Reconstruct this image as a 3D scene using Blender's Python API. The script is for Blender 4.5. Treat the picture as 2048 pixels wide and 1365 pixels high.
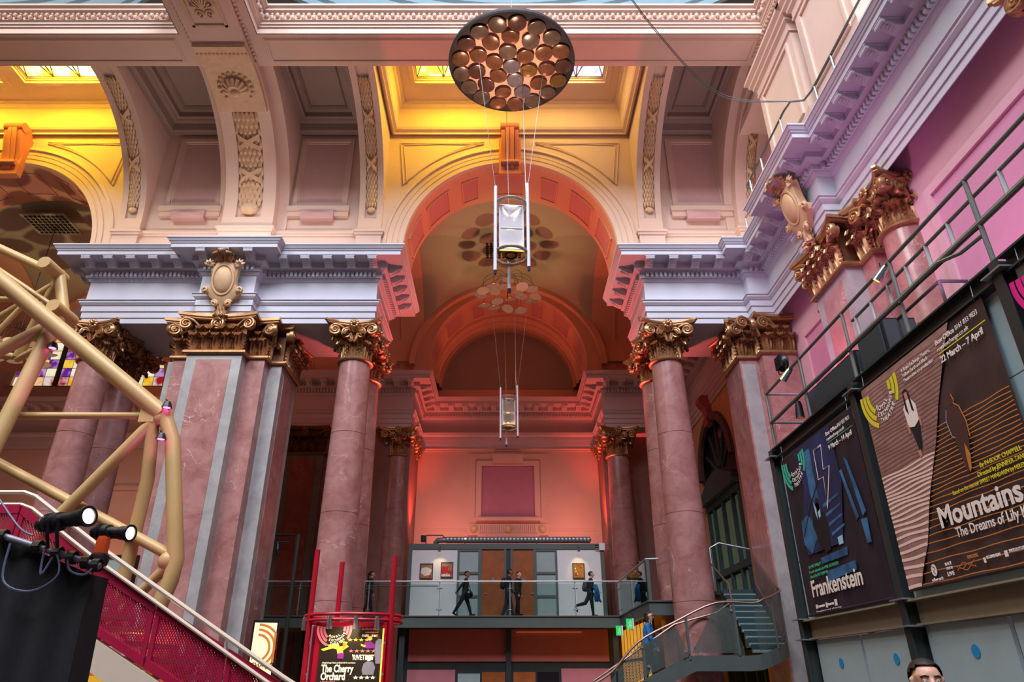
import bpy, math, random
from mathutils import Vector, Matrix
R = math.radians
random.seed(7)
for o in list(bpy.data.objects):
    bpy.data.objects.remove(o)
SC = bpy.context.scene
COL = SC.collection

# ------------------------------------------------------------------ camera
cam = bpy.data.cameras.new('camera')
co = bpy.data.objects.new('camera', cam)
COL.objects.link(co)
co.location = (-0.3, 0, 1.65)
co.rotation_euler = (R(90 + 26.1), 0, 0)
cam.sensor_width = 36
cam.lens = 1383 / 2048 * 36
cam.shift_x = 20 / 2048
cam.clip_end = 300
SC.camera = co
# ------------------------------------------------------------------ view, world
vs = SC.view_settings
vs.view_transform = 'Standard'
vs.look = 'None'
vs.gamma = 1
vs.use_curve_mapping = False
vs.exposure = 0.0
W = bpy.data.worlds.new('hall_daylight')
SC.world = W
W.use_nodes = True
W.node_tree.nodes['Background'].inputs[0].default_value = (0.90, 0.72, 0.68, 1)
W.node_tree.nodes['Background'].inputs[1].default_value = 0.055

def lamp(name, kind, loc, energy, color, target=None, size=1.0, spot=60, blend=.5, size_y=None):
    l = bpy.data.lights.new(name, kind)
    l.energy = energy
    l.color = color
    if kind == 'AREA':
        l.size = size
        if size_y:
            l.shape = 'RECTANGLE'
            l.size_y = size_y
    elif kind == 'SPOT':
        l.spot_size = R(spot)
        l.spot_blend = blend
        l.shadow_soft_size = size
    else:
        l.shadow_soft_size = size
    o = bpy.data.objects.new(name, l)
    COL.objects.link(o)
    o.location = loc
    if target is not None:
        d = Vector(target) - Vector(loc)
        o.rotation_euler = d.to_track_quat('-Z', 'Y').to_euler()
    return o
# daylight from the glazed domes above the hall
lamp('dome_daylight', 'AREA', (0, -6, 36), 16500, (0.84, 0.89, 1.0), (0, 14, 12), 16)
lamp('dome_daylight', 'AREA', (-22, -6, 36), 14500, (0.95, 0.92, 0.92), (-16, 14, 12), 16)
# daylight falling through the stained skylights
for x_, e_ in ((-2.0, 260), (-21, 300), (-17, 300)):
    lamp('amber_daylight', 'AREA', (x_, 18.7, 22.3), e_, (1.0, 0.66, 0.02), (x_, 19.6, 19), 2.4, size_y=1.2)
lamp('lilac_daylight', 'AREA', (2.0, 18.7, 22.3), 110, (1.0, 0.70, 0.16), (2.0, 19.6, 19), 2.4, size_y=1.2)
# tinted floodlights standing in the bays
RED = (1.0, 0.10, 0.07)
for sx in (-1, 1):
    lamp('red_flood', 'SPOT', (sx * 3.7, 32.6, 7.35), 1300, RED, (sx * 4.9, 32.6, 12.0), .15, 75, .9)
    lamp('red_flood', 'AREA', (sx * 3.0, 32.3, 7.3), 70, (1.0, .36, .28), (sx * 2.6, 34.5, 11.5), 1.6)
    lamp('red_flood', 'SPOT', (sx * 2.6, 26.0, 7.0), 2600, (1.0, .13, .11), (sx * 4.6, 21.8, 13.8), .25, 60, .9)
lamp('amber_flood', 'SPOT', (0, 25.0, 12.6), 780, (1.0, .30, .18), (0, 22.0, 19.3), .25, 150, .9)
lamp('amber_flood', 'SPOT', (0, 29.0, 14.2), 110, (1.0, .26, .10), (0, 32.6, 19.0), .25, 140, .9)
lamp('amber_flood', 'SPOT', (-18, 27.0, 12.6), 420, (1.0, .30, .10), (-15, 30, 16.3), .25, 150, .9)
lamp('amber_flood', 'SPOT', (-18.5, 30.5, 3.0), 700, (1.0, .50, .26), (-18.5, 34.5, 9.0), .3, 130, .9)
# added warm fill strips above the cornice, no fixtures, brightening ribs and coffers
for x0_, x1_, e_ in ((-13.2, -5.8, 95), (5.8, 8.2, 30), (-8.0, 8.0, 0)):
    if e_: lamp('cornice_fill', 'AREA', ((x0_ + x1_) / 2, 19.7, 15.02), e_, (1.0, .74, .62), ((x0_ + x1_) / 2, 18.6, 21), x1_ - x0_, size_y=.25)
lamp('cornice_fill', 'AREA', (8.2, 10, 15.02), 80, (1.0, .70, .58), (7.6, 10, 21), .25, size_y=9)
# magenta floods washing the right wall from the railing
MAG = (1.0, 0.33, 0.70)
lamp('magenta_flood', 'SPOT', (6.9, 15.3, 8.7), 210, MAG, (9.2, 17.6, 8.6), .2, 120, .9)
lamp('magenta_flood', 'SPOT', (6.9, 9.8, 7.6), 150, MAG, (9.2, 10.6, 9.6), .2, 130, .9)
lamp('magenta_flood', 'SPOT', (6.9, 6.0, 7.6), 90, MAG, (9.2, 6.4, 9.6), .2, 130, .9)
lamp('magenta_flood', 'SPOT', (5.2, 13.4, 8.4), 380, (1.0, .32, .75), (8.6, 15.0, 12.6), .3, 100, .9)

# ------------------------------------------------------------------ materials
MATS = {}
def srgb(h):
    if isinstance(h, str):
        h = [int(h[i:i + 2], 16) / 255 for i in (0, 2, 4)]
        return tuple(c / 12.92 if c <= .04045 else ((c + .055) / 1.055) ** 2.4 for c in h)
    return tuple(h)
def mat(name, color, rough=.6, metal=0.0, vary=.06, scale=3.0, bump=0.0, bscale=40, emit=None, estr=1.0, spec=.5, color2=None, trans=0.0, alpha=1.0, coat=0.0):
    m = bpy.data.materials.new(name)
    m.use_nodes = True
    nt = m.node_tree
    b = nt.nodes['Principled BSDF']
    c = srgb(color)
    N, L = nt.nodes.new, nt.links.new
    if vary > 0 or color2:
        g = N('ShaderNodeNewGeometry')
        n = N('ShaderNodeTexNoise')
        n.inputs['Scale'].default_value = scale
        n.inputs['Detail'].default_value = 5
        L(g.outputs['Position'], n.inputs['Vector'])
        r = N('ShaderNodeMapRange')
        r.inputs[1].default_value = .3
        r.inputs[2].default_value = .7
        L(n.outputs['Fac'], r.inputs[0])
        mx = N('ShaderNodeMix')
        mx.data_type = 'RGBA'
        c2 = srgb(color2) if color2 else tuple(x * (1 - 2 * vary) for x in c)
        mx.inputs[6].default_value = (*c, 1)
        mx.inputs[7].default_value = (*c2, 1)
        L(r.outputs[0], mx.inputs[0])
        L(mx.outputs[2], b.inputs['Base Color'])
    else:
        b.inputs['Base Color'].default_value = (*c, 1)
    if bump > 0:
        g = N('ShaderNodeNewGeometry')
        n = N('ShaderNodeTexNoise')
        n.inputs['Scale'].default_value = bscale
        L(g.outputs['Position'], n.inputs['Vector'])
        bp = N('ShaderNodeBump')
        bp.inputs['Strength'].default_value = bump
        bp.inputs['Distance'].default_value = .02
        L(n.outputs['Fac'], bp.inputs['Height'])
        L(bp.outputs['Normal'], b.inputs['Normal'])
    b.inputs['Roughness'].default_value = rough
    b.inputs['Metallic'].default_value = metal
    b.inputs['Specular IOR Level'].default_value = spec
    b.inputs['Transmission Weight'].default_value = trans
    b.inputs['Alpha'].default_value = alpha
    b.inputs['Coat Weight'].default_value = coat
    if emit:
        b.inputs['Emission Color'].default_value = (*srgb(emit), 1)
        b.inputs['Emission Strength'].default_value = estr
    MATS[name] = m
    return m
def marble(name, c1, c2, vein, vfac=.55, rough=.28):
    m = bpy.data.materials.new(name)
    m.use_nodes = True
    nt = m.node_tree
    N, L = nt.nodes.new, nt.links.new
    b = nt.nodes['Principled BSDF']
    g = N('ShaderNodeNewGeometry')
    n = N('ShaderNodeTexNoise')
    n.inputs['Scale'].default_value = 1.6
    n.inputs['Detail'].default_value = 9
    n.inputs['Roughness'].default_value = .68
    n.inputs['Distortion'].default_value = .6
    L(g.outputs['Position'], n.inputs['Vector'])
    r = N('ShaderNodeMapRange')
    r.inputs[1].default_value = .32
    r.inputs[2].default_value = .68
    L(n.outputs['Fac'], r.inputs[0])
    mx = N('ShaderNodeMix')
    mx.data_type = 'RGBA'
    mx.inputs[6].default_value = (*srgb(c1), 1)
    mx.inputs[7].default_value = (*srgb(c2), 1)
    L(r.outputs[0], mx.inputs[0])
    # thin wandering veins: the zero line of a noise, only where a second noise lets them
    n2 = N('ShaderNodeTexNoise')
    n2.inputs['Scale'].default_value = .85
    n2.inputs['Detail'].default_value = 6
    n2.inputs['Distortion'].default_value = 1.4
    L(g.outputs['Position'], n2.inputs['Vector'])
    s = N('ShaderNodeMath'); s.operation = 'SUBTRACT'; s.inputs[1].default_value = .5
    L(n2.outputs['Fac'], s.inputs[0])
    a = N('ShaderNodeMath'); a.operation = 'ABSOLUTE'
    L(s.outputs[0], a.inputs[0])
    r2 = N('ShaderNodeMapRange')
    r2.inputs[1].default_value = .001
    r2.inputs[2].default_value = .0075
    r2.inputs[3].default_value = 1
    r2.inputs[4].default_value = 0
    L(a.outputs[0], r2.inputs[0])
    n3 = N('ShaderNodeTexNoise')
    n3.inputs['Scale'].default_value = .9
    n3.inputs['Detail'].default_value = 3
    mp = N('ShaderNodeMapping'); mp.inputs[1].default_value = (17, 3, 5)
    L(g.outputs['Position'], mp.inputs[0])
    L(mp.outputs[0], n3.inputs['Vector'])
    r3 = N('ShaderNodeMapRange')
    r3.inputs[1].default_value = .52
    r3.inputs[2].default_value = .66
    r3.inputs[4].default_value = vfac
    L(n3.outputs['Fac'], r3.inputs[0])
    mm = N('ShaderNodeMath'); mm.operation = 'MULTIPLY'
    L(r2.outputs[0], mm.inputs[0]); L(r3.outputs[0], mm.inputs[1])
    mx2 = N('ShaderNodeMix'); mx2.data_type = 'RGBA'
    L(mm.outputs[0], mx2.inputs[0])
    L(mx.outputs[2], mx2.inputs[6])
    mx2.inputs[7].default_value = (*srgb(vein), 1)
    L(mx2.outputs[2], b.inputs['Base Color'])
    b.inputs['Roughness'].default_value = rough
    MATS[name] = m
    return m

PLASTER = mat('plaster_cream', 'd9bdae', .75, vary=.04, scale=.9, bump=.08, bscale=30)
PLASTER_PINK = mat('plaster_pink', 'c9a2a0', .75, vary=.05, scale=1.2)
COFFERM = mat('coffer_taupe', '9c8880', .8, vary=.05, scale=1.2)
PANELP = mat('panel_rose_plaster', 'd2aeaa', .75, vary=.04)
ENTAB = mat('painted_entablature', 'c6c6d4', .6, vary=.03, scale=1.5)
ENTAB_BACK = mat('painted_entablature_rose', 'c7aeb0', .65, vary=.03, scale=1.5)
VAULTG = mat('vault_grey_plaster', 'a89f8c', .85, vary=.04, scale=1.0)
VAULTO = mat('vault_ochre_plaster', 'd9a286', .8, vary=.04, scale=1.0)
VAULTP = mat('vault_rose_panel', 'c98a84', .8, vary=.04, scale=1.0)
BLUE = mat('drum_blue_paint', '6d8894', .7, vary=.03)
PINK = marble('pink_marble', 'b38380', '8e5b58', 'efdcd6', .6, .25)
PINKD = marble('red_marble', '8f4b42', '6e322b', 'c0998c', .4, .35)
GREY = marble('grey_marble', 'a7a4a3', '8d8b8c', 'cfcfcf', .35, .35)
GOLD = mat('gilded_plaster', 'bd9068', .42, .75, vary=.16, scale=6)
GOLD_SHADE = mat('gilded_plaster_shade', '80573a', .5, .7, vary=.16, scale=6)  # darker gilding: recess shade painted into capital cores, also on the rear pilasters
PALEGOLD = mat('cartouche_paint', 'd8b48c', .55, .1, vary=.08, scale=4)
ROSEPANEL = mat('rose_painted_panel', 'd08fb2', .7, vary=.03)
FLOORM = mat('floor_wood', '46342a', .5, vary=.15, scale=2)
SALMON = mat('salmon_panel', 'cb6a60', .7, vary=.04)

# a side scene in which lettering and bodies are evaluated, so the main one need not update
TMP = bpy.data.scenes.new('workshop')
def evaluated(o):
    TMP.collection.objects.link(o)
    vl = TMP.view_layers[0]
    vl.update()
    me = bpy.data.meshes.new_from_object(o.evaluated_get(vl.depsgraph))
    bpy.data.objects.remove(o)
    return me
# ------------------------------------------------------------------ mesh helpers
def smooth_path(P, k=6):
    """Catmull-Rom through the given points"""
    P = [Vector(p) for p in P]
    Q = [P[0]] + P + [P[-1]]
    out = []
    for i in range(1, len(Q) - 2):
        a, b, c, d = Q[i - 1:i + 3]
        for j in range(k):
            t = j / k
            out.append(.5 * ((2 * b) + (c - a) * t + (2 * a - 5 * b + 4 * c - d) * t * t + (3 * b - a - 3 * c + d) * t ** 3))
    return out + [P[-1]]
class MB:
    def __init__(s):
        s.v = []; s.f = []; s.mi = []; s.m = 0
    def add(s, vs, fs):
        b = len(s.v)
        s.v += [tuple(p) for p in vs]
        for f in fs:
            s.f.append(tuple(i + b for i in f)); s.mi.append(s.m)
        return s
    def box(s, x0, x1, y0, y1, z0, z1):
        return s.add([(x, y, z) for z in (z0, z1) for x, y in ((x0, y0), (x1, y0), (x1, y1), (x0, y1))],
                     [(3, 2, 1, 0), (4, 5, 6, 7), (0, 1, 5, 4), (1, 2, 6, 5), (2, 3, 7, 6), (3, 0, 4, 7)])
    def hexa(s, bot, top):
        n = len(bot)
        return s.add(list(bot) + list(top), [tuple(range(n))[::-1], tuple(range(n, 2 * n))] +
                     [(i, (i + 1) % n, n + (i + 1) % n, n + i) for i in range(n)])
    def prism(s, pts, vec):
        v = Vector(vec)
        return s.hexa([Vector(p) for p in pts], [Vector(p) + v for p in pts])
    def bar(s, a, b, w, h, up=(0, 0, 1)):
        a, b = Vector(a), Vector(b)
        d = (b - a).normalized()
        u = Vector(up)
        if abs(d.dot(u)) > .98:
            u = Vector((0, 1, 0))
        r = d.cross(u).normalized() * w / 2
        t = r.cross(d).normalized() * h / 2
        return s.hexa([a - r - t, a + r - t, a + r + t, a - r + t], [b - r - t, b + r - t, b + r + t, b - r + t])
    def tube(s, pts, rad, n=8, caps=True, closed=False):
        pts = [Vector(p) for p in pts]
        m = len(pts)
        rr = rad if isinstance(rad, (list, tuple)) else [rad] * m
        vs, fs = [], []
        prev = None
        for i, p in enumerate(pts):
            if closed:
                d = (pts[(i + 1) % m] - pts[i - 1]).normalized()
            else:
                d = (pts[min(i + 1, m - 1)] - pts[max(i - 1, 0)]).normalized()
            if prev is None:
                a = Vector((0, 0, 1)) if abs(d.z) < .9 else Vector((0, 1, 0))
                u = d.cross(a).normalized()
            else:
                u = (prev - d * prev.dot(d)).normalized()
            prev = u
            w = d.cross(u)
            for k in range(n):
                t = 2 * math.pi * k / n
                vs.append(p + (u * math.cos(t) + w * math.sin(t)) * rr[i])
        for i in range(m if closed else m - 1):
            j = (i + 1) % m
            for k in range(n):
                l = (k + 1) % n
                fs.append((i * n + k, j * n + k, j * n + l, i * n + l))
        if caps and not closed:
            fs.append(tuple(range(n)))
            fs.append(tuple(range((m - 1) * n, m * n))[::-1])
        return s.add(vs, fs)
    def lathe(s, prof, c=(0, 0, 0), n=24, a0=0, a1=360, axis='z'):
        full = abs(a1 - a0) >= 360
        k = n if full else n + 1
        vs, fs = [], []
        for i in range(k):
            t = R(a0 + (a1 - a0) * i / n)
            for r, z in prof:
                p = (r * math.cos(t), r * math.sin(t), z)
                if axis == 'y':
                    p = (p[0], -p[2], p[1])
                elif axis == 'x':
                    p = (p[2], p[0], p[1])
                vs.append((p[0] + c[0], p[1] + c[1], p[2] + c[2]))
        m = len(prof)
        for i in range(n):
            j = (i + 1) % k
            for q in range(m - 1):
                fs.append((i * m + q, j * m + q, j * m + q + 1, i * m + q + 1))
        return s.add(vs, fs)
    def ball(s, c, r, n=8, sc=(1, 1, 1)):
        vs, fs = [], []
        for i in range(n + 1):
            a = math.pi * i / n
            for k in range(2 * n):
                t = math.pi * k / n
                vs.append((c[0] + r * sc[0] * math.sin(a) * math.cos(t), c[1] + r * sc[1] * math.sin(a) * math.sin(t), c[2] + r * sc[2] * math.cos(a)))
        for i in range(n):
            for k in range(2 * n):
                l = (k + 1) % (2 * n)
                fs.append((i * 2 * n + k, (i + 1) * 2 * n + k, (i + 1) * 2 * n + l, i * 2 * n + l))
        return s.add(vs, fs)
    def sweep(s, path, prof, closed=False):
        """plan polyline, profile of (outward, z); outward is to the right of travel; mitred"""
        P = [Vector(p) for p in path]
        n, m = len(P), len(prof)
        vs, fs = [], []
        def nrm(a, b):
            d = (b - a).normalized()
            return Vector((d.y, -d.x))
        for i in range(n):
            n0 = nrm(P[i - 1], P[i]) if (closed or i > 0) else None
            n1 = nrm(P[i], P[(i + 1) % n]) if (closed or i < n - 1) else None
            if n0 is None: k = n1
            elif n1 is None: k = n0
            else: k = (n0 + n1) / (1 + n0.dot(n1))
            for o, z in prof:
                vs.append((P[i].x + k.x * o, P[i].y + k.y * o, z))
        for i in range(n if closed else n - 1):
            j = (i + 1) % n
            for q in range(m - 1):
                fs.append((i * m + q, j * m + q, j * m + q + 1, i * m + q + 1))
        return s.add(vs, fs)
    def arch(s, xc, zc, prof, a0=0, a1=180, n=48, ax='x', sx=1.0, sz=1.0):
        """profile of (radius, depth) swung round a horizontal axis; ax 'x': the arch lies in an XZ plane, depth is Y"""
        vs, fs = [], []
        m = len(prof)
        for i in range(n + 1):
            t = R(a0 + (a1 - a0) * i / n)
            for r, y in prof:
                p = (xc + r * sx * math.cos(t), y, zc + r * sz * math.sin(t))
                if ax == 'y':
                    p = (p[1], p[0], p[2])
                vs.append(p)
        for i in range(n):
            for q in range(m - 1):
                fs.append((i * m + q, i * m + q + 1, (i + 1) * m + q + 1, (i + 1) * m + q))
        return s.add(vs, fs)
    def mesh(s, name, mats, smooth=False):
        me = bpy.data.meshes.new(name)
        me.from_pydata(s.v, [], s.f)
        for m in (mats if isinstance(mats, (list, tuple)) else [mats]):
            me.materials.append(m)
        if any(s.mi):
            me.polygons.foreach_set('material_index', s.mi)
        if smooth:
            me.polygons.foreach_set('use_smooth', [True] * len(me.polygons))
            me.set_sharp_from_angle(angle=R(smooth if smooth is not True else 40))
        me.update()
        return me
    def build(s, name, mats, parent=None, smooth=False, loc=None, rot=None):
        return obj(name, s.mesh(name, mats, smooth), parent, loc, rot)
def obj(name, me, parent=None, loc=None, rot=None, scale=None):
    o = bpy.data.objects.new(name, me)
    COL.objects.link(o)
    if parent is not None:
        o.parent = parent
    if loc is not None: o.location = loc
    if rot is not None: o.rotation_euler = rot
    if scale is not None: o.scale = scale
    return o
def struct(o, label=None):
    o['kind'] = 'structure'
    if label: o['label'] = label
    return o
def tag(o, label, cat, group=None):
    o['label'] = label; o['category'] = cat
    if group: o['group'] = group
    return o
def thing(name, label, cat, loc=(0, 0, 0), rot=(0, 0, 0), group=None):
    o = obj(name, None, None, loc, rot)
    o.empty_display_size = .2
    return tag(o, label, cat, group)
def stuff(o):
    o['kind'] = 'stuff'
    return o
# ================================================================== setting
CY = 21.0            # axis of the front columns
ZC = 12.35           # underside of the entablature
PIER = -9.5          # axis of the great pier
# floor
struct(MB().box(-44, 24, -14, 40, -.2, 0).build('floor', FLOORM), 'timber floor of the hall')

# --- entablature profile (outward, height above ZC)
EPROF = [(-.02, 0), (0, 0), (0, .2), (.035, .2), (.035, .42), (.07, .42), (.07, .62), (.10, .64), (.16, .72), (.16, .78), (.2, .8), (.2, .82), (.03, .84),
         (.03, 1.55), (.07, 1.57), (.13, 1.66), (.13, 1.68), (.18, 1.68), (.18, 1.86), (.2, 1.88), (.27, 1.92), (.36, 1.96), (.36, 2.14), (.4, 2.16), (.88, 2.16), (.88, 2.30),
         (.91, 2.31), (.93, 2.36), (.95, 2.37), (1.0, 2.46), (1.02, 2.47), (1.02, 2.52), (-.3, 2.56)]
def modillion_mesh(m):
    b = MB()
    pr = [(.36, 2.155), (.84, 2.155), (.85, 2.10), (.83, 2.06), (.79, 2.04), (.74, 2.05), (.70, 2.03), (.62, 1.98), (.54, 1.93), (.48, 1.905), (.42, 1.915), (.38, 1.95), (.36, 1.97)]
    b.prism([(-.13, -o, z) for o, z in pr], (.26, 0, 0))
    b.box(-.16, .16, -.86, -.36, 2.12, 2.16)
    b.lathe([(0, -.15), (.05, -.15), (.05, .15), (0, .15)], (0, -.80, 2.075), 8, axis='x')
    b.lathe([(0, -.15), (.06, -.15), (.06, .15), (0, .15)], (0, -.43, 1.955), 8, axis='x')
    for i in range(4):
        b.ball((0, -.52 - .07 * i, 1.93 + .033 * i), .055, 4, (1.6, 1, .7))
    return b.mesh('modillion', m, 45)
def segs(path, closed):
    n = len(path)
    return [(Vector(path[i]), Vector(path[(i + 1) % n])) for i in range(n if closed else n - 1)]
def entablature(name, path, mats, label, closed=False, pitch=.71, cap=None):
    b = MB()
    b.sweep(path, [(o, ZC + z) for o, z in EPROF], closed)
    if cap:
        b.box(*cap, ZC + .003, ZC + .05)
    root = struct(b.build(name, mats), label)
    mm = modillion_mesh(mats)
    d = MB()
    P = path
    n = len(P)
    for i, (a, c) in enumerate(segs(P, closed)):
        L = (c - a).length
        if L < .3: continue
        t = (c - a).normalized()
        nr = Vector((t.y, -t.x))
        rot = math.atan2(t.y, t.x)
        # convex ends reach outward, concave ends stay back
        def turn(i0, i1, i2):
            u = (Vector(P[i1 % n]) - Vector(P[i0 % n])); v = (Vector(P[i2 % n]) - Vector(P[i1 % n]))
            return u.x * v.y - u.y * v.x
        e0 = 0 if (not closed and i == 0) else (.30 if turn(i - 1, i, i + 1) > 0 else -.55)
        e1 = 0 if (not closed and i == n - 2) else (.30 if turn(i, i + 1, i + 2) > 0 else -.55)
        LL = L + e0 + e1
        k = max(1, int(round(LL / pitch)))
        if LL > .3:
            for q in range(k):
                s_ = -e0 + LL * (q + .5) / k
                p = a + t * s_
                obj('modillion', mm, root, (p.x, p.y, ZC), (0, 0, rot))
        kd = int((L - .1) / .145)
        for q in range(kd):
            p = a + t * (L * (q + .5) / kd)
            h = .042
            c0 = p + nr * .17; c1 = p + nr * .27
            z0, z1 = ZC + 1.69, ZC + 1.855
            d.hexa([(c0.x - t.x * h, c0.y - t.y * h, z0), (c1.x - t.x * h, c1.y - t.y * h, z0), (c1.x + t.x * h, c1.y + t.y * h, z0), (c0.x + t.x * h, c0.y + t.y * h, z0)],
                   [(c0.x - t.x * h, c0.y - t.y * h, z1), (c1.x - t.x * h, c1.y - t.y * h, z1), (c1.x + t.x * h, c1.y + t.y * h, z1), (c0.x + t.x * h, c0.y + t.y * h, z1)])
    stuff(d.build('dentil_row', mats, root))
    return root
PB = 20.5
lp = [(-14.4, PB), (PIER - .88, PB), (PIER - .88, PB - .45), (PIER + .88, PB - .45), (PIER + .88, PB), (-4.6, PB), (-4.6, 23.2), (-14.4, 23.2)]
entablature('trim_1', lp, ENTAB, 'pale lavender entablature over the great pier with cartouche', True, cap=(-14.38, -4.62, PB + .02, 23.18))
rp = [(4.6, 23.2), (4.6, PB), (8.0, PB), (8.0, 20.1), (8.7, 20.1), (8.7, 16.6), (8.25, 16.6), (8.25, 14.9), (8.7, 14.9), (8.7, -4)]
entablature('trim_2', rp, ENTAB, 'pale lavender entablature turning the corner along the right wall', cap=(4.62, 9.2, PB + .02, 23.18))
bp = [(-30.5, 34.5), (-14.4, 34.5), (-14.4, 31.1), (-4.6, 31.1), (-4.6, 34.5), (4.6, 34.5), (4.6, 31.1), (8.7, 31.1)]
entablature('trim_3', bp, ENTAB_BACK, 'rose tinted entablature round the rear bays', cap=None)
c = MB(); c.box(-14.38, -4.62, 31.12, 35, ZC, ZC + .05); c.box(4.62, 9.5, 31.12, 35, ZC, ZC + .05)
c.build('soffit', ENTAB_BACK, bpy.data.objects['trim_3'])
ap = [(8.7, 31.1), (8.7, 23.2)]
entablature('trim_4', ap, ENTAB_BACK, 'entablature over the arched doorway in the side wall')

# --- attic wall above the entablature, pierced by the bay arches
ZS, RO, RI = 15.6, 4.62, 3.85      # arch springing, outer and inner radius
ZT = 21.0                          # ceiling of the cove bays
YW = 20.85
def arch_wall(b, xc, x0, x1, y, z0, z1, rr, n=40):
    vs, fs = [], []
    for i in range(n + 1):
        t = math.pi * i / n
        vs.append((xc - rr * math.cos(t), y, ZS + rr * math.sin(t)))
        vs.append((xc - rr * math.cos(t), y, z1))
    b.add(vs, [(2 * i, 2 * i + 2, 2 * i + 3, 2 * i + 1) for i in range(n)])
    for a, c in ((x0, xc - rr), (xc + rr, x1)):
        b.add([(a, y, z0), (c, y, z0), (c, y, z1), (a, y, z1)], [(0, 1, 2, 3)])
YELLOW_WALL = PLASTER
w = MB()
for xc in (-19, 0):
    arch_wall(w, xc, xc - 5.0, xc + 5.0, YW, ZC + 2.4, ZT, RO - .1)
w.add([(-14, 21, ZC + 2.4), (-5, 21, ZC + 2.4), (-5, 21, ZT + 1), (-14, 21, ZT + 1)], [(0, 1, 2, 3)])
w.add([(5, 21, ZC + 2.4), (10.5, 21, ZC + 2.4), (10.5, 21, ZT + 1), (5, 21, ZT + 1)], [(0, 1, 2, 3)])
WF = struct(w.build('wall_front', PLASTER), 'cream plaster attic wall pierced by the bay arches')
# plinth course on the attic wall
pc = MB()
PP = [(.02, 15.2), (.02, 16.05), (.06, 16.06), (.06, 16.13), (.1, 16.16), (.1, 16.24), (.05, 16.27), (.05, 16.32), (0, 16.33)]
for a, e in ((-14.1, -4.7), (4.7, 9.5)):
    pc.sweep([(a, YW), (e, YW)], PP)
pc.build('plinth_course', PLASTER, WF)
# archivolts with stepped mouldings
AP = [(RO, YW + .02), (RO, YW - .06), (RO - .07, YW - .1), (RO - .13, YW - .1), (RO - .15, YW - .03), (RO - .32, YW - .03), (RO - .34, YW - .0), (RO - .36, YW - .0), (RO - .38, YW - .05), (RO - .52, YW - .05), (RO - .54, YW - .02), (RO - .57, YW - .02), (RO - .59, YW - .06), (RI + .02, YW - .06), (RI, YW - .03), (RI, YW + .2)]
for xc in (-19, 0):
    b = MB().arch(xc, ZS, AP, -4, 184, 72)
    b.build('archivolt', PLASTER, WF, 40)
    # raised triangular spandrel frames
    for sx in (-1, 1):
        f = MB()
        pts = []
        rr = RO + .28
        for i in range(13):
            t = R(35 + 47 * i / 12)
            pts.append((xc + sx * rr * math.cos(t), YW - .02, ZS + rr * math.sin(t)))
        ztop = 20.45
        pts = [p for p in pts if p[2] < ztop - .05]
        ring = pts + [(xc + sx * (RO - .35), YW - .02, ztop)] if sx else pts
        ring = [(xc + sx * 4.25, YW - .02, ztop)] + [p for p in pts if abs(p[0] - xc) < 4.2]
        f.tube(ring, .035, 6, closed=True)
        f.tube([(xc + (p[0] - xc) * .965 + sx * .02, p[1], p[2] * .5 + (ztop - .1) * .5 if False else p[2] + (.1 if k else -.1)) for k, p in enumerate(ring)], .025, 6, closed=True)
        f.build('spandrel_frame', PLASTER, WF, 40)
    # keystone console
    k = MB()
    kp = [(0, 18.95), (-.32, 18.95), (-.36, 19.1), (-.30, 19.25), (-.34, 19.45), (-.44, 19.75), (-.62, 20.2), (-.72, 20.55), (-.7, 20.8), (-.6, 20.92), (0, 20.95)]
    KM = mat('keystone_terracotta_%d' % (xc), 'c97a6a', .7, vary=.05)
    for i, dx in enumerate((-.34, -.17, 0, .17)):
        k.prism([(xc + dx + .01, YW + o * (1 if i in (1, 2) else .9), z) for o, z in kp], (.15, 0, 0))
    k.box(xc - .42, xc + .42, YW - .28, YW, 18.75, 20.5)
    k.lathe([(0, -.34), (.11, -.34), (.11, .34), (0, .34)], (xc, YW - .36, 19.2), 10, axis='x')
    k.lathe([(0, -.36), (.2, -.36), (.2, .36), (0, .36)], (xc, YW - .55, 20.74), 12, axis='x')
    k.build('keystone', KM, WF, 40)
# blind panels in the narrow bays
def frame_rect(b, x0, x1, z0, z1, y, wd, dp):
    for a, c, e, f in ((x0, x1, z1 - wd, z1), (x0, x1, z0, z0 + wd), (x0, x0 + wd, z0 + wd, z1 - wd), (x1 - wd, x1, z0 + wd, z1 - wd)):
        b.box(a, c, y - dp, y, e, f)
for x0 in (-13.35, -8.6, 5.6):
    xm = x0 + 1.5
    p = obj('blind_panel', None, WF)
    b = MB(); frame_rect(b, xm - 1.02, xm + 1.02, 17.45, 20.75, 21, .16, .09); frame_rect(b, xm - .86, xm + .86, 17.61, 20.59, 21, .07, .05)
    b.build('panel_frame', PLASTER, p)
    MB().box(xm - .79, xm + .79, 20.98, 21.0, 17.68, 20.52).build('panel_field', PANELP, p)
    b = MB(); b.box(xm - 1.15, xm + 1.15, 20.78, 21, 17.22, 17.42); b.box(xm - 1.12, xm + 1.12, 20.84, 21, 17.0, 17.22)
    b.build('sill', PLASTER, p)
    b = MB(); b.box(xm - .6, xm + .6, 20.74, 21, 16.82, 17.18)
    b.add([(xm - .5, 20.74, 16.88), (xm + .5, 20.74, 16.88), (xm + .5, 20.74, 17.12), (xm - .5, 20.74, 17.12), (xm, 20.64, 17.0)], [(0, 1, 4), (1, 2, 4), (2, 3, 4), (3, 0, 4)])
    b.build('sill_block', PLASTER_PINK, p)

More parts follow.
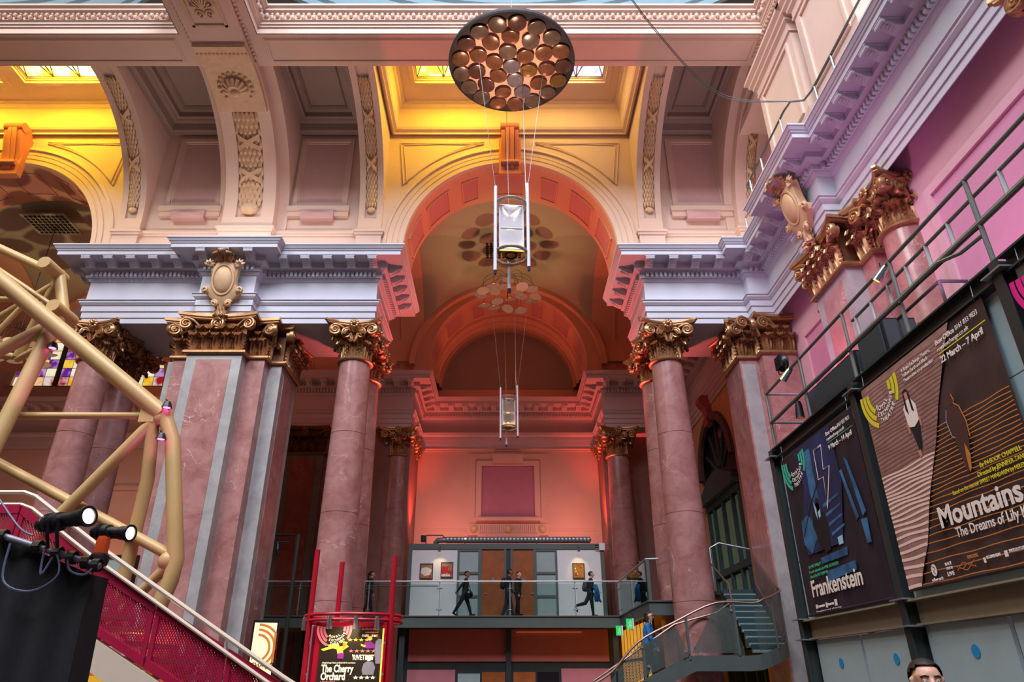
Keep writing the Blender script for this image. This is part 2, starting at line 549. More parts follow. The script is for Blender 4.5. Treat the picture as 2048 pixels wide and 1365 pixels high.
# --- cove ribs
def leaf_scale(b, x, c, s, n, up, w=.075, l=.2, th=.05):
    """one pointed husk leaf lying on the rib: c position, up along the rib, n outward"""
    r = Vector((1, 0, 0))
    c = Vector(c); n = Vector(n); up = Vector(up)
    p = [c + up * l * .55, c + r * w * .5 + up * l * .25, c + r * w * .46 - up * l * .2, c - up * l * .5, c - r * w * .46 - up * l * .2, c - r * w * .5 + up * l * .25]
    m = c - up * .03 + n * th
    b.add(p + [m], [(0, 1, 6), (1, 2, 6), (2, 3, 6), (3, 4, 6), (4, 5, 6), (5, 0, 6)])
def rib(name, x0, x1, yb, zb, rad, garl, label, inset, z0=ZC + 2.5, reveal=0):
    # cove curve: from the wall up and towards the hall
    cyc = yb - rad
    pts = [(yb, z0)] + [(cyc + rad * math.cos(R(a)), zb + rad * math.sin(R(a))) for a in range(0, 88, 4)] + [(cyc, zb + rad)]
    b = MB()
    def solid(xa, xb, off):
        q = [(xa, y + off * math.cos(R(max(0, (i - 1) * 4))), z + off * math.sin(R(max(0, (i - 1) * 4)))) for i, (y, z) in enumerate(pts)]
        q += [(xa, cyc, ZT + 1.2), (xa, 21.05, ZT + 1.2), (xa, 21.05, z0)]
        b.prism(q, (xb - xa, 0, 0))
    solid(x0 + .05, x1 - .05, .10)
    if reveal:
        solid(x0 - reveal, x0 + .04, .42); solid(x1 - .04, x1 + reveal, .42)
    # raised border strips leave a sunk panel for the garland
    wi = inset
    solid(x0, x0 + wi, .0); solid(x1 - wi, x1, .0)
    b.prism([(x0 + wi, y + (0), z) for y, z in [(yb, z0), (yb, zb + .1), (yb + .1, zb + .1), (yb + .1, z0)]], (x1 - x0 - 2 * wi, 0, 0))
    o = struct(b.build(name, PLASTER), label)
    pl = MB()
    PPR = [(.02, 15.2), (.02, 16.05), (.07, 16.06), (.07, 16.13), (.12, 16.16), (.12, 16.24), (.05, 16.27), (.05, 16.32), (0, 16.33)]
    pl.sweep([(x0, 21), (x0, yb), (x1, yb), (x1, 21)], PPR)
    pl.build('plinth', PLASTER, o)
    # garland of husk leaves in the sunk panel
    g = MB()
    A0, A1 = garl
    gw = (x1 - x0 - 2 * wi) * .86
    rr = rad + .06
    xm = (x0 + x1) / 2
    wide = gw > .6
    nl = 5 if wide else 4
    steps = int(R(A1 - A0) * rr / (.235 if wide else .17))
    for i in range(steps):
        a = R(A0 + (A1 - A0) * (i + .5) / steps)
        fr = (i + .5) / steps
        cpos = (cyc + rr * math.cos(a), zb + rr * math.sin(a))
        nrm = (0, -math.cos(a), -math.sin(a)); up = (0, -math.sin(a), math.cos(a))
        band = min(abs(fr - .34), abs(fr - .70)) < .028
        for k in range(nl + (i % 2)):
            x = xm - gw / 2 + gw * (k + (.5 if i % 2 == 0 else 0)) / nl
            hump = 1 - (abs(x - xm) / (gw / 2)) ** 2 * .8
            nv = Vector(nrm)
            leaf_scale(g, 0, Vector((x, *cpos)) + nv * (.0 + .09 * max(0, hump)), 0, nv, up, gw / nl * 1.04, .40 if wide else .28, .10 if wide else .07)
    # hanging knop at the foot
    a = R(A0 - 1.5)
    g.ball((xm, cyc + (rr - .04) * math.cos(a), zb + (rr - .04) * math.sin(a) - .02), gw * .42, 6, (1, .5, .75))
    stuff(g.build('garland', PLASTER_GARL, o))
    # crossed ribbons
    for fr in (.34, .70):
        rb = MB()
        for sg in (-1, 1):
            strip = []
            for j in range(7):
                u = -1 + j / 3
                a = R(A0 + (A1 - A0) * fr) + sg * u * .062 * 3.7 / rad
                rad2 = rr - .235 + .14 * abs(u) ** 2
                strip.append((Vector((xm + u * gw / 2, cyc + rad2 * math.cos(a), zb + rad2 * math.sin(a))), Vector((0, -math.sin(a), math.cos(a)))))
            vs = []
            for p, up in strip:
                vs += [p + up * .085, p - up * .085]
            rb.add(vs, [(2 * j, 2 * j + 1, 2 * j + 3, 2 * j + 2) for j in range(6)])
        rb.build('ribbon_cross', PLASTER_GARL, o)
    return o
PLASTER_GARL = mat('plaster_ornament', 'd8b996', .7, vary=.08, scale=6)
rib('trim_5', -5.55, -4.68, 20.72, 16.7, 3.72, (9, 82), 'slender cove rib with husk garland left of the central arch', .22)
rib('trim_6', 4.68, 5.55, 20.72, 16.7, 3.72, (9, 82), 'slender cove rib with husk garland right of the central arch', .22)
rib('trim_7', -14.32, -13.45, 20.72, 16.7, 3.72, (9, 82), 'slender cove rib with husk garland beside the left arch', .22)
rib('trim_8', -10.42, -8.58, 20.5, 16.6, 3.72, (9, 60), 'broad cove rib with wide husk garland above the great pier', .46, reveal=.36)
rib('trim_9', 8.25, 9.4, 20.5, 16.6, 3.72, (9, 60), 'broad cove rib in the corner by the right wall', .4, reveal=.3)
# shell boss on the block at the head of the broad rib
sb = MB()
o8 = bpy.data.objects['trim_8']
bm = MB()
a0, a1 = 62, 93
cyc, zb, rad = 20.5 - 3.72, 16.6, 3.72
q = [(-10.36, cyc + (rad - .16) * math.cos(R(a)), zb + (rad - .16) * math.sin(R(a))) for a in (62, 68, 74, 80, 86, 92, 98, 104)]
q += [(-10.36, cyc + (rad + .3) * math.cos(R(a)), zb + (rad + .3) * math.sin(R(a))) for a in (104, 83, 62)]
bm.prism(q, (1.72, 0, 0))
blk = bm.build('boss_block', PLASTER_GARL, o8)
sh = MB()
am = R(78)
cc = Vector((-9.5, cyc + (rad - .17) * math.cos(am), zb + (rad - .17) * math.sin(am)))
n_ = Vector((0, -math.cos(am), -math.sin(am))); up_ = Vector((0, -math.sin(am), math.cos(am))); r_ = Vector((1, 0, 0))
for i in range(9):
    t = R(-10 + 200 * i / 8)
    d = r_ * math.cos(t) + up_ * math.sin(t)
    p0 = cc - up_ * .12; p1 = cc - up_ * .12 + d * .42
    sh.tube([p0 + n_ * .1, (p0 + p1) / 2 + n_ * .2, p1 + n_ * .08], [.05, .085, .075], 6)
for i in range(14):
    t = R(-40 + 260 * i / 13)
    d = r_ * math.cos(t) + up_ * math.sin(t)
    sh.ball(cc - up_ * .1 + d * .56 + n_ * .02, .07, 4)
sh.ball(cc - up_ * .2 + n_ * .16, .2, 6, (1.1, .8, .8))
sh.build('shell_boss', PLASTER_GARL, blk, 50)
# egg and dart along the edge of the block
eg = MB()
for i in range(13):
    a = R(93)
    p = Vector((-10.3 + 1.6 * i / 12, cyc + (rad - .2) * math.cos(a) - .35, zb + (rad - .18) * math.sin(a)))
    eg.ball(p, .062, 4, (.9, 1, 1.3))
stuff(eg.build('egg_moulding', PLASTER_GARL, blk))

# --- ceiling: soffit beams, opening frames, drum
ce = MB()
ZB = 20.42
ce.box(-26, 10.6, 15.73, 17.02, ZB, ZB + .6)            # cross beam
for x0, x1 in ((-10.75, -8.25), (8.21, 10.9)):
    ce.box(x0, x1, -6, 15.73, ZB, ZB + .6)              # long beams
CEIL = struct(ce.build('ceiling', PLASTER), 'plaster ceiling beams framing the dome openings')
# broad soffit beam continuing the rib
sf = MB()
sf.box(-10.36, -8.62, -6, 16.75, ZB - .22, ZB)
sfo = sf.build('soffit_beam', PLASTER, CEIL)
sm = MB()
for z, wd in ((ZB - .22, .55),):
    for e in ((-10.05, -9.97), (-9.03, -8.95)):
        sm.box(*e, -6, 15.25, z - .05, z)
    sm.box(-10.05, -8.95, 15.17, 15.25, z - .05, z)
# honeysuckle scrolls
def spiral(cx, cy, r0, turns, dirn, start):
    pts = []
    for i in range(int(turns * 14) + 1):
        t = i / 14 * 2 * math.pi
        r = r0 * (1 - i / (turns * 14 + 3))
        pts.append((cx + r * math.cos(start + dirn * t), cy + r * math.sin(start + dirn * t), ZB - .25))
    return pts
for yy in (14.75, 13.45):
    for sx in (-1, 1):
        sm.tube(spiral(-9.5 + sx * .17, yy, .15, 1.4, sx, math.pi / 2), .035, 6)
        sm.tube([(-9.5 + sx * .08, yy - .2, ZB - .25), (-9.5 + sx * .36, yy - .28, ZB - .25), (-9.5 + sx * .4, yy - .6, ZB - .25), (-9.5 + sx * .22, yy - .9, ZB - .25)], .045, 6)
        sm.tube(spiral(-9.5 + sx * .3, yy - 1.0, .13, 1.4, -sx, -math.pi / 2), .035, 6)
    for k in range(7):
        t = R(-60 + 20 * k)
        sm.tube([(-9.5, yy - .12, ZB - .25), (-9.5 + .3 * math.sin(t), yy - .15 - .42 * math.cos(t), ZB - .25)], [.02, .04], 5)
sm.build('soffit_ornament', PLASTER_GARL, sfo, 45)
es = MB()
for x in (-8.56, 8.12 - .0):
    for k in range(62):
        es.ball((x, 16.6 - k * .155, ZB - .03), .065, 4, (.9, 1.0, 1))
    es.box(x - .06, x + .06, -6, 16.7, ZB - .02, ZB + .02)
for x in (-10.44,):
    for k in range(62):
        es.ball((x, 16.6 - k * .155, ZB - .03), .065, 4, (.9, 1.0, 1))
stuff(es.build('egg_and_dart', PLASTER, CEIL))
# sunk panels on the cross beam soffit
pn = MB()
for x0, x1 in ((-25, -11.05), (-8.0, 7.95)):
    frame = [(x0, 15.98), (x1, 15.98), (x1, 16.78), (x0, 16.78)]
    pn.sweep(frame[::-1], [(0, ZB + .001), (0, ZB - .035), (-.05, ZB - .04), (-.05, ZB - .02), (-.1, ZB - .02), (-.1, ZB + .001)], True)
pn.build('soffit_panel', PLASTER, CEIL)
# moulded frames round the dome openings (they face inward)
FP = [(0, ZB), (0, ZB + .24), (.05, ZB + .25), (.05, ZB + .30), (.10, ZB + .33), (.10, ZB + .40), (.16, ZB + .44), (.06, ZB + .52), (.06, ZB + .80), (.12, ZB + .84), (.2, ZB + .86), (.2, ZB + .93), (.28, ZB + .98), (.28, ZB + 1.06), (-.6, ZB + 1.1)]
FPi = [(o, z) for o, z in FP]
def opening(path, nm):
    f = MB().sweep(path, FPi)
    o = f.build(nm, PLASTER, CEIL)
    fl = MB()
    for a, c in segs(path, False):
        L = (c - a).length; t = (c - a).normalized(); nr = Vector((t.y, -t.x))
        k = int(L / .17)
        if k < 3: continue
        for q in range(k):
            p = a + t * (L * (q + .5) / k) + nr * .12
            fl.ball((p.x, p.y, ZB + .60 + (.1 if q % 2 else 0)), .075, 4, (1, 1, 1.15))
            if q % 2 == 0:
                fl.ball((p.x, p.y, ZB + .74), .05, 4)
    stuff(fl.build('leaf_moulding', PLASTER, o))
opening([(-8.22, -2), (-8.22, 15.7), (8.18, 15.7), (8.18, -2)], 'opening_frame')
opening([(-26, 15.7), (-10.78, 15.7), (-10.78, -2)], 'opening_frame')
# blue drum beneath the dome
dr = MB()
prof = [(14.9, 22.75), (14.8, 22.8), (14.8, 23.1), (14.7, 23.2), (14.7, 24.2), (14.6, 24.3), (14.6, 24.6), (14.5, 24.7), (14.5, 30)]
dr.lathe(prof, (0, 3.4, 0), 72, 10, 170)
dr.lathe(prof, (-20, 3.4, 0), 72, 40, 170)
dro = dr.build('dome_drum', BLUE, CEIL, 30)
dd = MB()
for xc in (0, -20):
    for k in range(150):
        t = R(25 + 130 * k / 150)
        dd.box(xc + 14.72 * math.cos(t) - .05, xc + 14.72 * math.cos(t) + .05, 3.4 + 14.72 * math.sin(t) - .1, 3.4 + 14.72 * math.sin(t) + .1, 24.35, 24.58)
stuff(dd.build('drum_dentils', BLUE, dro))

# --- ceilings of the cove bays: coffers over the blind bays, light wells over the arches
def coffer(name, x0, x1, y0, y1, steps, m, parent, open_=False):
    b = MB()
    pts = lambda d: [(x0 + d, y0 + d), (x1 - d, y0 + d), (x1 - d, y1 - d), (x0 + d, y1 - d)]
    rings = [[(x, y, z) for x, y in pts(d)] for d, z in steps]
    vs = [p for r in rings for p in r]
    fs = []
    for i in range(len(rings) - 1):
        for k in range(4):
            l = (k + 1) % 4
            fs.append((4 * i + k, 4 * i + l, 4 * i + 4 + l, 4 * i + 4 + k))
    if not open_:
        fs.append(tuple(range(len(vs) - 4, len(vs))))
    b.add(vs, fs)
    return b.build(name, m, parent)
CS = [(0, ZT), (.08, ZT), (.1, ZT - .06), (.2, ZT - .1), (.24, ZT - .04), (.3, ZT), (.34, ZT + .3), (.5, ZT + .3), (.54, ZT + .36), (.62, ZT + .4), (.62, ZT + .62), (.8, ZT + .62), (.84, ZT + .56), (.9, ZT + .66), (.9, ZT + .7)]
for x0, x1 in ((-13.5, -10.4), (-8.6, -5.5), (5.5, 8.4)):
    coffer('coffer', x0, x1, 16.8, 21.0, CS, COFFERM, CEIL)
WS = [(0, ZT), (.06, ZT), (.08, ZT - .12), (.16, ZT - .2), (.2, ZT - .2), (.2, ZT - .12), (.3, ZT - .05), (.34, ZT + .05), (.36, ZT + .95), (.42, ZT + 1.0), (.46, ZT + 1.1), (.54, ZT + 1.12), (.56, ZT + 1.22), (.95, ZT + 1.24)]
SKY = {}
for xc in (-19, 0):
    coffer('light_well', xc - 4.7, xc + 4.7, 16.8, 20.9, WS, PLASTER, CEIL, True)
    # ceiling of the well with two framed skylights
    zz = ZT + 1.24
    cl = MB()
    xs = [xc - 4.0, xc - 3.7, xc - .35, xc + .35, xc + 3.7, xc + 4.0]
    ya, yb2 = 17.7, 19.9
    cl.add([(xs[0], ya, zz), (xs[5], ya, zz), (xs[5], yb2 + .1, zz), (xs[0], yb2 + .1, zz)], [])
    for a, c, e, f in ((xs[0], xs[1], 17.9, 19.5), (xs[2], xs[3], 17.9, 19.5), (xs[4], xs[5], 17.9, 19.5), (xs[0], xs[5], 19.5, 20.0), (xs[0], xs[5], 17.6, 17.9)):
        cl.box(a, c, e, f, zz + .001, zz + .3)
    cl.build('well_ceiling', PLASTER, CEIL)
# skylights (window_<n>): stained panes lit by the sky
def glass_mat(name, c1, c2, st, scale=1.5):
    m = bpy.data.materials.new(name)
    m.use_nodes = True
    nt = m.node_tree; N, L = nt.nodes.new, nt.links.new
    for n in list(nt.nodes):
        if n.type != 'OUTPUT_MATERIAL': nt.nodes.remove(n)
    e = N('ShaderNodeEmission'); g = N('ShaderNodeNewGeometry'); n = N('ShaderNodeTexNoise'); r = N('ShaderNodeValToRGB')
    n.inputs['Scale'].default_value = scale
    L(g.outputs['Position'], n.inputs['Vector']); L(n.outputs['Fac'], r.inputs[0]); L(r.outputs[0], e.inputs[0])
    r.color_ramp.elements[0].position = .42; r.color_ramp.elements[1].position = .58
    r.color_ramp.elements[0].color = (*srgb(c1), 1); r.color_ramp.elements[1].color = (*srgb(c2), 1)
    e.inputs[1].default_value = st
    L(e.outputs[0], nt.nodes['Material Output'].inputs[0])
    MATS[name] = m
    return m
GLASSY = glass_mat('stained_glass_amber', 'ffd23a', 'fff3b0', 3.2)
GLASSL = glass_mat('stained_glass_lilac', 'cdb2e0', 'fff4f4', 1.6, 2.2)
LEAD = mat('glazing_bar', '4a3524', .5, vary=0)
wn = 0
for xc, sides in ((-19, ((-1, GLASSY), (1, GLASSY))), (0, ((-1, GLASSY), (1, GLASSL)))):
    for sx, gm in sides:
        wn += 1
        x0, x1 = sorted((xc + sx * .35, xc + sx * 3.7))
        y0, y1 = 17.9, 19.5
        zz = ZT + 1.24
        fr = MB()
        fr.sweep([(x0, y0), (x0, y1), (x1, y1), (x1, y0)], [(0, zz - .05), (.06, zz - .05), (.06, zz + .05), (.11, zz + .05), (.11, zz + .12), (.16, zz + .12), (.16, zz + .2)], True)
        fr.sweep([(x0, y0), (x0, y1), (x1, y1), (x1, y0)], [(0, zz - .05), (-.12, zz - .05), (-.14, zz + .001)], True)
        wo = struct(fr.build('window_%d' % wn, PLASTER), 'moulded skylight of stained glass above an arch')
        MB().add([(x0, y0, zz + .2), (x1, y0, zz + .2), (x1, y1, zz + .2), (x0, y1, zz + .2)], [(0, 1, 2, 3)]).build('pane', gm, wo)
        ld = MB()
        nx = 3
        for k in range(nx + 1):
            x = x0 + .15 + (x1 - x0 - .3) * k / nx
            ld.bar((x, y0, zz + .16), (x, y1, zz + .16), .035, .035)
        for k in range(nx):
            xa = x0 + .15 + (x1 - x0 - .3) * k / nx; xb = x0 + .15 + (x1 - x0 - .3) * (k + 1) / nx; xm = (xa + xb) / 2
            ld.bar((xa, y1 - .15, zz + .16), (xm, y0, zz + .16), .03, .03); ld.bar((xb, y1 - .15, zz + .16), (xm, y0, zz + .16), .03, .03)
        ld.bar((x0, y1 - .15, zz + .16), (x1, y1 - .15, zz + .16), .035, .035)
        ld.build('glazing_bars', LEAD, wo)

# ================================================================== rear bays: barrel bands, vaults, lunettes
def bay(xc, nm, lunette_glass=False):
    v = MB()
    # transverse band behind the front arch and its mirror at the back
    for y0, y1 in ((20.95, 23.0), (30.7, 33.0)):
        r = RI
        v.m = 0
        v.arch(xc, ZS, [(r, y0), (r, y1)], 0, 180 if (xc == 0 or y0 < 25) else 70, 48)
        v.arch(xc, ZS, [(r, y1), (r + 2.9, y1)] if y0 < 25 else [(r + 2.9, y0), (r, y0)], 0, 180 if (xc == 0 or y0 < 25) else 70, 48)
        for sx in ((-1, 1) if (xc == 0 or y0 < 25) else (1,)):
            v.box(xc + sx * r if sx > 0 else xc - 4.6, xc + 4.6 if sx > 0 else xc - r, y0, y1, ZC + 2.4, ZS)
    # back step
    v.arch(xc, ZS, [(RI, 33.0), (RI - .14, 33.02), (RI - .14, 33.5), (RI - .24, 33.52), (RI - .24, 34.0), (RI - .34, 34.02), (RI - .34, 34.6)], 0, 180 if xc == 0 else 70, 48)
    for sx in ((-1, 1) if xc == 0 else (1,)):
        v.box(xc + sx * RI if sx > 0 else xc - 4.6, xc + 4.6 if sx > 0 else xc - RI, 33.0, 34.7, ZC + 2.4, ZS)
    o = struct(v.build('ceiling_vault_band' if False else 'trim_%d' % nm, VAULTO, None, 40), 'ochre transverse arches of the bay vault')
    # sunk coffer panels on the bands
    for y0, y1 in ((20.95, 23.0), (30.7, 33.0)):
        for k, (a, wd) in enumerate(((20, 15), (43, 15), (66, 8), (90, 15), (114, 8), (137, 15), (160, 15))):
            if xc != 0 and y0 > 25 and a > 60: continue
            pb = MB()
            r = RI
            ya, yb = y0 + .5, y1 - .35
            n = 6
            A0, A1 = a - wd / 2 - .5, a + wd / 2 + .5
            fr = [(r - .001, ya - .08), (r - .05, ya - .06), (r - .05, ya), (r - .01, ya), (r - .01, yb), (r - .05, yb), (r - .05, yb + .06), (r - .001, yb + .08)]
            pb.m = 1
            pb.arch(xc, ZS, [(r - .012, ya), (r - .012, yb)], A0, A1, n)
            pb.m = 0
            pb.arch(xc, ZS, fr[:4], A0 - .9, A1 + .9, n); pb.arch(xc, ZS, fr[4:], A0 - .9, A1 + .9, n)
            for e in (A0 - .9, A1 + .1):
                pb.arch(xc, ZS, [(r - .05, ya), (r - .05, yb)], e, e + .8, 1)
                pb.arch(xc, ZS, [(r, ya), (r - .05, ya)], e, e + .8, 1)
            for e in (A0 - .9, A0 - .1, A1 + .1, A1 + .9):
                t = R(e)
                pb.add([(xc + q * math.cos(t), y, ZS + q * math.sin(t)) for q, y in ((r, ya), (r - .05, ya), (r - .05, yb), (r, yb))], [(0, 1, 2, 3)])
            pb.build('coffer_panel', [VAULTO, VAULTP], o)
    # groin vault over the aisle bay
    g = MB()
    nx, ny = 56, 40
    xs = [xc - 4.75 + 9.5 * i / nx for i in range(nx + 1)]
    ys = [23.0 + 7.9 * j / ny for j in range(ny + 1)]
    def zA(x):
        u = (x - xc) / 4.7
        return 15.3 + 4.5 * math.sqrt(max(0, 1 - u * u))
    vs = [(x, y, max(zA(x), zB(y))) for x in xs for y in ys]
    g.add(vs, [(i * (ny + 1) + j, i * (ny + 1) + j + 1, (i + 1) * (ny + 1) + j + 1, (i + 1) * (ny + 1) + j) for i in range(nx) for j in range(ny)])
    o2 = struct(g.build('ceiling_%d' % nm, VAULTG, None, 20), 'grey groin vault of the rear bay')
    g = MB()
    for sx in (-1, 1):     # broad ochre ribs where the bay meets the aisle
        g.arch(27.0, 15.2, [(1, xc + sx * 4.15), (1, xc + sx * 5.3)], 0, 180, 40, ax='y', sx=3.92, sz=4.3)
        g.arch(27.0, 15.2, [(1.06, xc + sx * 4.15), (1, xc + sx * 4.15)], 0, 180, 40, ax='y', sx=3.92, sz=4.3)
    for y0, y1 in ((22.9, 23.3), (30.3, 30.8)):
        g.arch(xc, 15.3, [(1.06, y1 if y0 < 25 else y0), (1.0, y1 if y0 < 25 else y0), (1.0, y0 if y0 < 25 else y1)], 0, 180, 48, sx=4.5, sz=4.3)
    g.build('vault_rib', VAULTO, o2, 40)
def zB(y):
    u = (y - 27.0) / 4.0
    return 15.2 + 4.4 * math.sqrt(max(0, 1 - u * u))
bay(0, 10)
bay(-19, 11)
# lids over the aisle behind the piers
lid = MB()
for x0, x1 in ((-14.3, -4.7), (4.7, 9.3), (-31, -23.7)):
    lid.arch(27.0, 15.2, [(1, x0), (1, x1)], 0, 180, 40, ax='y', sx=4.0, sz=4.4)
    lid.box(x0, x1, 22.85, 23.1, ZC + 2.3, 15.3)
struct(lid.build('ceiling_aisle', VAULTO, None, 40), 'ochre barrel vault of the aisle behind the piers')
aw = MB()
for x0, x1 in ((-14.4, -4.6), (4.6, 9.3)):
    aw.box(x0, x1, 30.95, 34.7, ZC + 2.4, 20)
AWL = struct(aw.build('wall_rear_attic', VAULTO), 'ochre attic wall above the rear entablature')
for x0 in (-13.6, -10.6, -7.7, -6.1, 5.05, 6.7):
    for z0, z1 in ((15.25, 15.6), (15.85, 17.3)):
        f = MB(); frame_rect(f, x0, x0 + 1.05, z0, z1, 30.95, .06, .05)
        f.build('panel_frame', VAULTO, AWL)
        MB().box(x0 + .06, x0 + .99, 30.935, 30.96, z0 + .06, z1 - .06).build('panel_field', VAULTP, AWL)
# --- back wall
BW = mat('back_wall_salmon', 'd6a392', .75, vary=.04, scale=.8)
LUN = mat('lunette_grey', '9a8f86', .85, vary=.03)
bw = MB()
bw.box(-31, 10, 34.55, 34.75, 0, ZC + 2.5)
bw.box(-31, -15.2, 34.7, 34.9, ZC + 2.4, 21)
bw.box(-5, 5, 34.76, 34.9, ZC + 2.4, 20.5)
b2 = MB()
n = 40
for xc in (0, -19):
    vs = []
    for i in range(n + 1):
        t = math.pi * i / n
        vs += [(xc + 3.6 * math.cos(t), 34.6, ZS + 3.6 * math.sin(t)), (xc + 3.6 * math.cos(t), 34.6, ZS)]
    if xc == 0:
        b2.add(vs, [(2 * i, 2 * i + 2, 2 * i + 3, 2 * i + 1) for i in range(n)])
    bw.box(xc - (4.6 if xc == 0 else 12), xc + 4.6, 34.5, 34.6, ZC + 2.3, ZS + .02)
WB = struct(bw.build('wall_back', BW), 'salmon plaster back wall of the bays')
b2.build('lunette', LUN, WB)
# stained lunette window of the left bay
wl = struct(MB().arch(-22.7, 15.9, [(4.45, 34.68), (4.45, 34.5), (4.25, 34.45), (4.1, 34.5), (4.1, 34.68)], 0, 180, 40).build('window_9', VAULTO, None, 40), 'stained glass lunette of the left bay')
SG = [glass_mat('glass_%s' % n_, a_, b_, st_, sc_) for n_, a_, b_, st_, sc_ in (('gold', 'f2b21c', 'ffd95a', .9, 1.2), ('cream', 'f6dfb0', 'fff6df', .9, 2), ('red', 'b01c2c', 'f0e0d8', .8, 1.6), ('violet', '7a2aa0', 'd8a8e0', .7, 1.8), ('orange', 'e07a28', 'f8c890', .9, 1.4))]
sgk = random.Random(3)
for i in range(16):
    for j in range(7):
        x = -26.8 + i * .54 + (.28 if i > 3 else 0) + (.28 if i > 7 else 0); z = 15.95 + j * .52
        if math.hypot(x + .25 - -22.7, z + .5 - 15.9) < 4.2 and x < -18.9:
            MB().box(x, x + .5, 34.66, 34.68, z, z + .48).build('pane', SG[sgk.choice((0, 1, 1, 2, 3, 4, 0))], wl)
MB().box(-26.9, -18.5, 34.69, 34.7, 15.9, 20.2).build('leading', LEAD, wl)
# blind window with rose panel in the middle of the back wall
pw = obj('blind_window', None, WB)
MB().box(-1.33, 1.33, 34.48, 34.55, 8.8, 11.42).build('rose_field', mat('rose_field', 'b06a7e', .75, vary=.03), pw)
f = MB(); frame_rect(f, -1.6, 1.6, 8.6, 11.7, 34.55, .27, .16); frame_rect(f, -1.95, 1.95, 8.5, 12.05, 34.55, .3, .08); f.box(-.78, .78, 34.25, 34.55, 11.55, 12.0)
f.build('surround', BW, pw)
f = MB(); f.box(-1.55, 1.55, 34.15, 34.55, 8.62, 8.78); f.box(-1.95, 1.95, 34.35, 34.55, 7.95, 8.5); f.box(-1.5, 1.5, 34.2, 34.55, 7.85, 7.98)
f.build('sill', BW, pw)
DISC = mat('disc_ornament', 'c9a77a', .6, vary=.05)
for x in (-1.68, 0, 1.68):
    MB().lathe([(0, .1), (.1, .09), (.14, .04), (.17, .06), (.19, 0)], (x, 34.33, 8.25), 20, axis='y').build('roundel', DISC, pw, 40)
fl = MB()
for k in range(28):
    fl.box(-1.42 + k * .1015, -1.37 + k * .1015, 34.3, 34.36, 8.08, 8.42)
stuff(fl.build('fluting', BW, pw))
# dado line
MB().sweep([(-4.3, 34.55), (4.3, 34.55)], [(0, 8.2), (.04, 8.2), (.04, 8.28), (0, 8.3)]).build('dado_line', BW, WB)
MB().sweep([(-4.3, 34.55), (4.3, 34.55)], [(0, 12.2), (.05, 12.22), (.05, 12.3), (.1, 12.34), (0, 12.36)]).build('picture_rail', BW, WB)
# left bay: pale panels on the back wall
f = MB(); frame_rect(f, -18.0, -15.0, 3.5, 10.4, 34.55, .2, .1); frame_rect(f, -22.0, -18.4, 3.5, 10.4, 34.55, .2, .1)
f.build('panel_moulding', BW, WB)

# --- right wall
wr = MB()
wr.box(9.2, 9.5, -6, 20.6, 0, ZC + 2.5)
wr.box(9.3, 9.6, -6, 21, ZC + 2.4, 23)
WR = struct(wr.build('wall_right', mat('right_wall_plaster', 'd7a9b8', .75, vary=.03)), 'rose plaster right wall behind the columns')
for y0, y1, z0, z1 in ((16.9, 19.2, 5.2, 11.2), (8.7, 12.2, 5.2, 11.2), (2.0, 6.1, 5.2, 11.2)):
    MB().box(9.14, 9.22, y0, y1, z0, z1).build('rose_panel', ROSEPANEL, WR)
    f = MB()
    for a, c_, e, g_ in ((y0 - .22, y1 + .22, z1, z1 + .22), (y0 - .22, y1 + .22, z0 - .22, z0), (y0 - .22, y0, z0, z1), (y1, y1 + .22, z0, z1)):
        f.box(9.08, 9.22, a, c_, e, g_)
    f.build('panel_moulding', bpy.data.materials['right_wall_plaster'], WR)
# aisle side wall with the arched doorway
ws = MB()
DY, DW, DZ = 28.4, 2.35, 9.6
vs = []
n = 32
for i in range(n + 1):
    t = math.pi * i / n
    vs += [(8.75, DY - DW * math.cos(t), DZ + DW * math.sin(t)), (8.75, DY - DW * math.cos(t), ZC + .3)]
ws.add(vs, [(2 * i, 2 * i + 2, 2 * i + 3, 2 * i + 1) for i in range(n)])
for a, c_ in ((20.6, DY - DW), (DY + DW, 34.6)):
    ws.box(8.75, 8.95, a, c_, 0, ZC + .3)
ws.box(8.75, 9.0, 22, 34.6, 14.6, 20)
WS_ = struct(ws.build('wall_side', mat('side_wall_ochre', 'cf9a78', .8, vary=.05)), 'ochre side wall of the aisle with arched doorway')
GREYSTONE = mat('door_surround', '5d4a4c', .7, vary=.08)
am_ = MB().arch(DY, DZ, [(DW + .05, 8.75), (DW + .05, 8.6), (DW - .1, 8.55), (DW - .3, 8.6), (DW - .3, 8.75)], 0, 180, 32, ax='y')
am_.build('arch_moulding', GREYSTONE, WS_, 40)
TEAL = mat('teal_joinery', '3f5a62', .5, vary=.1)
PALEGREEN = mat('green_lit_glass', '6f8f78', .25, vary=.1, emit='5a7a62', estr=.12)
DARKGLASS = mat('dark_glass', '221c22', .12, vary=0)
d = MB()
d.box(8.9, 9.1, DY - DW, DY + DW, 0, DZ + DW)
dk = d.build('door_back_panel', DARKGLASS, None)
dk.name = 'door_1'
struct(dk, 'teal double doors under a dark fanlight in the arched doorway')
f = MB()
for y in (DY - 2.2, DY - 1.35, DY - .08, DY + 1.2, DY + 2.05):
    f.box(8.7, 8.9, y, y + .16, 0, 8.4)
for z in (2.4, 5.4, 8.2):
    f.box(8.68, 8.9, DY - 2.25, DY + 2.25, z, z + .22)
f.box(8.45, 8.9, DY - 2.3, DY + 2.3, 8.45, 8.75)
f.prism([(8.5, DY - 2.4 + 4.8 * i / 12, 8.75 + .7 * math.sin(math.pi * i / 12)) for i in range(13)], (.35, 0, 0))
f.build('door_frame', TEAL, dk)
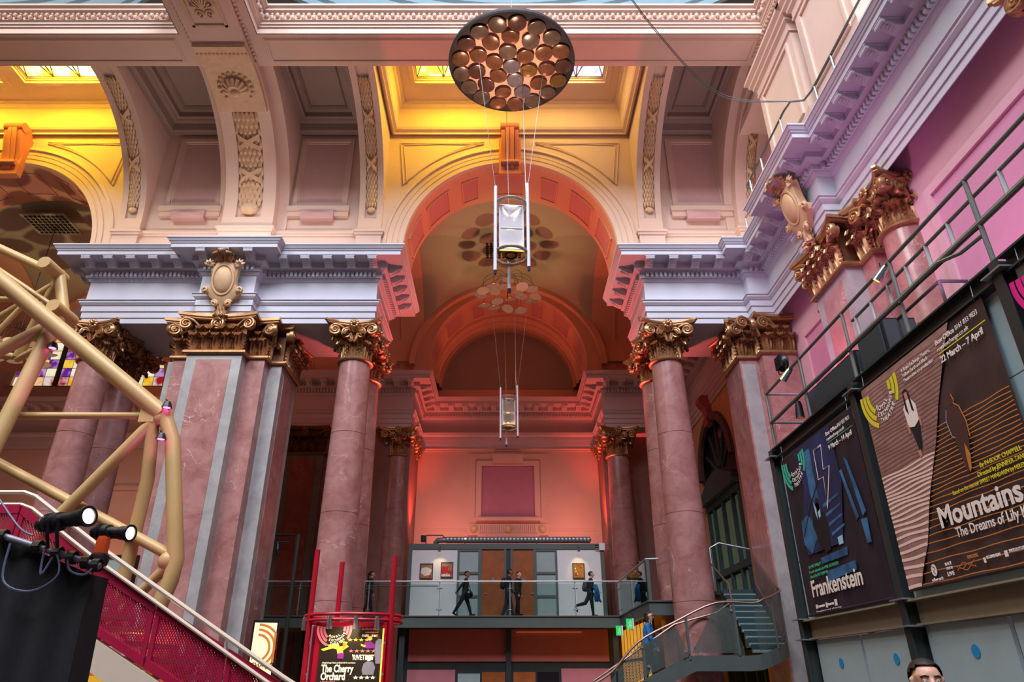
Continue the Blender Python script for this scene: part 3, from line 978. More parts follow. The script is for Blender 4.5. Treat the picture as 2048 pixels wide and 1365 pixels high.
for y0, y1 in ((DY - 2.04, DY - 1.35), (DY - 1.19, DY - .08), (DY + .08, DY + 1.2), (DY + 1.36, DY + 2.05)):
    for z0, z1 in ((2.7, 5.3), (5.7, 8.1)):
        MB().box(8.80, 8.84, y0 + .1, y1 - .1, z0, z1).build('pane', PALEGREEN, dk)
f = MB()
for a in (30, 60, 90, 120, 150):
    t = R(a)
    f.bar((8.88, DY + .4 * math.cos(t), DZ - .2 + .4 * math.sin(t)), (8.88, DY + DW * .97 * math.cos(t), DZ + DW * .97 * math.sin(t)), .08, .08)
f.build('fanlight_bars', TEAL, dk)
k = MB()
kp = [(0, -.55), (-.22, -.55), (-.3, -.3), (-.2, -.1), (-.3, .2), (-.5, .45), (-.5, .65), (-.35, .75), (0, .75)]
k.prism([(8.75 + o, DY - .28, DZ + DW + z + .1) for o, z in kp], (0, .56, 0))
k.build('keystone', mat('keystone_red', 'a84a4a', .7), WS_)
# enclosing walls outside the frame
le = MB(); le.box(-31.2, -31, 15, 35, 0, 22)
struct(le.build('wall_left', BW), 'plaster wall closing the left bay')
# ================================================================== capitals, columns, piers
def leaf_mesh(h, w, curl, nm, m):
    """acanthus leaf: stands at the origin, faces -Y, lobed edges, deep midrib, tip curling outward"""
    b = MB()
    nu, nv = 8, 11
    vs = []
    for j in range(nv + 1):
        t = j / nv
        if t < .66:
            z = h * t / .66 * .86; out = .02 + .07 * t
        else:
            a = (t - .66) / .34 * R(190)
            z = h * .86 + curl * math.sin(a) * .95; out = .066 + curl * 1.15 * (1 - math.cos(a))
        ww = w * (.58 + .52 * math.sin(math.pi * min(1, t * .85 + .1))) * (1 if t < .85 else 1 - (t - .85) * 3.0)
        lobe = 1 + .2 * math.cos(j * math.pi)
        for i in range(nu + 1):
            u = -1 + 2 * i / nu
            ridge = .042 * math.cos(i * math.pi)
            edge = -.06 * abs(u) ** 2
            vs.append((u * ww / 2 * (lobe if abs(u) > .7 else 1), -(out + ridge * (1 - .4 * t) + edge * (1 - t * .3)), z + (.02 * math.cos(j * math.pi) if abs(u) > .7 else 0)))
    b.add(vs, [(j * (nu + 1) + i, j * (nu + 1) + i + 1, (j + 1) * (nu + 1) + i + 1, (j + 1) * (nu + 1) + i) for j in range(nv) for i in range(nu)])
    return b.mesh(nm, m, 35)
def volute_mesh(s, m, flip=1):
    """scroll rising from the middle of a capital's face out to the corner; lies in XZ, faces -Y; s the sideways reach"""
    b = MB()
    pts = []
    cx, cz, r0 = s, .85, .195
    for i in range(9):
        t = i / 8
        p0, p1, p2, p3 = (.05 * s / .62, .42), (.10 * s / .62, .74), (.34 * s / .62, 1.03), (cx, cz + r0)
        q = [(1 - t) ** 3 * p0[k] + 3 * (1 - t) ** 2 * t * p1[k] + 3 * (1 - t) * t * t * p2[k] + t ** 3 * p3[k] for k in (0, 1)]
        pts.append((q[0], q[1], .03 + .015 * t))
    N_ = 30
    for i in range(1, N_ + 1):
        a = math.pi / 2 - i / N_ * 2 * math.pi * 1.9
        r = r0 * (1 - .82 * i / N_)
        pts.append((cx + r * math.cos(a), cz + r * math.sin(a), .042 - .02 * i / N_))
    def dep(x): return .49 + .17 * min(1, max(0, x / .62)) ** 1.3
    vs = []
    L = len(pts)
    for i, (x, z, wd) in enumerate(pts):
        x2, z2, _ = pts[min(i + 1, L - 1)]; x1, z1, _ = pts[max(i - 1, 0)]
        d = Vector((x2 - x1, z2 - z1)).normalized(); nrm = Vector((-d.y, d.x))
        y = dep(x)
        f = y + .10 + .03 * i / L
        for sg, yy in ((1, y), (1, f), (.5, f + .025), (-.5, f + .025), (-1, f), (-1, y)):
            vs.append((flip * (x + nrm.x * wd * sg), -yy, z + nrm.y * wd * sg))
    fs = [(i * 6 + k, i * 6 + k + 1, i * 6 + 7 + k, i * 6 + 6 + k) for i in range(L - 1) for k in range(5)]
    b.add(vs, fs)
    # web behind the scroll, eye in its middle
    yb = dep(cx) + .04
    b.lathe([(0, .03), (.15, .03), (.17, -.14), (0, -.14)], (flip * cx, -yb, cz), 16, axis='y')
    b.ball((flip * cx, -(dep(cx) + .13), cz), .045, 5)
    return b.mesh('volute', m, 50)
def rosette_mesh(m, r=.13):
    b = MB()
    for k in range(8):
        t = 2 * math.pi * k / 8
        b.ball((r * .62 * math.cos(t), 0, r * .62 * math.sin(t)), r * .4, 4, (1, .6, 1))
    b.ball((0, -.04, 0), r * .4, 5)
    return b.mesh('rosette', m, 60)
def abacus_mesh(hs, hs2, m, sag=.3, th=(1.05, 1.2)):
    """square slab with hollowed sides and cut corners; hs along X, hs2 along Y"""
    b = MB()
    def ring(k, z):
        pts = []
        c = .07
        for side in range(4):
            hx, hy = (hs, hs2) if side % 2 == 0 else (hs2, hs)
            n = 10
            for i in range(n):
                t = i / (n - 1)
                u = (-1 + 2 * t) * (hx - c)
                v = -hy + sag * (1 - (2 * t - 1) ** 2) * min(1, hx / .9)
                u *= k; v *= k
                for _ in range(side):
                    u, v = -v, u
                pts.append((u, v, z))
        return pts
    rs = [ring(.90, th[0]), ring(.95, th[0] + .03), ring(.95, th[0] + .06), ring(1.0, th[0] + .09), ring(1.0, th[1])]
    n = len(rs[0])
    vs = [p for r in rs for p in r]
    fs = [tuple(range(n))[::-1], tuple(range(4 * n, 5 * n))]
    for i in range(4):
        fs += [(i * n + k, i * n + (k + 1) % n, (i + 1) * n + (k + 1) % n, (i + 1) * n + k) for k in range(n)]
    b.add(vs, fs)
    return b.mesh('abacus', m, 35)
CAPM = {}
def cap_meshes(m):
    if m.name in CAPM: return CAPM[m.name]
    b = MB(); b.lathe([(.47, -.0), (.5, .05), (.49, .5), (.53, .8), (.64, 1.02), (.7, 1.06), (0, 1.06)], (0, 0, 0), 24)
    c = MB(); c.lathe([(.48, -.13), (.54, -.13), (.59, -.10), (.6, -.06), (.57, -.02), (.53, 0), (.48, 0)], (0, 0, 0), 28)
    CAPM[m.name] = dict(bell=b.mesh('capital', m, 40), collar=c.mesh('collar', m, 40), l1=leaf_mesh(.5, .44, .115, 'leaf', m), l2=leaf_mesh(.82, .42, .15, 'leaf', m),
                        vl=volute_mesh(.60, m, -1), vr=volute_mesh(.60, m, 1), ros=rosette_mesh(m), ab=abacus_mesh(.95, .95, m),
                        vl2=volute_mesh(.30, m, -1), vr2=volute_mesh(.30, m, 1))
    return CAPM[m.name]
def round_capital(parent, loc, m, rot=0):
    k = cap_meshes(m)
    cp = obj('capital', k['bell'], parent, loc, (0, 0, rot))
    obj('collar', k['collar'], cp)
    for i in range(8):
        t = 2 * math.pi * i / 8
        obj('leaf', k['l1'], cp, (.45 * math.sin(t), -.45 * math.cos(t), 0), (0, 0, t))
        t += math.pi / 8
        obj('leaf', k['l2'], cp, (.44 * math.sin(t), -.44 * math.cos(t), 0.0), (0, 0, t))
    for i in range(4):
        t = math.pi / 2 * i
        obj('volute', k['vl'], cp, None, (0, 0, t)); obj('volute', k['vr'], cp, None, (0, 0, t))
        obj('volute', k['vl2'], cp, (0, .03, -.03), (0, 0, t), (.8, 1, .95)); obj('volute', k['vr2'], cp, (0, .03, -.03), (0, 0, t), (.8, 1, .95))
        obj('rosette', k['ros'], cp, (.74 * math.sin(t), -.74 * math.cos(t), 1.08), (0, 0, t), (1.3, 1.2, 1.3))
    obj('abacus', k['ab'], cp)
    return cp
SH = {}
def shaft_mesh(m, r0, r1, h):
    key = (m.name, r0, h)
    if key not in SH:
        b = MB()
        prof = []
        for i in range(13):
            t = i / 12
            r = r0 - (r0 - r1) * (max(0, t - .15) / .85) ** 1.5
            prof.append((r, h * t))
        # drum joints as fine grooves
        out = []
        for j, (r, z) in enumerate(prof):
            out.append((r, z))
            if j in (3, 6, 9):
                out += [(r, z + .012), (r - .012, z + .018), (r - .012, z + .026), (r, z + .032)]
        b.lathe(out, (0, 0, 0), 40)
        SH[key] = b.mesh('shaft', m, 40)
    return SH[key]
BASEM = mat('column_base_stone', '8d7a74', .5, vary=.1)
def base_mesh():
    if 'base' not in SH:
        b = MB(); b.lathe([(.88, .0), (.88, .3), (.84, .32), (.86, .42), (.78, .5), (.7, .52), (.7, .6), (.76, .66), (.72, .74), (.6, .76)], (0, 0, 0), 28)
        b.box(-.9, .9, -.9, .9, -.35, 0)
        SH['base'] = b.mesh('base', BASEM, 40)
    return SH['base']
ZCAP = ZC - 1.2
def column(x, y, label, group, m=PINK, cm=GOLD):
    t = thing('marble_column', label, 'column', (x, y, 0), group=group)
    t['kind'] = 'thing'
    obj('base', base_mesh(), t, (0, 0, .35))
    obj('shaft', shaft_mesh(m, .6, .5, ZCAP - .1 - 1.1), t, (0, 0, 1.1))
    round_capital(t, (0, 0, ZCAP), cm)
    return t
FG, BG, RG = 'columns carrying the front arches', 'columns of the rear bays', 'columns along the right wall'
column(-5.18, CY, 'pink marble column left of the central arch, front of its pair', FG)
column(-5.18, 22.75, 'pink marble column half hidden behind the front one, left of the central arch', FG)
column(5.18, CY, 'pink marble column right of the central arch behind the curved stair', FG)
column(5.18, 22.75, 'pink marble column half hidden behind the front one, right of the central arch', FG)
column(-13.82, CY, 'pink marble column at the left end of the great pier behind the yellow truss', FG)
column(-13.82, 22.75, 'pink marble column behind the leftmost front column', FG)
column(-5.18, 31.75, 'red lit marble column in the rear bay left of the white gallery partition', BG)
column(-5.18, 33.5, 'rearmost marble column against the back wall on the left', BG)
column(5.18, 31.75, 'red lit marble column in the rear bay right of the white gallery partition', BG)
column(5.18, 33.5, 'rearmost marble column against the back wall on the right', BG)
column(9.2, 13.5, 'pink marble column on the right wall beyond the steel railing', RG)
column(9.15, 7.4, 'column whose gilded capital shows in the top right corner', RG)

# --- great pier: cruciform marble pier with a gilded capital
def pier_cap_face(parent, W, z0, m, faces, n):
    """faces: list of (cx, cy, rot, width); leaves, rosettes, volutes and a hollow-sided abacus on each"""
    k = cap_meshes(m)
    for cx, cy, rot, wd, ab in faces:
        ca, sa = math.cos(rot), math.sin(rot)
        def pl(u, v, z): return (cx + u * ca - v * sa, cy + u * sa + v * ca, z)
        nn = max(1, int(round(wd / .36)))
        for i in range(nn):
            u = -wd / 2 + wd * (i + .5) / nn
            obj('leaf', k['l1'], parent, pl(u, 0, z0), (0, 0, rot), (1, 1, 1.0))
            if i < nn - 1:
                obj('leaf', k['l2'], parent, pl(u + wd / nn / 2, .02, z0), (0, 0, rot), (.85, 1, .9))
                obj('rosette', k['ros'], parent, pl(u + wd / nn / 2, -.1, z0 + .47), (0, 0, rot), (.6, .8, .6))
        vl, vr = (k['vl'], k['vr'])
        sc = 1.0
        if wd > 1.3:
            off = wd / 2 - .48
            obj('volute', vl, parent, pl(-off, .5, z0), (0, 0, rot)); obj('volute', vr, parent, pl(off, .5, z0), (0, 0, rot))
            obj('volute', k['vr2'], parent, pl(-off + .12, .47, z0), (0, 0, rot)); obj('volute', k['vl2'], parent, pl(off - .12, .47, z0), (0, 0, rot))
            obj('rosette', k['ros'], parent, pl(0, -.2, z0 + 1.08), (0, 0, rot), (1.2, 1.2, 1.2))
        elif ab:
            obj('volute', k['vl2'] if ab < 0 else k['vr2'], parent, pl(0.0, .45, z0), (0, 0, rot), (1.1, 1, 1))
def box_shell(x0, x1, y0, y1, z0, z1): return MB().box(x0, x1, y0, y1, z0, z1)
def pier_body(t, rect, bfs, h0, h1, panels):
    """rect main block, bfs break-fronts (boxes); marble strips laid on as parts"""
    MB().box(*rect, h0, h1).build('pier_core', PINK, t)
    for b_ in bfs:
        MB().box(*b_, h0, h1).build('break_front', GREY, t)
    for p in panels:
        MB().box(*p).build('marble_panel', PINK, t)
def collar_path(t, path, z, m, closed=True):
    MB().sweep(path, [(0, z - .14), (.05, z - .14), (.1, z - .1), (.1, z - .04), (.06, z), (0, z + .02)], closed).build('collar', m, t)
P = thing('great_pier', 'broad cruciform marble pier with grey framed panel under the cartouche', 'pier', (PIER, 20.5, 0))
# local coordinates: x about the axis, y from the front plane
pier_body(P, (-1.48, 1.48, 0, 2.7), [(-.88, .88, -.42, .02), (1.46, 1.9, .47, 2.23), (-1.9, -1.46, .47, 2.23)], 0, ZCAP,
          [(-.56, .56, -.435, -.4, 1.2, ZCAP - .32), (1.88, 1.915, .8, 1.9, 1.2, ZCAP - .32)])
# joints in the panel
PC = MB().box(-1.5, 1.5, -.0, 2.7, ZCAP, ZC).build('capital', GOLD_SHADE, P)
MB().box(-.9, .9, -.42, 0, ZCAP, ZC).build('capital_core', GOLD_SHADE, PC)
MB().box(1.5, 1.92, .45, 2.25, ZCAP, ZC).build('capital_core', GOLD_SHADE, PC)
pier_cap_face(PC, 0, ZCAP, GOLD, [(0, -.44, 0, 1.78, 0), (-1.22, -.02, 0, .58, -1), (1.22, -.02, 0, .58, 1), (1.52, .22, math.pi / 2, .45, -1), (1.94, 1.35, math.pi / 2, 1.78, 0), (1.52, 2.45, math.pi / 2, .45, 1), (-1.52, .22, -math.pi / 2, .45, 1)], 5)
collar_path(P, [(-1.5, 0), (-.9, 0), (-.9, -.44), (.9, -.44), (.9, 0), (1.5, 0), (1.5, .45), (1.92, .45), (1.92, 2.25), (1.5, 2.25), (1.5, 2.7), (-1.5, 2.7)], ZCAP, GOLD)
def slab_abacus(parent, pts_fn, m):
    pass
def face_abacus(parent, cx, cy, rot, wd, m, sag=.2, depth=.55):
    """hollow-fronted abacus slab over one face"""
    b = MB()
    n = 12
    rings = []
    for k, z in ((-.06, 1.05), (-.02, 1.08), (-.02, 1.11), (.03, 1.14), (.03, 1.235)):
        pts = []
        for i in range(n + 1):
            t = i / n
            u = (-1 + 2 * t) * (wd / 2 + k)
            v = -depth * .6 - k + sag * (1 - (2 * t - 1) ** 2)
            pts.append((u, v, z))
        pts += [(wd / 2 + k - .08, .3, z), (-wd / 2 - k + .08, .3, z)]
        rings.append(pts)
    m_ = len(rings[0])
    b.add([p for r in rings for p in r], [tuple(range(m_))[::-1], tuple(range(4 * m_, 5 * m_))] + [(i * m_ + q, i * m_ + (q + 1) % m_, (i + 1) * m_ + (q + 1) % m_, (i + 1) * m_ + q) for i in range(4) for q in range(m_)])
    return b.build('abacus', m, parent, 35, (cx, cy, ZCAP), (0, 0, rot))
face_abacus(PC, 0, -.44, 0, 2.5, GOLD)
face_abacus(PC, 0, -.03, 0, 3.75, GOLD, .25)
face_abacus(PC, 1.9, 1.35, math.pi / 2, 2.5, GOLD)
face_abacus(PC, 1.5, 1.35, math.pi / 2, 3.4, GOLD, .2)

# --- pier on the right wall
PR = thing('wall_pier', 'marble pier with gilded capital on the right wall under the tilted cartouche', 'pier', (8.8, 15.75, 0), (0, 0, -math.pi / 2))
pier_body(PR, (-1.48, 1.48, 0, .9), [(-.88, .88, -.42, .02)], 0, ZCAP, [(-.56, .56, -.435, -.4, 1.2, ZCAP - .32)])
PRC = MB().box(-1.5, 1.5, 0, .9, ZCAP, ZC).build('capital', GOLD_SHADE, PR)
MB().box(-.9, .9, -.42, 0, ZCAP, ZC).build('capital_core', GOLD_SHADE, PRC)
pier_cap_face(PRC, 0, ZCAP, GOLD, [(0, -.44, 0, 1.78, 0), (-1.22, -.02, 0, .58, -1), (1.22, -.02, 0, .58, 1), (-1.52, .3, -math.pi / 2, .6, 1), (1.52, .3, math.pi / 2, .6, -1)], 5)
collar_path(PR, [(-1.5, .9), (-1.5, 0), (-.9, 0), (-.9, -.44), (.9, -.44), (.9, 0), (1.5, 0), (1.5, .9)], ZCAP, GOLD, False)
face_abacus(PRC, 0, -.44, 0, 2.5, GOLD)
face_abacus(PRC, 0, -.03, 0, 3.75, GOLD, .25)

# --- pilasters against the rear wall
def pilaster(x, y, label, wd=2.1):
    t = thing('rear_pilaster', label, 'pilaster', (x, y, 0), group='pilasters of the rear wall')
    MB().box(-wd / 2 + .12, wd / 2 - .12, 0, .6, 0, ZCAP).build('shaft', GREYD, t)
    MB().box(-wd / 2 + .5, wd / 2 - .5, -.02, .1, .8, ZCAP - .3).build('marble_panel', PINKD, t)
    c = MB().box(-wd / 2 + .12, wd / 2 - .12, 0.02, .6, ZCAP, ZC).build('capital', GOLD_SHADE, t)
    pier_cap_face(c, 0, ZCAP, GOLD_SHADE, [(0, 0, 0, wd - .25, 0)], 5)
    face_abacus(c, 0, 0, 0, wd + .1, GOLD_SHADE)
    collar_path(t, [(-wd / 2 + .1, .5), (-wd / 2 + .1, 0), (wd / 2 - .1, 0), (wd / 2 - .1, .5)], ZCAP, GOLD_SHADE, False)
GREYD = marble('olive_grey_marble', '6f665c', '574f48', '8a8378', .3, .4)
pilaster(-9.5, 31.15, 'dark marble pilaster with gilded capital seen between the great pier and the column')
pilaster(-13.4, 31.15, 'dark marble pilaster behind the leftmost columns')
rw = MB(); rw.box(-14.4, -4.6, 31.4, 34.6, 0, ZC)
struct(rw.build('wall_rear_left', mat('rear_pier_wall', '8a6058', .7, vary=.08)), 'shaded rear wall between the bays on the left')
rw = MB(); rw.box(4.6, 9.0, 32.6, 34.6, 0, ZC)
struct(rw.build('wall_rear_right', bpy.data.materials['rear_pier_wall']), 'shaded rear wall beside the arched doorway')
# corner pilasters on the right
CP = thing('corner_pier', 'stepped marble corner pier with gilded capitals where the arcade meets the right wall', 'pier', (7.42, 20.5, 0))
MB().box(0, 1.6, 0, 1.5, 0, ZCAP).build('pier_core', PINK, CP)
MB().box(.62, 1.7, -.42, .02, 0, ZCAP).build('break_front', PINK, CP)
MB().box(.05, .5, -.012, 0, 1.2, ZCAP - .3).build('marble_panel', GREY, CP)
c_ = MB().box(.02, 1.6, .02, 1.5, ZCAP, ZC).build('capital', GOLD_SHADE, CP)
MB().box(.64, 1.7, -.40, .02, ZCAP, ZC).build('capital_core', GOLD_SHADE, c_)
pier_cap_face(c_, 0, ZCAP, GOLD, [(-.02, .75, -math.pi / 2, 1.4, 0), (.31, -.02, 0, .6, -1), (1.2, -.44, 0, 1.1, -1), (.6, -.2, -math.pi / 2, .4, 1)], 5)
obj('volute', cap_meshes(GOLD)['vl'], c_, (.62, -.02, ZCAP)); obj('volute', cap_meshes(GOLD)['vl'], c_, (1.3, -.0, ZCAP))
face_abacus(c_, -.02, .75, -math.pi / 2, 1.9, GOLD)
face_abacus(c_, .42, -.03, 0, 1.3, GOLD)
face_abacus(c_, 1.25, -.44, 0, 1.6, GOLD)
collar_path(CP, [(0, 1.5), (0, 0), (.62, 0), (.62, -.42), (1.7, -.42)], ZCAP, GOLD, False)

# --- cartouches
def cartouche(name, label, loc, rot):
    t = thing(name, label, 'cartouche', loc, rot, 'cartouches on the entablature')
    t.scale = (1.12, 1.1, 1.12)
    # shield body: relief grown from an outline
    out = [(0, .74), (.2, .70), (.33, .58), (.45, .62), (.40, .38), (.36, .15), (.38, -.05), (.52, -.18), (.50, -.32), (.34, -.46), (.2, -.58), (.12, -.66), (0, -.7)]
    ring = out + [(-x, z) for x, z in out[-2:0:-1]]
    b = MB()
    n = len(ring)
    vs = [(x, 0, z) for x, z in ring] + [(x * .97, -.16, z * .98) for x, z in ring] + [(x * .78, -.22, z * .82 + .02) for x, z in ring]
    fs = [(i, (i + 1) % n, n + (i + 1) % n, n + i) for i in range(n)] + [(n + i, n + (i + 1) % n, 2 * n + (i + 1) % n, 2 * n + i) for i in range(n)] + [tuple(range(2 * n, 3 * n))]
    b.add(vs, fs)
    b.build('shield', PALEGOLD, t, 35)
    o = MB(); o.ball((0, -.2, .1), .42, 12, (.66, .34, 1))
    o.build('oval_boss', PALEGOLD, t, 60)
    r = MB(); r.tube([(.31 * math.cos(2 * math.pi * i / 32), -.22, .1 + .46 * math.sin(2 * math.pi * i / 32)) for i in range(32)], .04, 6, closed=True)
    r.build('oval_rim', PALEGOLD, t, 60)
    for sx in (-1, 1):
        for cx, cz, r0, st, nm in ((.5, -.2, .11, 2.2, 'scroll'), (.2, -.62, .1, .5, 'scroll'), (.17, .78, .09, -.6, 'scroll')):
            s_ = MB()
            pts = []
            for i in range(22):
                a = st + i / 21 * 2 * math.pi * 1.5
                rr = r0 * (1 - .7 * i / 21)
                pts.append((sx * (cx + rr * math.cos(a)), -.18 - .05 * i / 21, cz + rr * math.sin(a)))
            s_.tube(pts, .04, 6)
            s_.build(nm, PALEGOLD, t, 60)
        # corner foliage
        f = MB()
        for k in range(6):
            a = R(20 + 36 * k)
            f.tube([(sx * .44, -.15, .56), (sx * (.44 + .1 * math.cos(a)), -.24, .56 + .1 * math.sin(a)), (sx * (.44 + .17 * math.cos(a)), -.2, .56 + .2 * math.sin(a))], [.05, .05, .015], 5)
        f.build('foliage', PALEGOLD, t, 60)
    # acanthus plume above and pendant below
    lm = leaf_mesh(.52, .36, .09, 'plume', PALEGOLD)
    for dx, rz, sc in ((0, 0, 1), (-.1, R(28), .8), (.1, R(-28), .8)):
        obj('plume', lm, t, (dx, -.16, .66), (R(8), rz * -.8, 0), (sc, 1.2, sc * .72))
    lm2 = leaf_mesh(.62, .36, .06, 'pendant_leaf', PALEGOLD)
    for dx, rz, sc in ((0, 0, 1), (-.08, R(20), .85), (.08, R(-20), .85)):
        obj('pendant_leaf', lm2, t, (dx, -.12, -.55), (0, math.pi - rz * .8, 0), (sc, 1.2, sc))
cartouche('cartouche', 'cream scrolled cartouche with oval boss above the great pier', (PIER, 19.84, 13.44), (R(13), 0, 0))
cartouche('cartouche', 'cream scrolled cartouche with oval boss on the right wall cornice', (8.04, 15.75, 13.46), (R(13), 0, -math.pi / 2))

for o_ in (P, PR, CP): o_['kind'] = 'thing'
for o_ in COL.objects:
    if o_.name.startswith('rear_pilaster'): o_['kind'] = 'thing'
# ================================================================== shared makers
def text(body, size, m, parent, loc, align='LEFT', bold=0.0, rot=(0, 0, 0), name='lettering', ext=.002, width=None):
    """flat lettering as a mesh"""
    cu = bpy.data.curves.new(name, 'FONT')
    cu.body = body
    cu.size = size
    cu.align_x = align
    cu.offset = bold * size
    cu.extrude = ext
    cu.resolution_u = 3
    t = bpy.data.objects.new('tmp', cu)
    me = evaluated(t)
    bpy.data.curves.remove(cu)
    me.materials.clear()
    me.materials.append(m)
    xs = 1.0
    if width:
        ws_ = [v.co.x for v in me.vertices]
        xs = width / max(1e-4, max(ws_) - min(ws_))
    return obj(name, me, parent, loc, rot, (xs, 1, 1))
def fit_text(body, width, size, m, parent, loc, bold=0.0, name='lettering'):
    return text(body, size, m, parent, loc, 'LEFT', bold, name=name, width=width)
class Print(MB):
    """flat printed shapes in local (u, v) with a little lift w"""
    def poly(s, pts, w=.004, m=0):
        s.m = m
        return s.add([(u, v, w) for u, v in pts], [tuple(range(len(pts)))])
    def strip(s, pts, wd, w=.004, m=0):
        s.m = m
        vs = []
        n = len(pts)
        for i, (u, v) in enumerate(pts):
            a = pts[max(i - 1, 0)]; b = pts[min(i + 1, n - 1)]
            d = Vector((b[0] - a[0], b[1] - a[1])).normalized()
            vs += [(u - d.y * wd / 2, v + d.x * wd / 2, w), (u + d.y * wd / 2, v - d.x * wd / 2, w)]
        return s.add(vs, [(2 * i, 2 * i + 1, 2 * i + 3, 2 * i + 2) for i in range(n - 1)])
    def disc(s, c, ru, rv, w=.004, m=0, n=14, a0=0, a1=360):
        return s.poly([(c[0] + ru * math.cos(R(a0 + (a1 - a0) * i / n)), c[1] + rv * math.sin(R(a0 + (a1 - a0) * i / n))) for i in range(n)], w, m)
def flat(name, c, rough=.8, emit=0.0):
    return mat(name, c, rough, vary=0, emit=c if emit else None, estr=emit)
INK_W = flat('print_white', 'f4e6e0')
def ring_logo(parent, c, r, m, tm, w, emit=False):
    """three open rings with the words running along them"""
    for k in range(3):
        ri = r * (.62 + .19 * k)
        segs_ = ((180, 248 + 6 * k), (318 - 9 * k, 360 + 14)) if k < 3 else ()
        for a0, a1 in ((172, 232 + 8 * k), (345 - 10 * k, 370)):
            pts = [(c[0] + ri * math.cos(R(a0 + (a1 - a0) * i / 14)), c[1] + ri * math.sin(R(a0 + (a1 - a0) * i / 14))) for i in range(15)]
            Print().strip(pts, r * .145, w).build('ring_arc', m, parent)
    for k, word in enumerate(('ROYAL', 'EXCHANGE', 'THEATRE')):
        ri = r * (.55 + .19 * k)
        n = len(word)
        st = 15.5 - 3.2 * k + (2 if k == 0 else 0)
        a = 240 + 10 * k
        for ch in word:
            t = R(a)
            text(ch, r * .195, tm, parent, (c[0] + ri * math.cos(t), c[1] + ri * math.sin(t), w + .002), 'CENTER', .008, (0, 0, t + math.pi / 2))
            a += st
STEEL = mat('grey_green_steel', '5c6664', .45, .3, vary=.05)
STEELD = mat('dark_steel', '3d4444', .4, .4, vary=.05)
STEELL = mat('bright_steel', 'a2a8ae', .42, .7, vary=.03)
BLACKM = mat('black_metal', '17181c', .4, .2, vary=0)
PANELG = mat('pale_panel', 'a8c0c8', .65, vary=.04, scale=2)
BANROT = (R(90), 0, R(-90))

# ================================================================== banner frame on the right
XF = 6.5
BF = thing('banner_frame', 'dark steel frame holding the big hanging banners on the right', 'frame', (XF, 16.65, 0))
def L3(x, y, z): return (x - XF, y - 16.65, z)
for y in (16.62, 12.26, 7.95):
    b = MB()
    b.box(-.16, -.14, y - 16.65 - .09, y - 16.65 + .09, 0, 6.75); b.box(.1, .12, y - 16.65 - .09, y - 16.65 + .09, 0, 6.75); b.box(-.14, .1, y - 16.65 - .012, y - 16.65 + .012, 0, 6.75)
    b.build('post', STEELD, BF)
    for z in (2.42, 2.835, 6.55):
        MB().box(-.24, .1, y - 16.65 - .2, y - 16.65 + .2, z, z + .025).build('bracket_plate', STEELL, BF)
for y0, y1 in ((16.6, 12.3), (12.2, 8.0), (7.9, 3.6)):
    b = MB(); b.box(-.12, .1, y1 - 16.65, y0 - 16.65, 6.5, 6.53); b.box(-.0, .02, y1 - 16.65, y0 - 16.65, 6.53, 6.75); b.box(-.12, .1, y1 - 16.65, y0 - 16.65, 6.75, 6.78)
    b.build('top_beam', STEELD, BF)
    b = MB(); b.box(-.14, .1, y1 - 16.65, y0 - 16.65, 2.8, 2.83); b.box(.06, .08, y1 - 16.65, y0 - 16.65, 2.47, 2.8); b.box(-.02, .1, y1 - 16.65, y0 - 16.65, 2.44, 2.47)
    b.build('middle_beam', mat('beam_olive', '8f8570', .6, vary=.05) if y0 == 16.6 else bpy.data.materials['beam_olive'], BF)
    for a, c_ in ((y0, (y0 + y1) / 2 + .02), ((y0 + y1) / 2 - .02, y1)):
        MB().box(.1, .16, min(a, c_) - 16.65 + .03, max(a, c_) - 16.65 - .03, 0, 2.43).build('lower_panel', PANELG, BF)
    for z0, z1 in ((2.84, 4.06), (4.08, 5.28), (5.3, 6.48)):
        MB().box(.03, .08, y1 - 16.65 + .06, y0 - 16.65 - .06, z0, z1).build('back_panel', PANELG, BF)
STK = flat('sticker_blue', '2496d6', .5)
for i, (y, z) in enumerate(((15.49, 1.95), (13.29, 1.97), (11.02, 2.02))):
    s = MB().lathe([(0, -.012), (.095, -.012), (.095, 0)], (0, 0, 0), 20, axis='x')
    o = s.build('door_sticker', STK, None, False, (XF + .1, y, z))
    tag(o, ['round blue sticker on the pale panel farthest along the banner wall', 'round blue sticker on the pale panel under the banner seam, middle of three', 'round blue sticker on the pale panel nearest the man'][i], 'sticker', 'blue stickers on the pale panels')
# railing on top of the frame
RAILM = mat('railing_grey', '79807e', .4, .35, vary=.04)
RUNGM = mat('rung_aluminium', 'c4c8cc', .4, .3, vary=.02)
RL = thing('steel_railing', 'grey tubular railing with ladder rungs above the banners', 'railing', (XF, 16.6, 6.78))
def rl(x, y, z): return (x - XF, y - 16.6, z - 6.78)
MB().tube([rl(XF, 16.6, 8.25), rl(XF, 3.6, 8.25)], .035, 8).build('top_rail', RAILM, RL, 40)
MB().tube([rl(XF, 16.6, 7.48), rl(XF, 3.6, 7.48)], .045, 8).build('lower_rail', RAILM, RL, 40)
for y in (16.6, 14.4, 12.2, 10.3, 8.1, 6.0):
    MB().tube([rl(XF, y, 6.78), rl(XF, y, 8.27)], .035, 8).build('post', RAILM, RL, 40)
    if y > 16:
        for z in (7.48, 8.25):
            MB().tube([rl(XF, y, z), rl(XF + 1.0, y, z)], .03, 8).build('return_rail', RAILM, RL, 40)
for z in (7.62, 8.02):
    MB().tube([rl(XF + .12, 12.1, z), rl(XF + .12, 3.6, z)], .03, 8).build('ladder_rail', RAILM, RL, 40)
y = 11.95
while y > 5:
    MB().tube([rl(XF + .12, y, 7.62), rl(XF + .12, y, 8.02)], .034, 8).build('ladder_rung', RUNGM, RL, 40)
    y -= .62
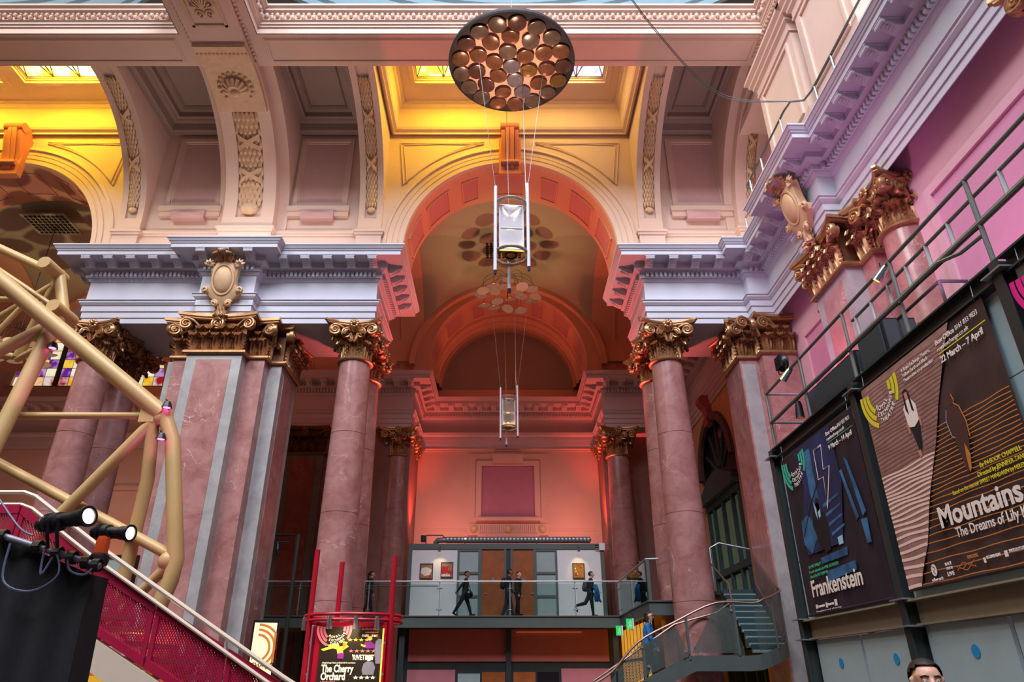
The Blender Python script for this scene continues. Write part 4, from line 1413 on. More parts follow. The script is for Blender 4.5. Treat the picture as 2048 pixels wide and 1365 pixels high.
MB().tube([rl(XF - .04, 16.5 - .4 * i, 7.43 - .04 * abs(math.sin(i * 1.1))) for i in range(22)], .012, 5).build('cable', BLACKM, RL)
for y0 in (8.9,):
    MB().tube([rl(XF, 8.1, 7.3), rl(XF - .1, 8.5, 7.25), rl(XF - .1, 9.0, 7.4)], .03, 6).build('bracket', RAILM, RL, 40)

# --- banners
def cloth(w_, h_, m, parent, amp=.018):
    b = MB()
    nu, nv = 36, 16
    vs = [(w_ * i / nu, h_ * j / nv, amp * math.sin(i * .9 + j * .15) * (1 - j / nv * .8) - .02) for j in range(nv + 1) for i in range(nu + 1)]
    b.add(vs, [(j * (nu + 1) + i, j * (nu + 1) + i + 1, (j + 1) * (nu + 1) + i + 1, (j + 1) * (nu + 1) + i) for j in range(nv) for i in range(nu)])
    b.build('cloth', m, parent, 60)
    MB().tube([(0, .02, -.02), (w_, .02, -.02)], .03, 8).build('bottom_hem', m, parent, 40)
    for u in (.12, w_ - .12):
        MB().tube([(u, h_, -.0), (u, h_ + .35, -.02)], .006, 5).build('hanging_wire', STEELL, parent)
B1 = thing('hanging_banner', 'dark purple banner with white lightning bolt and blue stairs', 'banner', (6.4, 16.2, 2.88), BANROT)
cloth(3.68, 3.47, mat('banner_night', '2c1c2c', .75, color2='1b1420', scale=2.5), B1)
NB = mat('print_blue', '3f7fb4', .8, color2='1c2c54', scale=2.2)
NB2 = mat('print_deep_blue', '26306a', .8, color2='1c1836', scale=1.6)
PK = flat('print_black', '120d14')
GR = flat('print_green', '3fae7c')
p = Print()
Wd = .012
p.poly([(.75, 3.47), (2.7, 3.47), (2.75, 2.3), (2.3, 1.2), (.6, 1.2), (.48, 1.6), (1.0, 2.6)], Wd - .004, 2)
p.poly([(1.3, 3.3), (1.62, 3.3), (1.6, 2.2), (1.35, 2.0), (1.25, 2.4)], Wd, 0)
p.poly([(.55, 1.95), (.95, 2.0), (1.2, 1.75), (1.25, 1.5), (.8, 1.2), (.5, 1.45)], Wd, 0)
for i in range(4):
    p.poly([(1.75 + .05 * i, 2.05 - .2 * i), (2.5, 2.12 - .2 * i), (2.5, 2.08 - .2 * i), (1.75 + .05 * i, 1.98 - .2 * i)], Wd, 0)
p.poly([(1.18, 1.06), (2.41, 1.09), (2.37, .94), (1.16, .94)], Wd, 0)
p.poly([(1.34, .77), (2.63, .81), (2.6, .63), (1.28, .57)], Wd, 0)
p.poly([(2.1, 1.32), (2.32, 1.33), (2.3, 1.17), (2.1, 1.17)], Wd, 1)
p.poly([(3.16, 1.46), (3.4, 1.44), (3.37, 1.01), (3.21, 1.02)], Wd, 0)
p.poly([(2.74, 2.5), (2.84, 2.5), (3.12, 1.52), (3.0, 1.48)], Wd, 0)
p.poly([(3.02, 2.7), (3.14, 2.6), (3.42, 1.56), (3.26, 1.5)], Wd, 0)
# railing and a seated figure in shadow
p.strip([(.55, 1.6), (1.1, 2.1), (1.75, 2.55)], .04, Wd + .002, 3)
p.poly([(1.1, 1.75), (1.25, 2.1), (1.5, 2.15), (1.75, 1.85), (1.8, 1.5), (1.72, 1.15), (1.5, 1.12), (1.25, 1.35)], Wd + .002, 3)
p.disc((1.5, 2.12), .09, .13, Wd + .002, 3)
p.poly([(1.32, 2.2), (1.42, 2.05), (1.4, 1.8), (1.34, 1.95)], Wd + .004, 1)
p.poly([(1.45, 1.95), (1.6, 2.0), (1.56, 1.85), (1.48, 1.82)], Wd + .004, 1)
p.poly([(.48, .2), (.58, .2), (.58, .12), (.48, .12)], Wd, 4); p.poly([(.98, .2), (1.06, .2), (1.06, .1), (.98, .1)], Wd, 4); p.poly([(1.4, .22), (1.52, .22), (1.52, .1), (1.4, .1)], Wd, 4)
p.build('printed_scene', [NB, flat('print_pale_blue', '9fd2e6'), NB2, PK, INK_W], B1)
bolt = [(1.83, 3.18), (2.22, 3.19), (2.11, 2.7), (2.40, 2.7), (1.94, 1.92), (2.05, 2.56), (1.8, 2.56)]
p = Print(); p.strip(bolt + bolt[:2], .035, Wd + .008)
p.build('lightning_bolt', INK_W, B1)
ring_logo(B1, (.68, 3.28), .62, flat('print_turquoise', '3cb9a0'), INK_W, Wd + .006)
W2 = Wd + .008
fit_text('Frankenstein', 2.3, .46, INK_W, B1, (.43, .36, W2), .022)
for s_, u, v, wd, hh, m_, bd in (('Box Office', 2.52, 3.28, .52, .11, INK_W, .02), ('0161 833 9833', 3.07, 3.28, .53, .11, INK_W, 0), ('royalexchange.co.uk', 2.52, 3.17, .8, .1, INK_W, 0), ('9 March \u2013 14 April', 2.53, 2.98, 1.03, .14, INK_W, .022),
                           ('By MARY SHELLEY', .5, .93, .64, .085, GR, .012), ('In a new adaptation by APRIL DE ANGELIS', .48, .83, 1.44, .085, GR, .006), ('Directed by MATTHEW XIA', .49, .73, .9, .085, GR, .01),
                           ('ARTS COUNCIL ENGLAND', .62, .13, .32, .06, INK_W, 0), ('MANCHESTER CITY COUNCIL', 1.08, .13, .3, .06, INK_W, 0), ('Registered charity', .48, .05, 1.2, .04, INK_W, 0)):
    fit_text(s_, wd, hh, m_, B1, (u, v, W2), bd)
p = Print(); p.strip([(2.53, 3.13), (3.66, 3.13)], .014, W2)
p.build('rule', GR, B1)

B2 = thing('hanging_banner', 'brown banner with lit steps, two standing figures and yellow rings', 'banner', (6.4, 12.0, 2.95), BANROT)
cloth(3.56, 3.53, mat('banner_brown', '4a322f', .75, color2='33211f', scale=2.0), B2)
SK = flat('print_skin', 'c98468'); OR = flat('print_orange', 'c87c38'); YL = flat('print_yellow', 'e0d21e'); LT = flat('print_step_light', 'f1cfc6')
PKS = mat('print_step_rose', 'ad817b', .8, color2='8d655f', scale=4)
p = Print()
def edge(v):
    pts = [(.05, .40), (.26, .52), (.6, .83), (1.28, 1.22), (2.02, 1.76), (2.5, 2.05), (2.97, 2.38), (3.53, 2.8)]
    for (v0, u0), (v1, u1) in zip(pts, pts[1:]):
        if v <= v1: return u0 + (u1 - u0) * (v - v0) / (v1 - v0)
    return 2.8
vv = [.05]
st = .155
while vv[-1] < 3.45:
    vv.append(vv[-1] + st); st *= .93 if st > .065 else 1
left = [(.0, .04)] + [(edge(v), v) for v in [.04] + vv[1:-1] + [3.53]] + [(0, 3.53)]
p.poly(left, Wd - .004, 0)
for i, v in enumerate(vv[:-1]):
    wob = lambda u: .012 * math.sin(u * 5 + i)
    th = .045 * (1 - v / 3.6) + .008
    e = edge(v)
    n = 12
    p.strip([(e * k / n, v + wob(e * k / n)) for k in range(n + 1)], th, Wd, 1 if v < 1.9 else 2)
    if v < 2.2:
        p.strip([(e + .03 + (3.52 - e) * k / n, v + wob(e + k) * .6) for k in range(n + 1)], .014, Wd, 3)
p.build('printed_steps', [PKS, LT, flat('print_step_shadow', '8a6059'), OR], B2)
p = Print()
# woman in a white blouse
p.poly([(1.18, 2.42), (1.16, 2.75), (1.3, 2.86), (1.42, 2.84), (1.52, 2.7), (1.5, 2.45), (1.34, 2.38)], Wd + .008, 0)
p.disc((1.33, 2.93), .06, .085, Wd + .009, 1)
p.poly([(1.25, 3.0), (1.33, 3.04), (1.41, 2.98), (1.44, 2.6), (1.38, 2.65), (1.37, 2.98), (1.28, 2.98), (1.28, 2.6), (1.22, 2.7)], Wd + .010, 2)
p.poly([(1.2, 2.45), (1.5, 2.45), (1.42, 2.1), (1.36, 1.98), (1.3, 1.98), (1.26, 2.2)], Wd + .007, 2)
p.poly([(1.14, 2.5), (1.2, 2.45), (1.2, 2.3), (1.16, 2.32)], Wd + .009, 1); p.poly([(1.5, 2.5), (1.55, 2.48), (1.54, 2.32), (1.5, 2.35)], Wd + .009, 1)
p.poly([(1.24, 2.0), (1.34, 2.0), (1.34, 1.9), (1.28, 1.88)], Wd + .009, 1)
FIGM = [INK_W, SK, PK, flat('print_umber', '4a2a22'), OR, flat('print_cool_edge', '9aa6c0')]
p.build('printed_woman', FIGM, B2)
p = Print()
# man edged with warm light
p.disc((2.36, 2.46), .06, .09, Wd + .008, 3)
p.poly([(2.14, 2.2), (2.22, 2.36), (2.46, 2.36), (2.54, 2.1), (2.5, 1.8), (2.4, 1.5), (2.28, 1.36), (2.2, 1.85)], Wd + .007, 3)
p.strip([(2.4, 2.52), (2.43, 2.42), (2.4, 2.38), (2.5, 2.3), (2.56, 2.05), (2.54, 1.82)], .022, Wd + .01, 4)
p.strip([(2.2, 2.34), (2.13, 2.18), (2.16, 1.95), (2.22, 1.9)], .016, Wd + .01, 5)
p.poly([(2.38, 1.78), (2.44, 1.6), (2.38, 1.4), (2.32, 1.36), (2.34, 1.6)], Wd + .01, 4)
p.build('printed_man', FIGM, B2)
ring_logo(B2, (.56, 3.30), .60, YL, INK_W, Wd + .006)
for s_, u, v, wd, hh, m_, bd in (('A Royal Exchange Theatre,', 1.37, 3.31, .86, .085, INK_W, 0), ('Yellow Earth and Black', 1.37, 3.22, .76, .085, INK_W, 0), ('Theatre Live co-production', 1.37, 3.13, .87, .085, INK_W, 0),
                           ('Box Office', 2.40, 3.32, .48, .11, INK_W, .02), ('0161 833 9833', 2.92, 3.32, .52, .11, INK_W, 0), ('royalexchange.co.uk', 2.40, 3.21, .78, .1, INK_W, 0), ('22 March \u2013 7 April', 2.41, 3.02, 1.02, .14, INK_W, .022),
                           ('By IN-SOOK CHAPPELL', 2.55, 1.36, .85, .09, YL, .01), ('Directed by JENNIFER TANG', 2.45, 1.25, 1.0, .09, YL, .01), ('Based on the memoir SWEET MANDARIN by HELEN TSE', 1.8, 1.15, 1.72, .085, YL, .0),
                           ('Mountains', 1.95, .80, .44, INK_W, 0, 0)[:0] or ('The Dreams of Lily Kwok', 1.62, .57, 1.85, .2, INK_W, .012),
                           ('yellow earth', .72, .06, .3, .07, INK_W, .01), ('BLACK', 1.15, .24, .17, .06, INK_W, .02), ('THEATRE', 1.15, .18, .17, .05, INK_W, .02), ('LIVE', 1.15, .09, .17, .08, INK_W, .03), ('HONG KONG', 1.72, .25, .24, .07, OR, .01),
                           ('ARTS COUNCIL ENGLAND', 2.12, .19, .3, .06, INK_W, 0), ('MANCHESTER CITY COUNCIL', 2.6, .2, .35, .06, INK_W, 0)):
    fit_text(s_, wd, hh, m_, B2, (u, v, W2), bd)
fit_text('Mountains', 1.85, .42, INK_W, B2, (1.30, .77, W2), .026)
EM = [YL, INK_W, PK, OR]
Print().strip([(2.41, 3.17), (3.54, 3.17)], .016, W2, 0).build('rule', EM, B2)
p = Print(); p.disc((.84, .22), .075, .09, W2, 1); p.strip([(.8, .28), (.88, .25), (.82, .2), (.87, .16)], .012, W2 + .004, 2)
p.build('round_emblem', EM, B2)
p = Print()
for k in range(3):
    p.strip([(1.42 + .04 * i, .14 + .03 * k + .025 * math.sin(i * .9 + k * 2)) for i in range(12)], .012, W2, 3)
p.build('wave_emblem', EM, B2)
Print().poly([(2.05, .22), (2.1, .22), (2.1, .15), (2.05, .15)], W2, 1).build('small_emblem', EM, B2)
Print().poly([(2.5, .24), (2.57, .24), (2.57, .16), (2.5, .16)], W2, 1).build('small_emblem', EM, B2)
B3 = thing('hanging_banner', 'magenta ringed banner cut off by the right edge of the view', 'banner', (6.4, 7.72, 2.95), BANROT)
cloth(3.5, 3.53, mat('banner_grey', '55504e', .75), B3)
ring_logo(B3, (.5, 3.3), .60, flat('print_magenta', 'e8178a'), INK_W, Wd + .006)

# --- equipment behind and on the railing
SPKM = mat('speaker_grille', '2f3c42', .6, vary=.1, scale=60)
for i, (y0, y1, x0, z0, z1, lb) in enumerate(((16.2, 13.5, 7.3, 6.8, 8.05, 'long dark perforated loudspeaker cabinet behind the railing'), (13.3, 12.3, 7.3, 6.8, 8.2, 'tall dark perforated loudspeaker cabinet beside the column'))):
    t = thing('loudspeaker', lb, 'loudspeaker', (x0, y1, z0))
    MB().box(0, .7, 0, y0 - y1, 0, z1 - z0).build('cabinet', BLACKM, t)
    MB().box(-.03, -.002, .05, y0 - y1 - .05, .05, z1 - z0 - .05).build('front_grille', SPKM, t)
    MB().box(.03, .67, -.03, -.002, .05, z1 - z0 - .05).build('side_grille', SPKM, t)
pt = thing('equipment_platform', 'raised service platform that carries the loudspeakers behind the banners', 'platform', (7.2, 10, 6.7))
MB().box(0, 1.2, -6.4, 6.6, 0, .08).build('deck', STEELD, pt)
for y in (-6, 0, 6.3):
    MB().box(.5, .6, y, y + .1, -6.7, 0).build('leg', STEELD, pt)
cg = thing('wire_cage', 'small mesh cage with a dark box inside above the brown banner', 'cage', (7.2, 10.2, 6.79))
for a, c_ in (((0, 0, 0), (0, 0, 1.0)), ((0, 1.4, 0), (0, 1.4, 1.0)), ((0, 0, 1.0), (0, 1.4, 1.0)), ((.7, 0, 0), (.7, 0, 1.0)), ((0, 0, 1.0), (.7, 0, 1.0))):
    MB().tube([a, c_], .03, 6).build('cage_bar', STEELD, cg)
MB().box(.2, .6, .3, 1.1, 0, .6).build('inner_box', BLACKM, cg)
WARM = mat('lamp_lens_warm', 'ffd9a0', .3, vary=0, emit='ffb84a', estr=9)
WHITE_L = mat('lamp_lens_white', 'ffffff', .3, vary=0, emit='ffe8c8', estr=9)
CHROME = mat('chrome_lamp', 'c8ccd2', .2, .9, vary=0)
def small_spot(label, loc, aim, m=CHROME, sc=1.0, lens=WARM):
    t = thing('spotlight', label, 'spotlight', loc)
    d = Vector(aim).normalized()
    q = d.to_track_quat('Z', 'Y').to_euler()
    b = MB().lathe([(0, -.12), (.035, -.12), (.05, -.05), (.06, .1), (.065, .12), (.05, .12), (.05, .1)], (0, 0, 0), 12)
    o = b.build('body', m, t, 40, None, q); o.scale = (sc,) * 3
    o = MB().lathe([(0, .095), (.05, .095)], (0, 0, 0), 12).build('lens', lens, t, False, None, q); o.scale = (sc,) * 3
    b = MB().tube([(0, 0, .0), (0, 0, .14 * sc)], .012, 6)
    b.build('clamp', BLACKM, t)
    return t
small_spot('small chrome spotlight glowing warm on the top rail by the round lamp', (6.45, 15.05, 8.15), (-.5, .5, -.7), sc=1.5)
small_spot('small chrome spotlight glowing warm on the top rail near the column', (6.45, 10.5, 8.15), (-.5, .5, -.7), sc=1.4)
small_spot('slim black spotlight hanging below the lower rail', (6.5, 14.9, 7.2), (0, .1, -1), BLACKM, 1.6)
# round floodlight with cooling fins
fl = thing('round_floodlight', 'black round floodlight with cooling fins standing on the railing end', 'floodlight', (6.5, 15.35, 8.27))
MB().lathe([(0, 0), (.18, 0), (.22, .05), (.22, .14), (.15, .16), (0, .16)], (-.05, 0, .3), 24, axis='x').build('housing', BLACKM, fl, 40)
for k in range(9):
    MB().box(-.1, -.05, -.18 + k * .04, -.165 + k * .04, .15, .47).build('cooling_fin', BLACKM, fl)
MB().tube([(0, -.25, .3), (0, -.24, .1), (0, 0, .0), (0, .24, .1), (0, .25, .3)], .015, 6).build('yoke', BLACKM, fl)

# ================================================================== railing along the right cornice
CR = thing('cornice_railing', 'thin steel handrail running along the top of the right wall cornice', 'railing', (7.9, 0, 14.9))
zz = [.75]
MB().tube([(.02, 2, .8), (.02, 13.55, .8), (-.05, 13.9, .8), (-.4, 13.95, .8), (-.45, 14.3, .8), (-.45, 17.4, .8), (-.4, 17.6, .8), (0, 17.7, .8), (.05, 18.2, .8), (.05, 19.2, .8)], .03, 8).build('handrail', STEEL, CR, 40)
for y in (6.4, 8.4, 10.4, 12.4, 13.4):
    MB().tube([(.02, y, 0), (.02, y, .8)], .03, 8).build('baluster', STEELL, CR, 40)
for y in (14.6, 16.2, 17.2):
    MB().tube([(-.45, y, 0), (-.45, y, .8)], .03, 8).build('baluster', STEELL, CR, 40)
for y in (18.4, 19.2):
    MB().tube([(.05, y, 0), (.05, y, .8)], .03, 8).build('baluster', STEELL, CR, 40)
# attic piers of the right wall
for i, (y0, y1) in enumerate(((16.55, 14.0), (13.6, 11.2))):
    t = struct(MB().box(8.0, 9.4, y1, y0, ZC + 2.4, 18.9).build('trim_%d' % (20 + i), PLASTER), 'panelled attic pier above the right cornice')
    f = MB()
    for a, c_, e, g_ in ((y1 + .25, y0 - .25, 18.2, 18.3), (y1 + .25, y0 - .25, 15.6, 15.7), (y1 + .25, y1 + .35, 15.7, 18.2), (y0 - .35, y0 - .25, 15.7, 18.2)):
        f.box(7.94, 8.02, a, c_, e, g_)
    f.build('panel_frame', PLASTER, t)
    f = MB().sweep([(9.4, y0), (8.0, y0), (8.0, y1), (9.4, y1)], [(0, 18.45), (.05, 18.47), (.05, 18.55), (.03, 18.58), (.03, 18.78), (.12, 18.85), (.12, 18.95), (.2, 19.02), (.2, 19.12), (.3, 19.22), (.3, 19.32), (0, 19.34)])
    f.build('cap_moulding', PLASTER, t)
    MB().box(8.0, 9.4, y1, y0, 18.9, 19.36).build('cap_block', PLASTER, t)
c2 = MB(); c2.box(8.3, 10.5, -4, 20.5, 19.4, 19.7)
c2.build('side_soffit', PLASTER, CEIL)
# wires crossing the hall to the cornice
wr_ = MB()
for dz in (0, .1):
    wr_.tube(smooth_path([(1.0, 12.2, 22.6 + dz), (2.6, 13.2, 20.6 + dz), (4.3, 14.2, 18.5 + dz), (5.9, 14.6, 16.6 + dz), (7.5, 14.0, 15.75)], 8), .012, 4)
tag(wr_.build('slack_cable', BLACKM), 'pair of thin dark cables sagging from the ceiling to the cornice railing', 'cable')
# ================================================================== gallery
def glass(name, tint, fres=.12):
    m = bpy.data.materials.new(name); m.use_nodes = True
    nt = m.node_tree; N, L = nt.nodes.new, nt.links.new
    for n in list(nt.nodes):
        if n.type != 'OUTPUT_MATERIAL': nt.nodes.remove(n)
    t = N('ShaderNodeBsdfTransparent'); t.inputs[0].default_value = (*tint, 1)
    g = N('ShaderNodeBsdfGlossy'); g.inputs['Roughness'].default_value = .02
    f = N('ShaderNodeFresnel'); f.inputs[0].default_value = 1.45
    mx = N('ShaderNodeMixShader')
    L(f.outputs[0], mx.inputs[0]); L(t.outputs[0], mx.inputs[1]); L(g.outputs[0], mx.inputs[2])
    L(mx.outputs[0], nt.nodes['Material Output'].inputs[0])
    return m
GLASS = glass('balustrade_glass', (.80, .90, .90))
def perf(name, color, k, thr, rough=.5, metal=.2):
    """perforated sheet: round holes on a close grid, open to what lies behind"""
    m = mat(name, color, rough, metal, vary=.04)
    nt = m.node_tree; N, L = nt.nodes.new, nt.links.new
    g = N('ShaderNodeTexCoord'); sp = N('ShaderNodeSeparateXYZ')
    L(g.outputs['Object'], sp.inputs[0])
    def mt(op, a, b=None):
        n = N('ShaderNodeMath'); n.operation = op
        for i, v in enumerate((a, b)):
            if v is None: continue
            if isinstance(v, (int, float)): n.inputs[i].default_value = v
            else: L(v, n.inputs[i])
        return n.outputs[0]
    h = mt('ADD', sp.outputs[0], sp.outputs[1])
    s1 = mt('SINE', mt('MULTIPLY', mt('ADD', h, mt('MULTIPLY', sp.outputs[2], .577)), k)); s2 = mt('SINE', mt('MULTIPLY', mt('SUBTRACT', h, mt('MULTIPLY', sp.outputs[2], .577)), k))
    v = mt('MULTIPLY', s1, s2)
    a = mt('LESS_THAN', mt('ABSOLUTE', v), thr)
    L(a, nt.nodes['Principled BSDF'].inputs['Alpha'])
    return m
PERFG = perf('perforated_grey', '5a6664', 80, .25)
GZ = 3.78
gl = MB()
gl.box(-10, 4.1, 27.5, 31.4, 3.5, GZ); gl.box(4.1, 8.7, 22.0, 31.4, 3.5, GZ)
SL = MB().box(-10, 4.1, 27.62, 31.4, 3.42, GZ - .01)
SL.box(4.12, 8.7, 22.12, 31.4, 3.42, GZ - .01)
GAL = thing('gallery_deck', 'grey steel gallery deck crossing the rear bay at first floor', 'gallery', (0, 27.5, 0))
def gl_(b): 
    b.v = [(x, y - 27.5, z) for x, y, z in b.v]; return b
gl_(SL).build('deck_slab', mat('gallery_soffit', 'b08a5a', .7, vary=.05), GAL)
f = MB(); f.sweep([(-10, 27.5), (4.1, 27.5), (4.1, 22.0), (8.7, 22.0)], [(0, 3.36), (.06, 3.36), (.06, 3.39), (.01, 3.39), (.01, 3.74), (.06, 3.74), (.06, GZ), (-.12, GZ)])
gl_(f).build('fascia_beam', STEEL, GAL)
for x, y in ((-4.0, 27.9), (-.05, 28.6), (3.9, 27.9)):
    gl_(MB().box(x - .1, x + .1, y - .1, y + .1, 0, 3.4)).build('support_post', STEELD, GAL)
BAL = thing('glass_balustrade', 'clear glass balustrade with steel handrail along the gallery edge', 'balustrade', (0, 27.45, GZ))
def bl(x, y, z): return (x, y - 27.45, z - GZ)
MB().tube([bl(-10, 27.45, 4.98), bl(4.1, 27.45, 4.98), bl(4.12, 22.05, 4.98), bl(4.5, 22.0, 4.98)], .03, 8).build('handrail', STEELL, BAL, 40)
MB().tube([bl(-10, 27.5, 4.82), bl(-2.7, 27.5, 4.82)], .018, 6).build('second_rail', STEELL, BAL, 40)
PX_ = [-10, -7.9, -5.3, -2.65, 0, 2.45, 4.08]
for a, c_ in zip(PX_, PX_[1:]):
    MB().box(a + .03, c_ - .03, -.012, .0, .02, 1.12).build('glass_panel', GLASS, BAL)
for y0, y1 in ((27.4, 24.8), (24.75, 22.1)):
    MB().box(4.08, 4.092, y1 - 27.45, y0 - 27.45, .02, 1.12).build('glass_panel', GLASS, BAL)
for x in PX_[1:]:
    MB().box(x - .018, x + .018, .02, .06, 0, 1.2).build('baluster', STEELL, BAL)
    for z in (.2, .95):
        MB().tube([(x - .1, .01, z), (x + .1, .01, z)], .02, 6).build('glass_clamp', STEELL, BAL)
for y in (24.78, 22.05):
    MB().box(4.1, 4.2, y - 27.45 - .06, y - 27.45 + .06, -.2, 1.2).build('baluster', STEEL, BAL)

# --- partition with doors
PT = thing('gallery_partition', 'white and grey gallery partition with two orange doors and frosted panes', 'partition', (0, 30.6, GZ))
FRM = mat('partition_frame', '5b6463', .5, vary=.05)
WHITEP = mat('partition_white', 'e8eaf0', .6, vary=.03)
FROST = mat('frosted_pane', '9fb3b5', .45, vary=.03)
DOORM = mat('orange_wood_door', 'a85a24', .45, vary=.12, scale=3, color2='8f4717')
MB().box(-4.3, 4.05, -.06, .3, 2.9, 3.12).build('top_beam', FRM, PT)
for x in (-4.3, 3.9):
    MB().box(x, x + .16, -.06, .1, 0, 2.9).build('frame_post', FRM, PT)
for x0, x1 in ((-4.14, -2.2), (2.05, 3.9)):
    MB().box(x0, x1, 0, .1, 0.02, 2.9).build('white_panel', WHITEP, PT)
for x0, x1 in ((-2.2, -1.22), (1.08, 2.05)):
    for z in (0, .93, 1.86, 2.8):
        MB().box(x0, x1, -.04, .06, z, z + .1).build('transom', FRM, PT)
    for x in (x0, x1 - .09):
        MB().box(x, x + .09, -.05, .06, 0, 2.9).build('frame_post', FRM, PT)
    for z in (.1, 1.03, 1.96):
        MB().box(x0 + .09, x1 - .09, 0, .03, z, z + .84).build('pane', FROST, PT)
for x0, x1, hx in ((-1.16, -.22, -1.06), (.16, 1.03, .9)):
    d = MB().box(x0, x1, 0, .06, .06, 2.84).build('door', DOORM, PT)
    MB().tube([(hx, -.06, 1.1), (hx + .14, -.06, 1.1)], .014, 6).build('handle', STEELL, d)
    MB().box((x0 + x1) / 2 - .04, (x0 + x1) / 2 + .05, -.008, 0, 1.62, 1.71).build('blue_sign', STK, d)
    MB().box(x0, x1, -.012, 0, .0, .06).build('kick_plate', STEELL, d)
for x0, x1 in ((-1.22, -1.16), (-.22, -.12), (.06, .16), (1.03, 1.08)):
    MB().box(x0, x1, -.05, .08, 0, 2.9).build('frame_post', FRM, PT)
MB().box(-.12, .06, .0, .06, 0, 2.9).build('mid_panel', STEELD, PT)
MB().box(-4.2, 4.0, .3, .9, 2.9, 3.05).build('roof', FRM, PT)
# pictures on the partition
KRAFT = mat('kraft_board', 'a88458', .8, vary=.06); FRB = mat('picture_frame_dark', '2a2022', .5, vary=0)
def picture(label, x, z, w_, h_, draw):
    t = thing('framed_picture', label, 'picture', (x, 30.585, z), (R(90), 0, 0))
    b = MB(); frame_b = [(-w_ / 2, -h_ / 2), (w_ / 2, -h_ / 2), (w_ / 2, h_ / 2), (-w_ / 2, h_ / 2)]
    for a, c_, e, g_ in ((-w_ / 2, w_ / 2, h_ / 2 - .03, h_ / 2), (-w_ / 2, w_ / 2, -h_ / 2, -h_ / 2 + .03), (-w_ / 2, -w_ / 2 + .03, -h_ / 2 + .03, h_ / 2 - .03), (w_ / 2 - .03, w_ / 2, -h_ / 2 + .03, h_ / 2 - .03)):
        b.box(a, c_, e, g_, 0.0, .05)
    b.build('frame', FRB, t)
    MB().box(-w_ / 2 + .02, w_ / 2 - .02, -h_ / 2 + .02, h_ / 2 - .02, 0, .03).build('board', KRAFT if draw != 2 else mat('ochre_board', 'c88f1e', .8, color2='a8741a', scale=9), t)
    p = Print()
    rd = flat('art_red', 'c02a38') if 'art_red' not in MATS else MATS['art_red']
    ms = [INK_W, rd, OR]
    if draw == 0:
        p.poly([(-.24, -.05), (-.2, .12), (-.05, .16), (.1, .14), (.24, .04), (.14, -.16), (-.1, -.2)], .034, 0)
        p.poly([(-.24, -.22), (-.05, -.24), (-.12, -.14), (-.22, -.1)], .036, 2); p.disc((.17, -.2), .05, .05, .036, 1)
    elif draw == 1:
        p.poly([(-.24, -.1), (-.24, .14), (.12, .14), (.02, .04), (.14, -.05), (.22, 0), (.22, -.2), (-.24, -.2)], .034, 1)
        p.poly([(-.24, -.26)] + [(-.24 + .04 * i, -.1 - .08 * (i % 2) - .03 * (i % 3)) for i in range(10)] + [(.14, -.26)], .036, 0)
    else:
        for i in range(9):
            a = i * 1.9
            p.disc((.13 * math.cos(a) * (i / 9 + .3), .2 * math.sin(a)), .03, .04, .034, (2, 1, 0)[i % 3], 7)
        p.poly([(-.17, -.2), (-.1, -.05), (-.04, -.2)], .036, 1)
    p.build('painted_shapes', ms, t)
picture('dark framed picture with a white splash on brown board, leftmost', -3.5, 5.77, .56, .62, 0)
picture('dark framed picture with red shape and white strokes', -2.63, 5.82, .52, .63, 1)
picture('dark framed yellow ochre picture with red spots', 2.94, 5.78, .5, .62, 2)
for x, lb in ((-2.95, 'small picture light above the two red and brown pictures'), (2.95, 'small picture light above the yellow picture')):
    t = small_spot(lb, (x, 30.15, 6.62), (0, .55, -1), CHROME, .9)
    MB().tube([(0, 0, .1), (0, .1, .16), (0, .44, .16)], .012, 5).build('arm', STEELD, t)
    l_ = lamp('picture_spot', 'SPOT', (x, 30.12, 6.50), 14, (1, .72, .38), (x, 30.6, 5.9), .03, 75, .7)
# duct on the roof
DU = thing('ventilation_duct', 'long ribbed silver ventilation duct lying on the partition roof', 'duct', (0, 30.9, 7.0))
pr_ = []
for i in range(40):
    x = -2.75 + i * .16
    pr_ += [(.135, x), (.15, x + .02), (.135, x + .04)]
MB().lathe([(0, -2.75)] + pr_ + [(0, 3.6)], (0, 0, .12), 16, axis='x').build('duct_tube', STEELL, DU, 50)
MB().tube([(-2.75, 0, .12), (-3.1, 0, .1), (-3.2, .1, -.02)], .12, 10).build('duct_elbow', STEELL, DU, 50)
for x in (-1.9, 1.2):
    MB().lathe([(.155, -.02), (.16, -.02), (.16, .02), (.155, .02)], (x, 0, .12), 16, axis='x').build('duct_band', CHROME, DU)
jb = thing('junction_box', 'small white junction box with pipes at the right end of the partition roof', 'junction box', (3.98, 30.5, 6.62))
MB().box(-.12, .12, -.04, .04, 0, .3).build('box', WHITEP, jb)
for z in (.05, .15, .25):
    MB().tube([(-.3, 0, z), (.3, 0, z)], .02, 6).build('pipe', STEELL, jb)
bk = thing('lamp_bracket', 'dark lamp and bracket at the left end of the partition roof', 'floodlight', (-3.6, 30.8, 6.9))
MB().tube([(0, 0, 0), (0, 0, .4), (.7, 0, .4), (1.0, 0, .1)], .025, 6).build('bracket_arm', STEELD, bk)
MB().box(-.22, -.02, -.12, .12, .12, .38).build('lamp_head', BLACKM, bk)
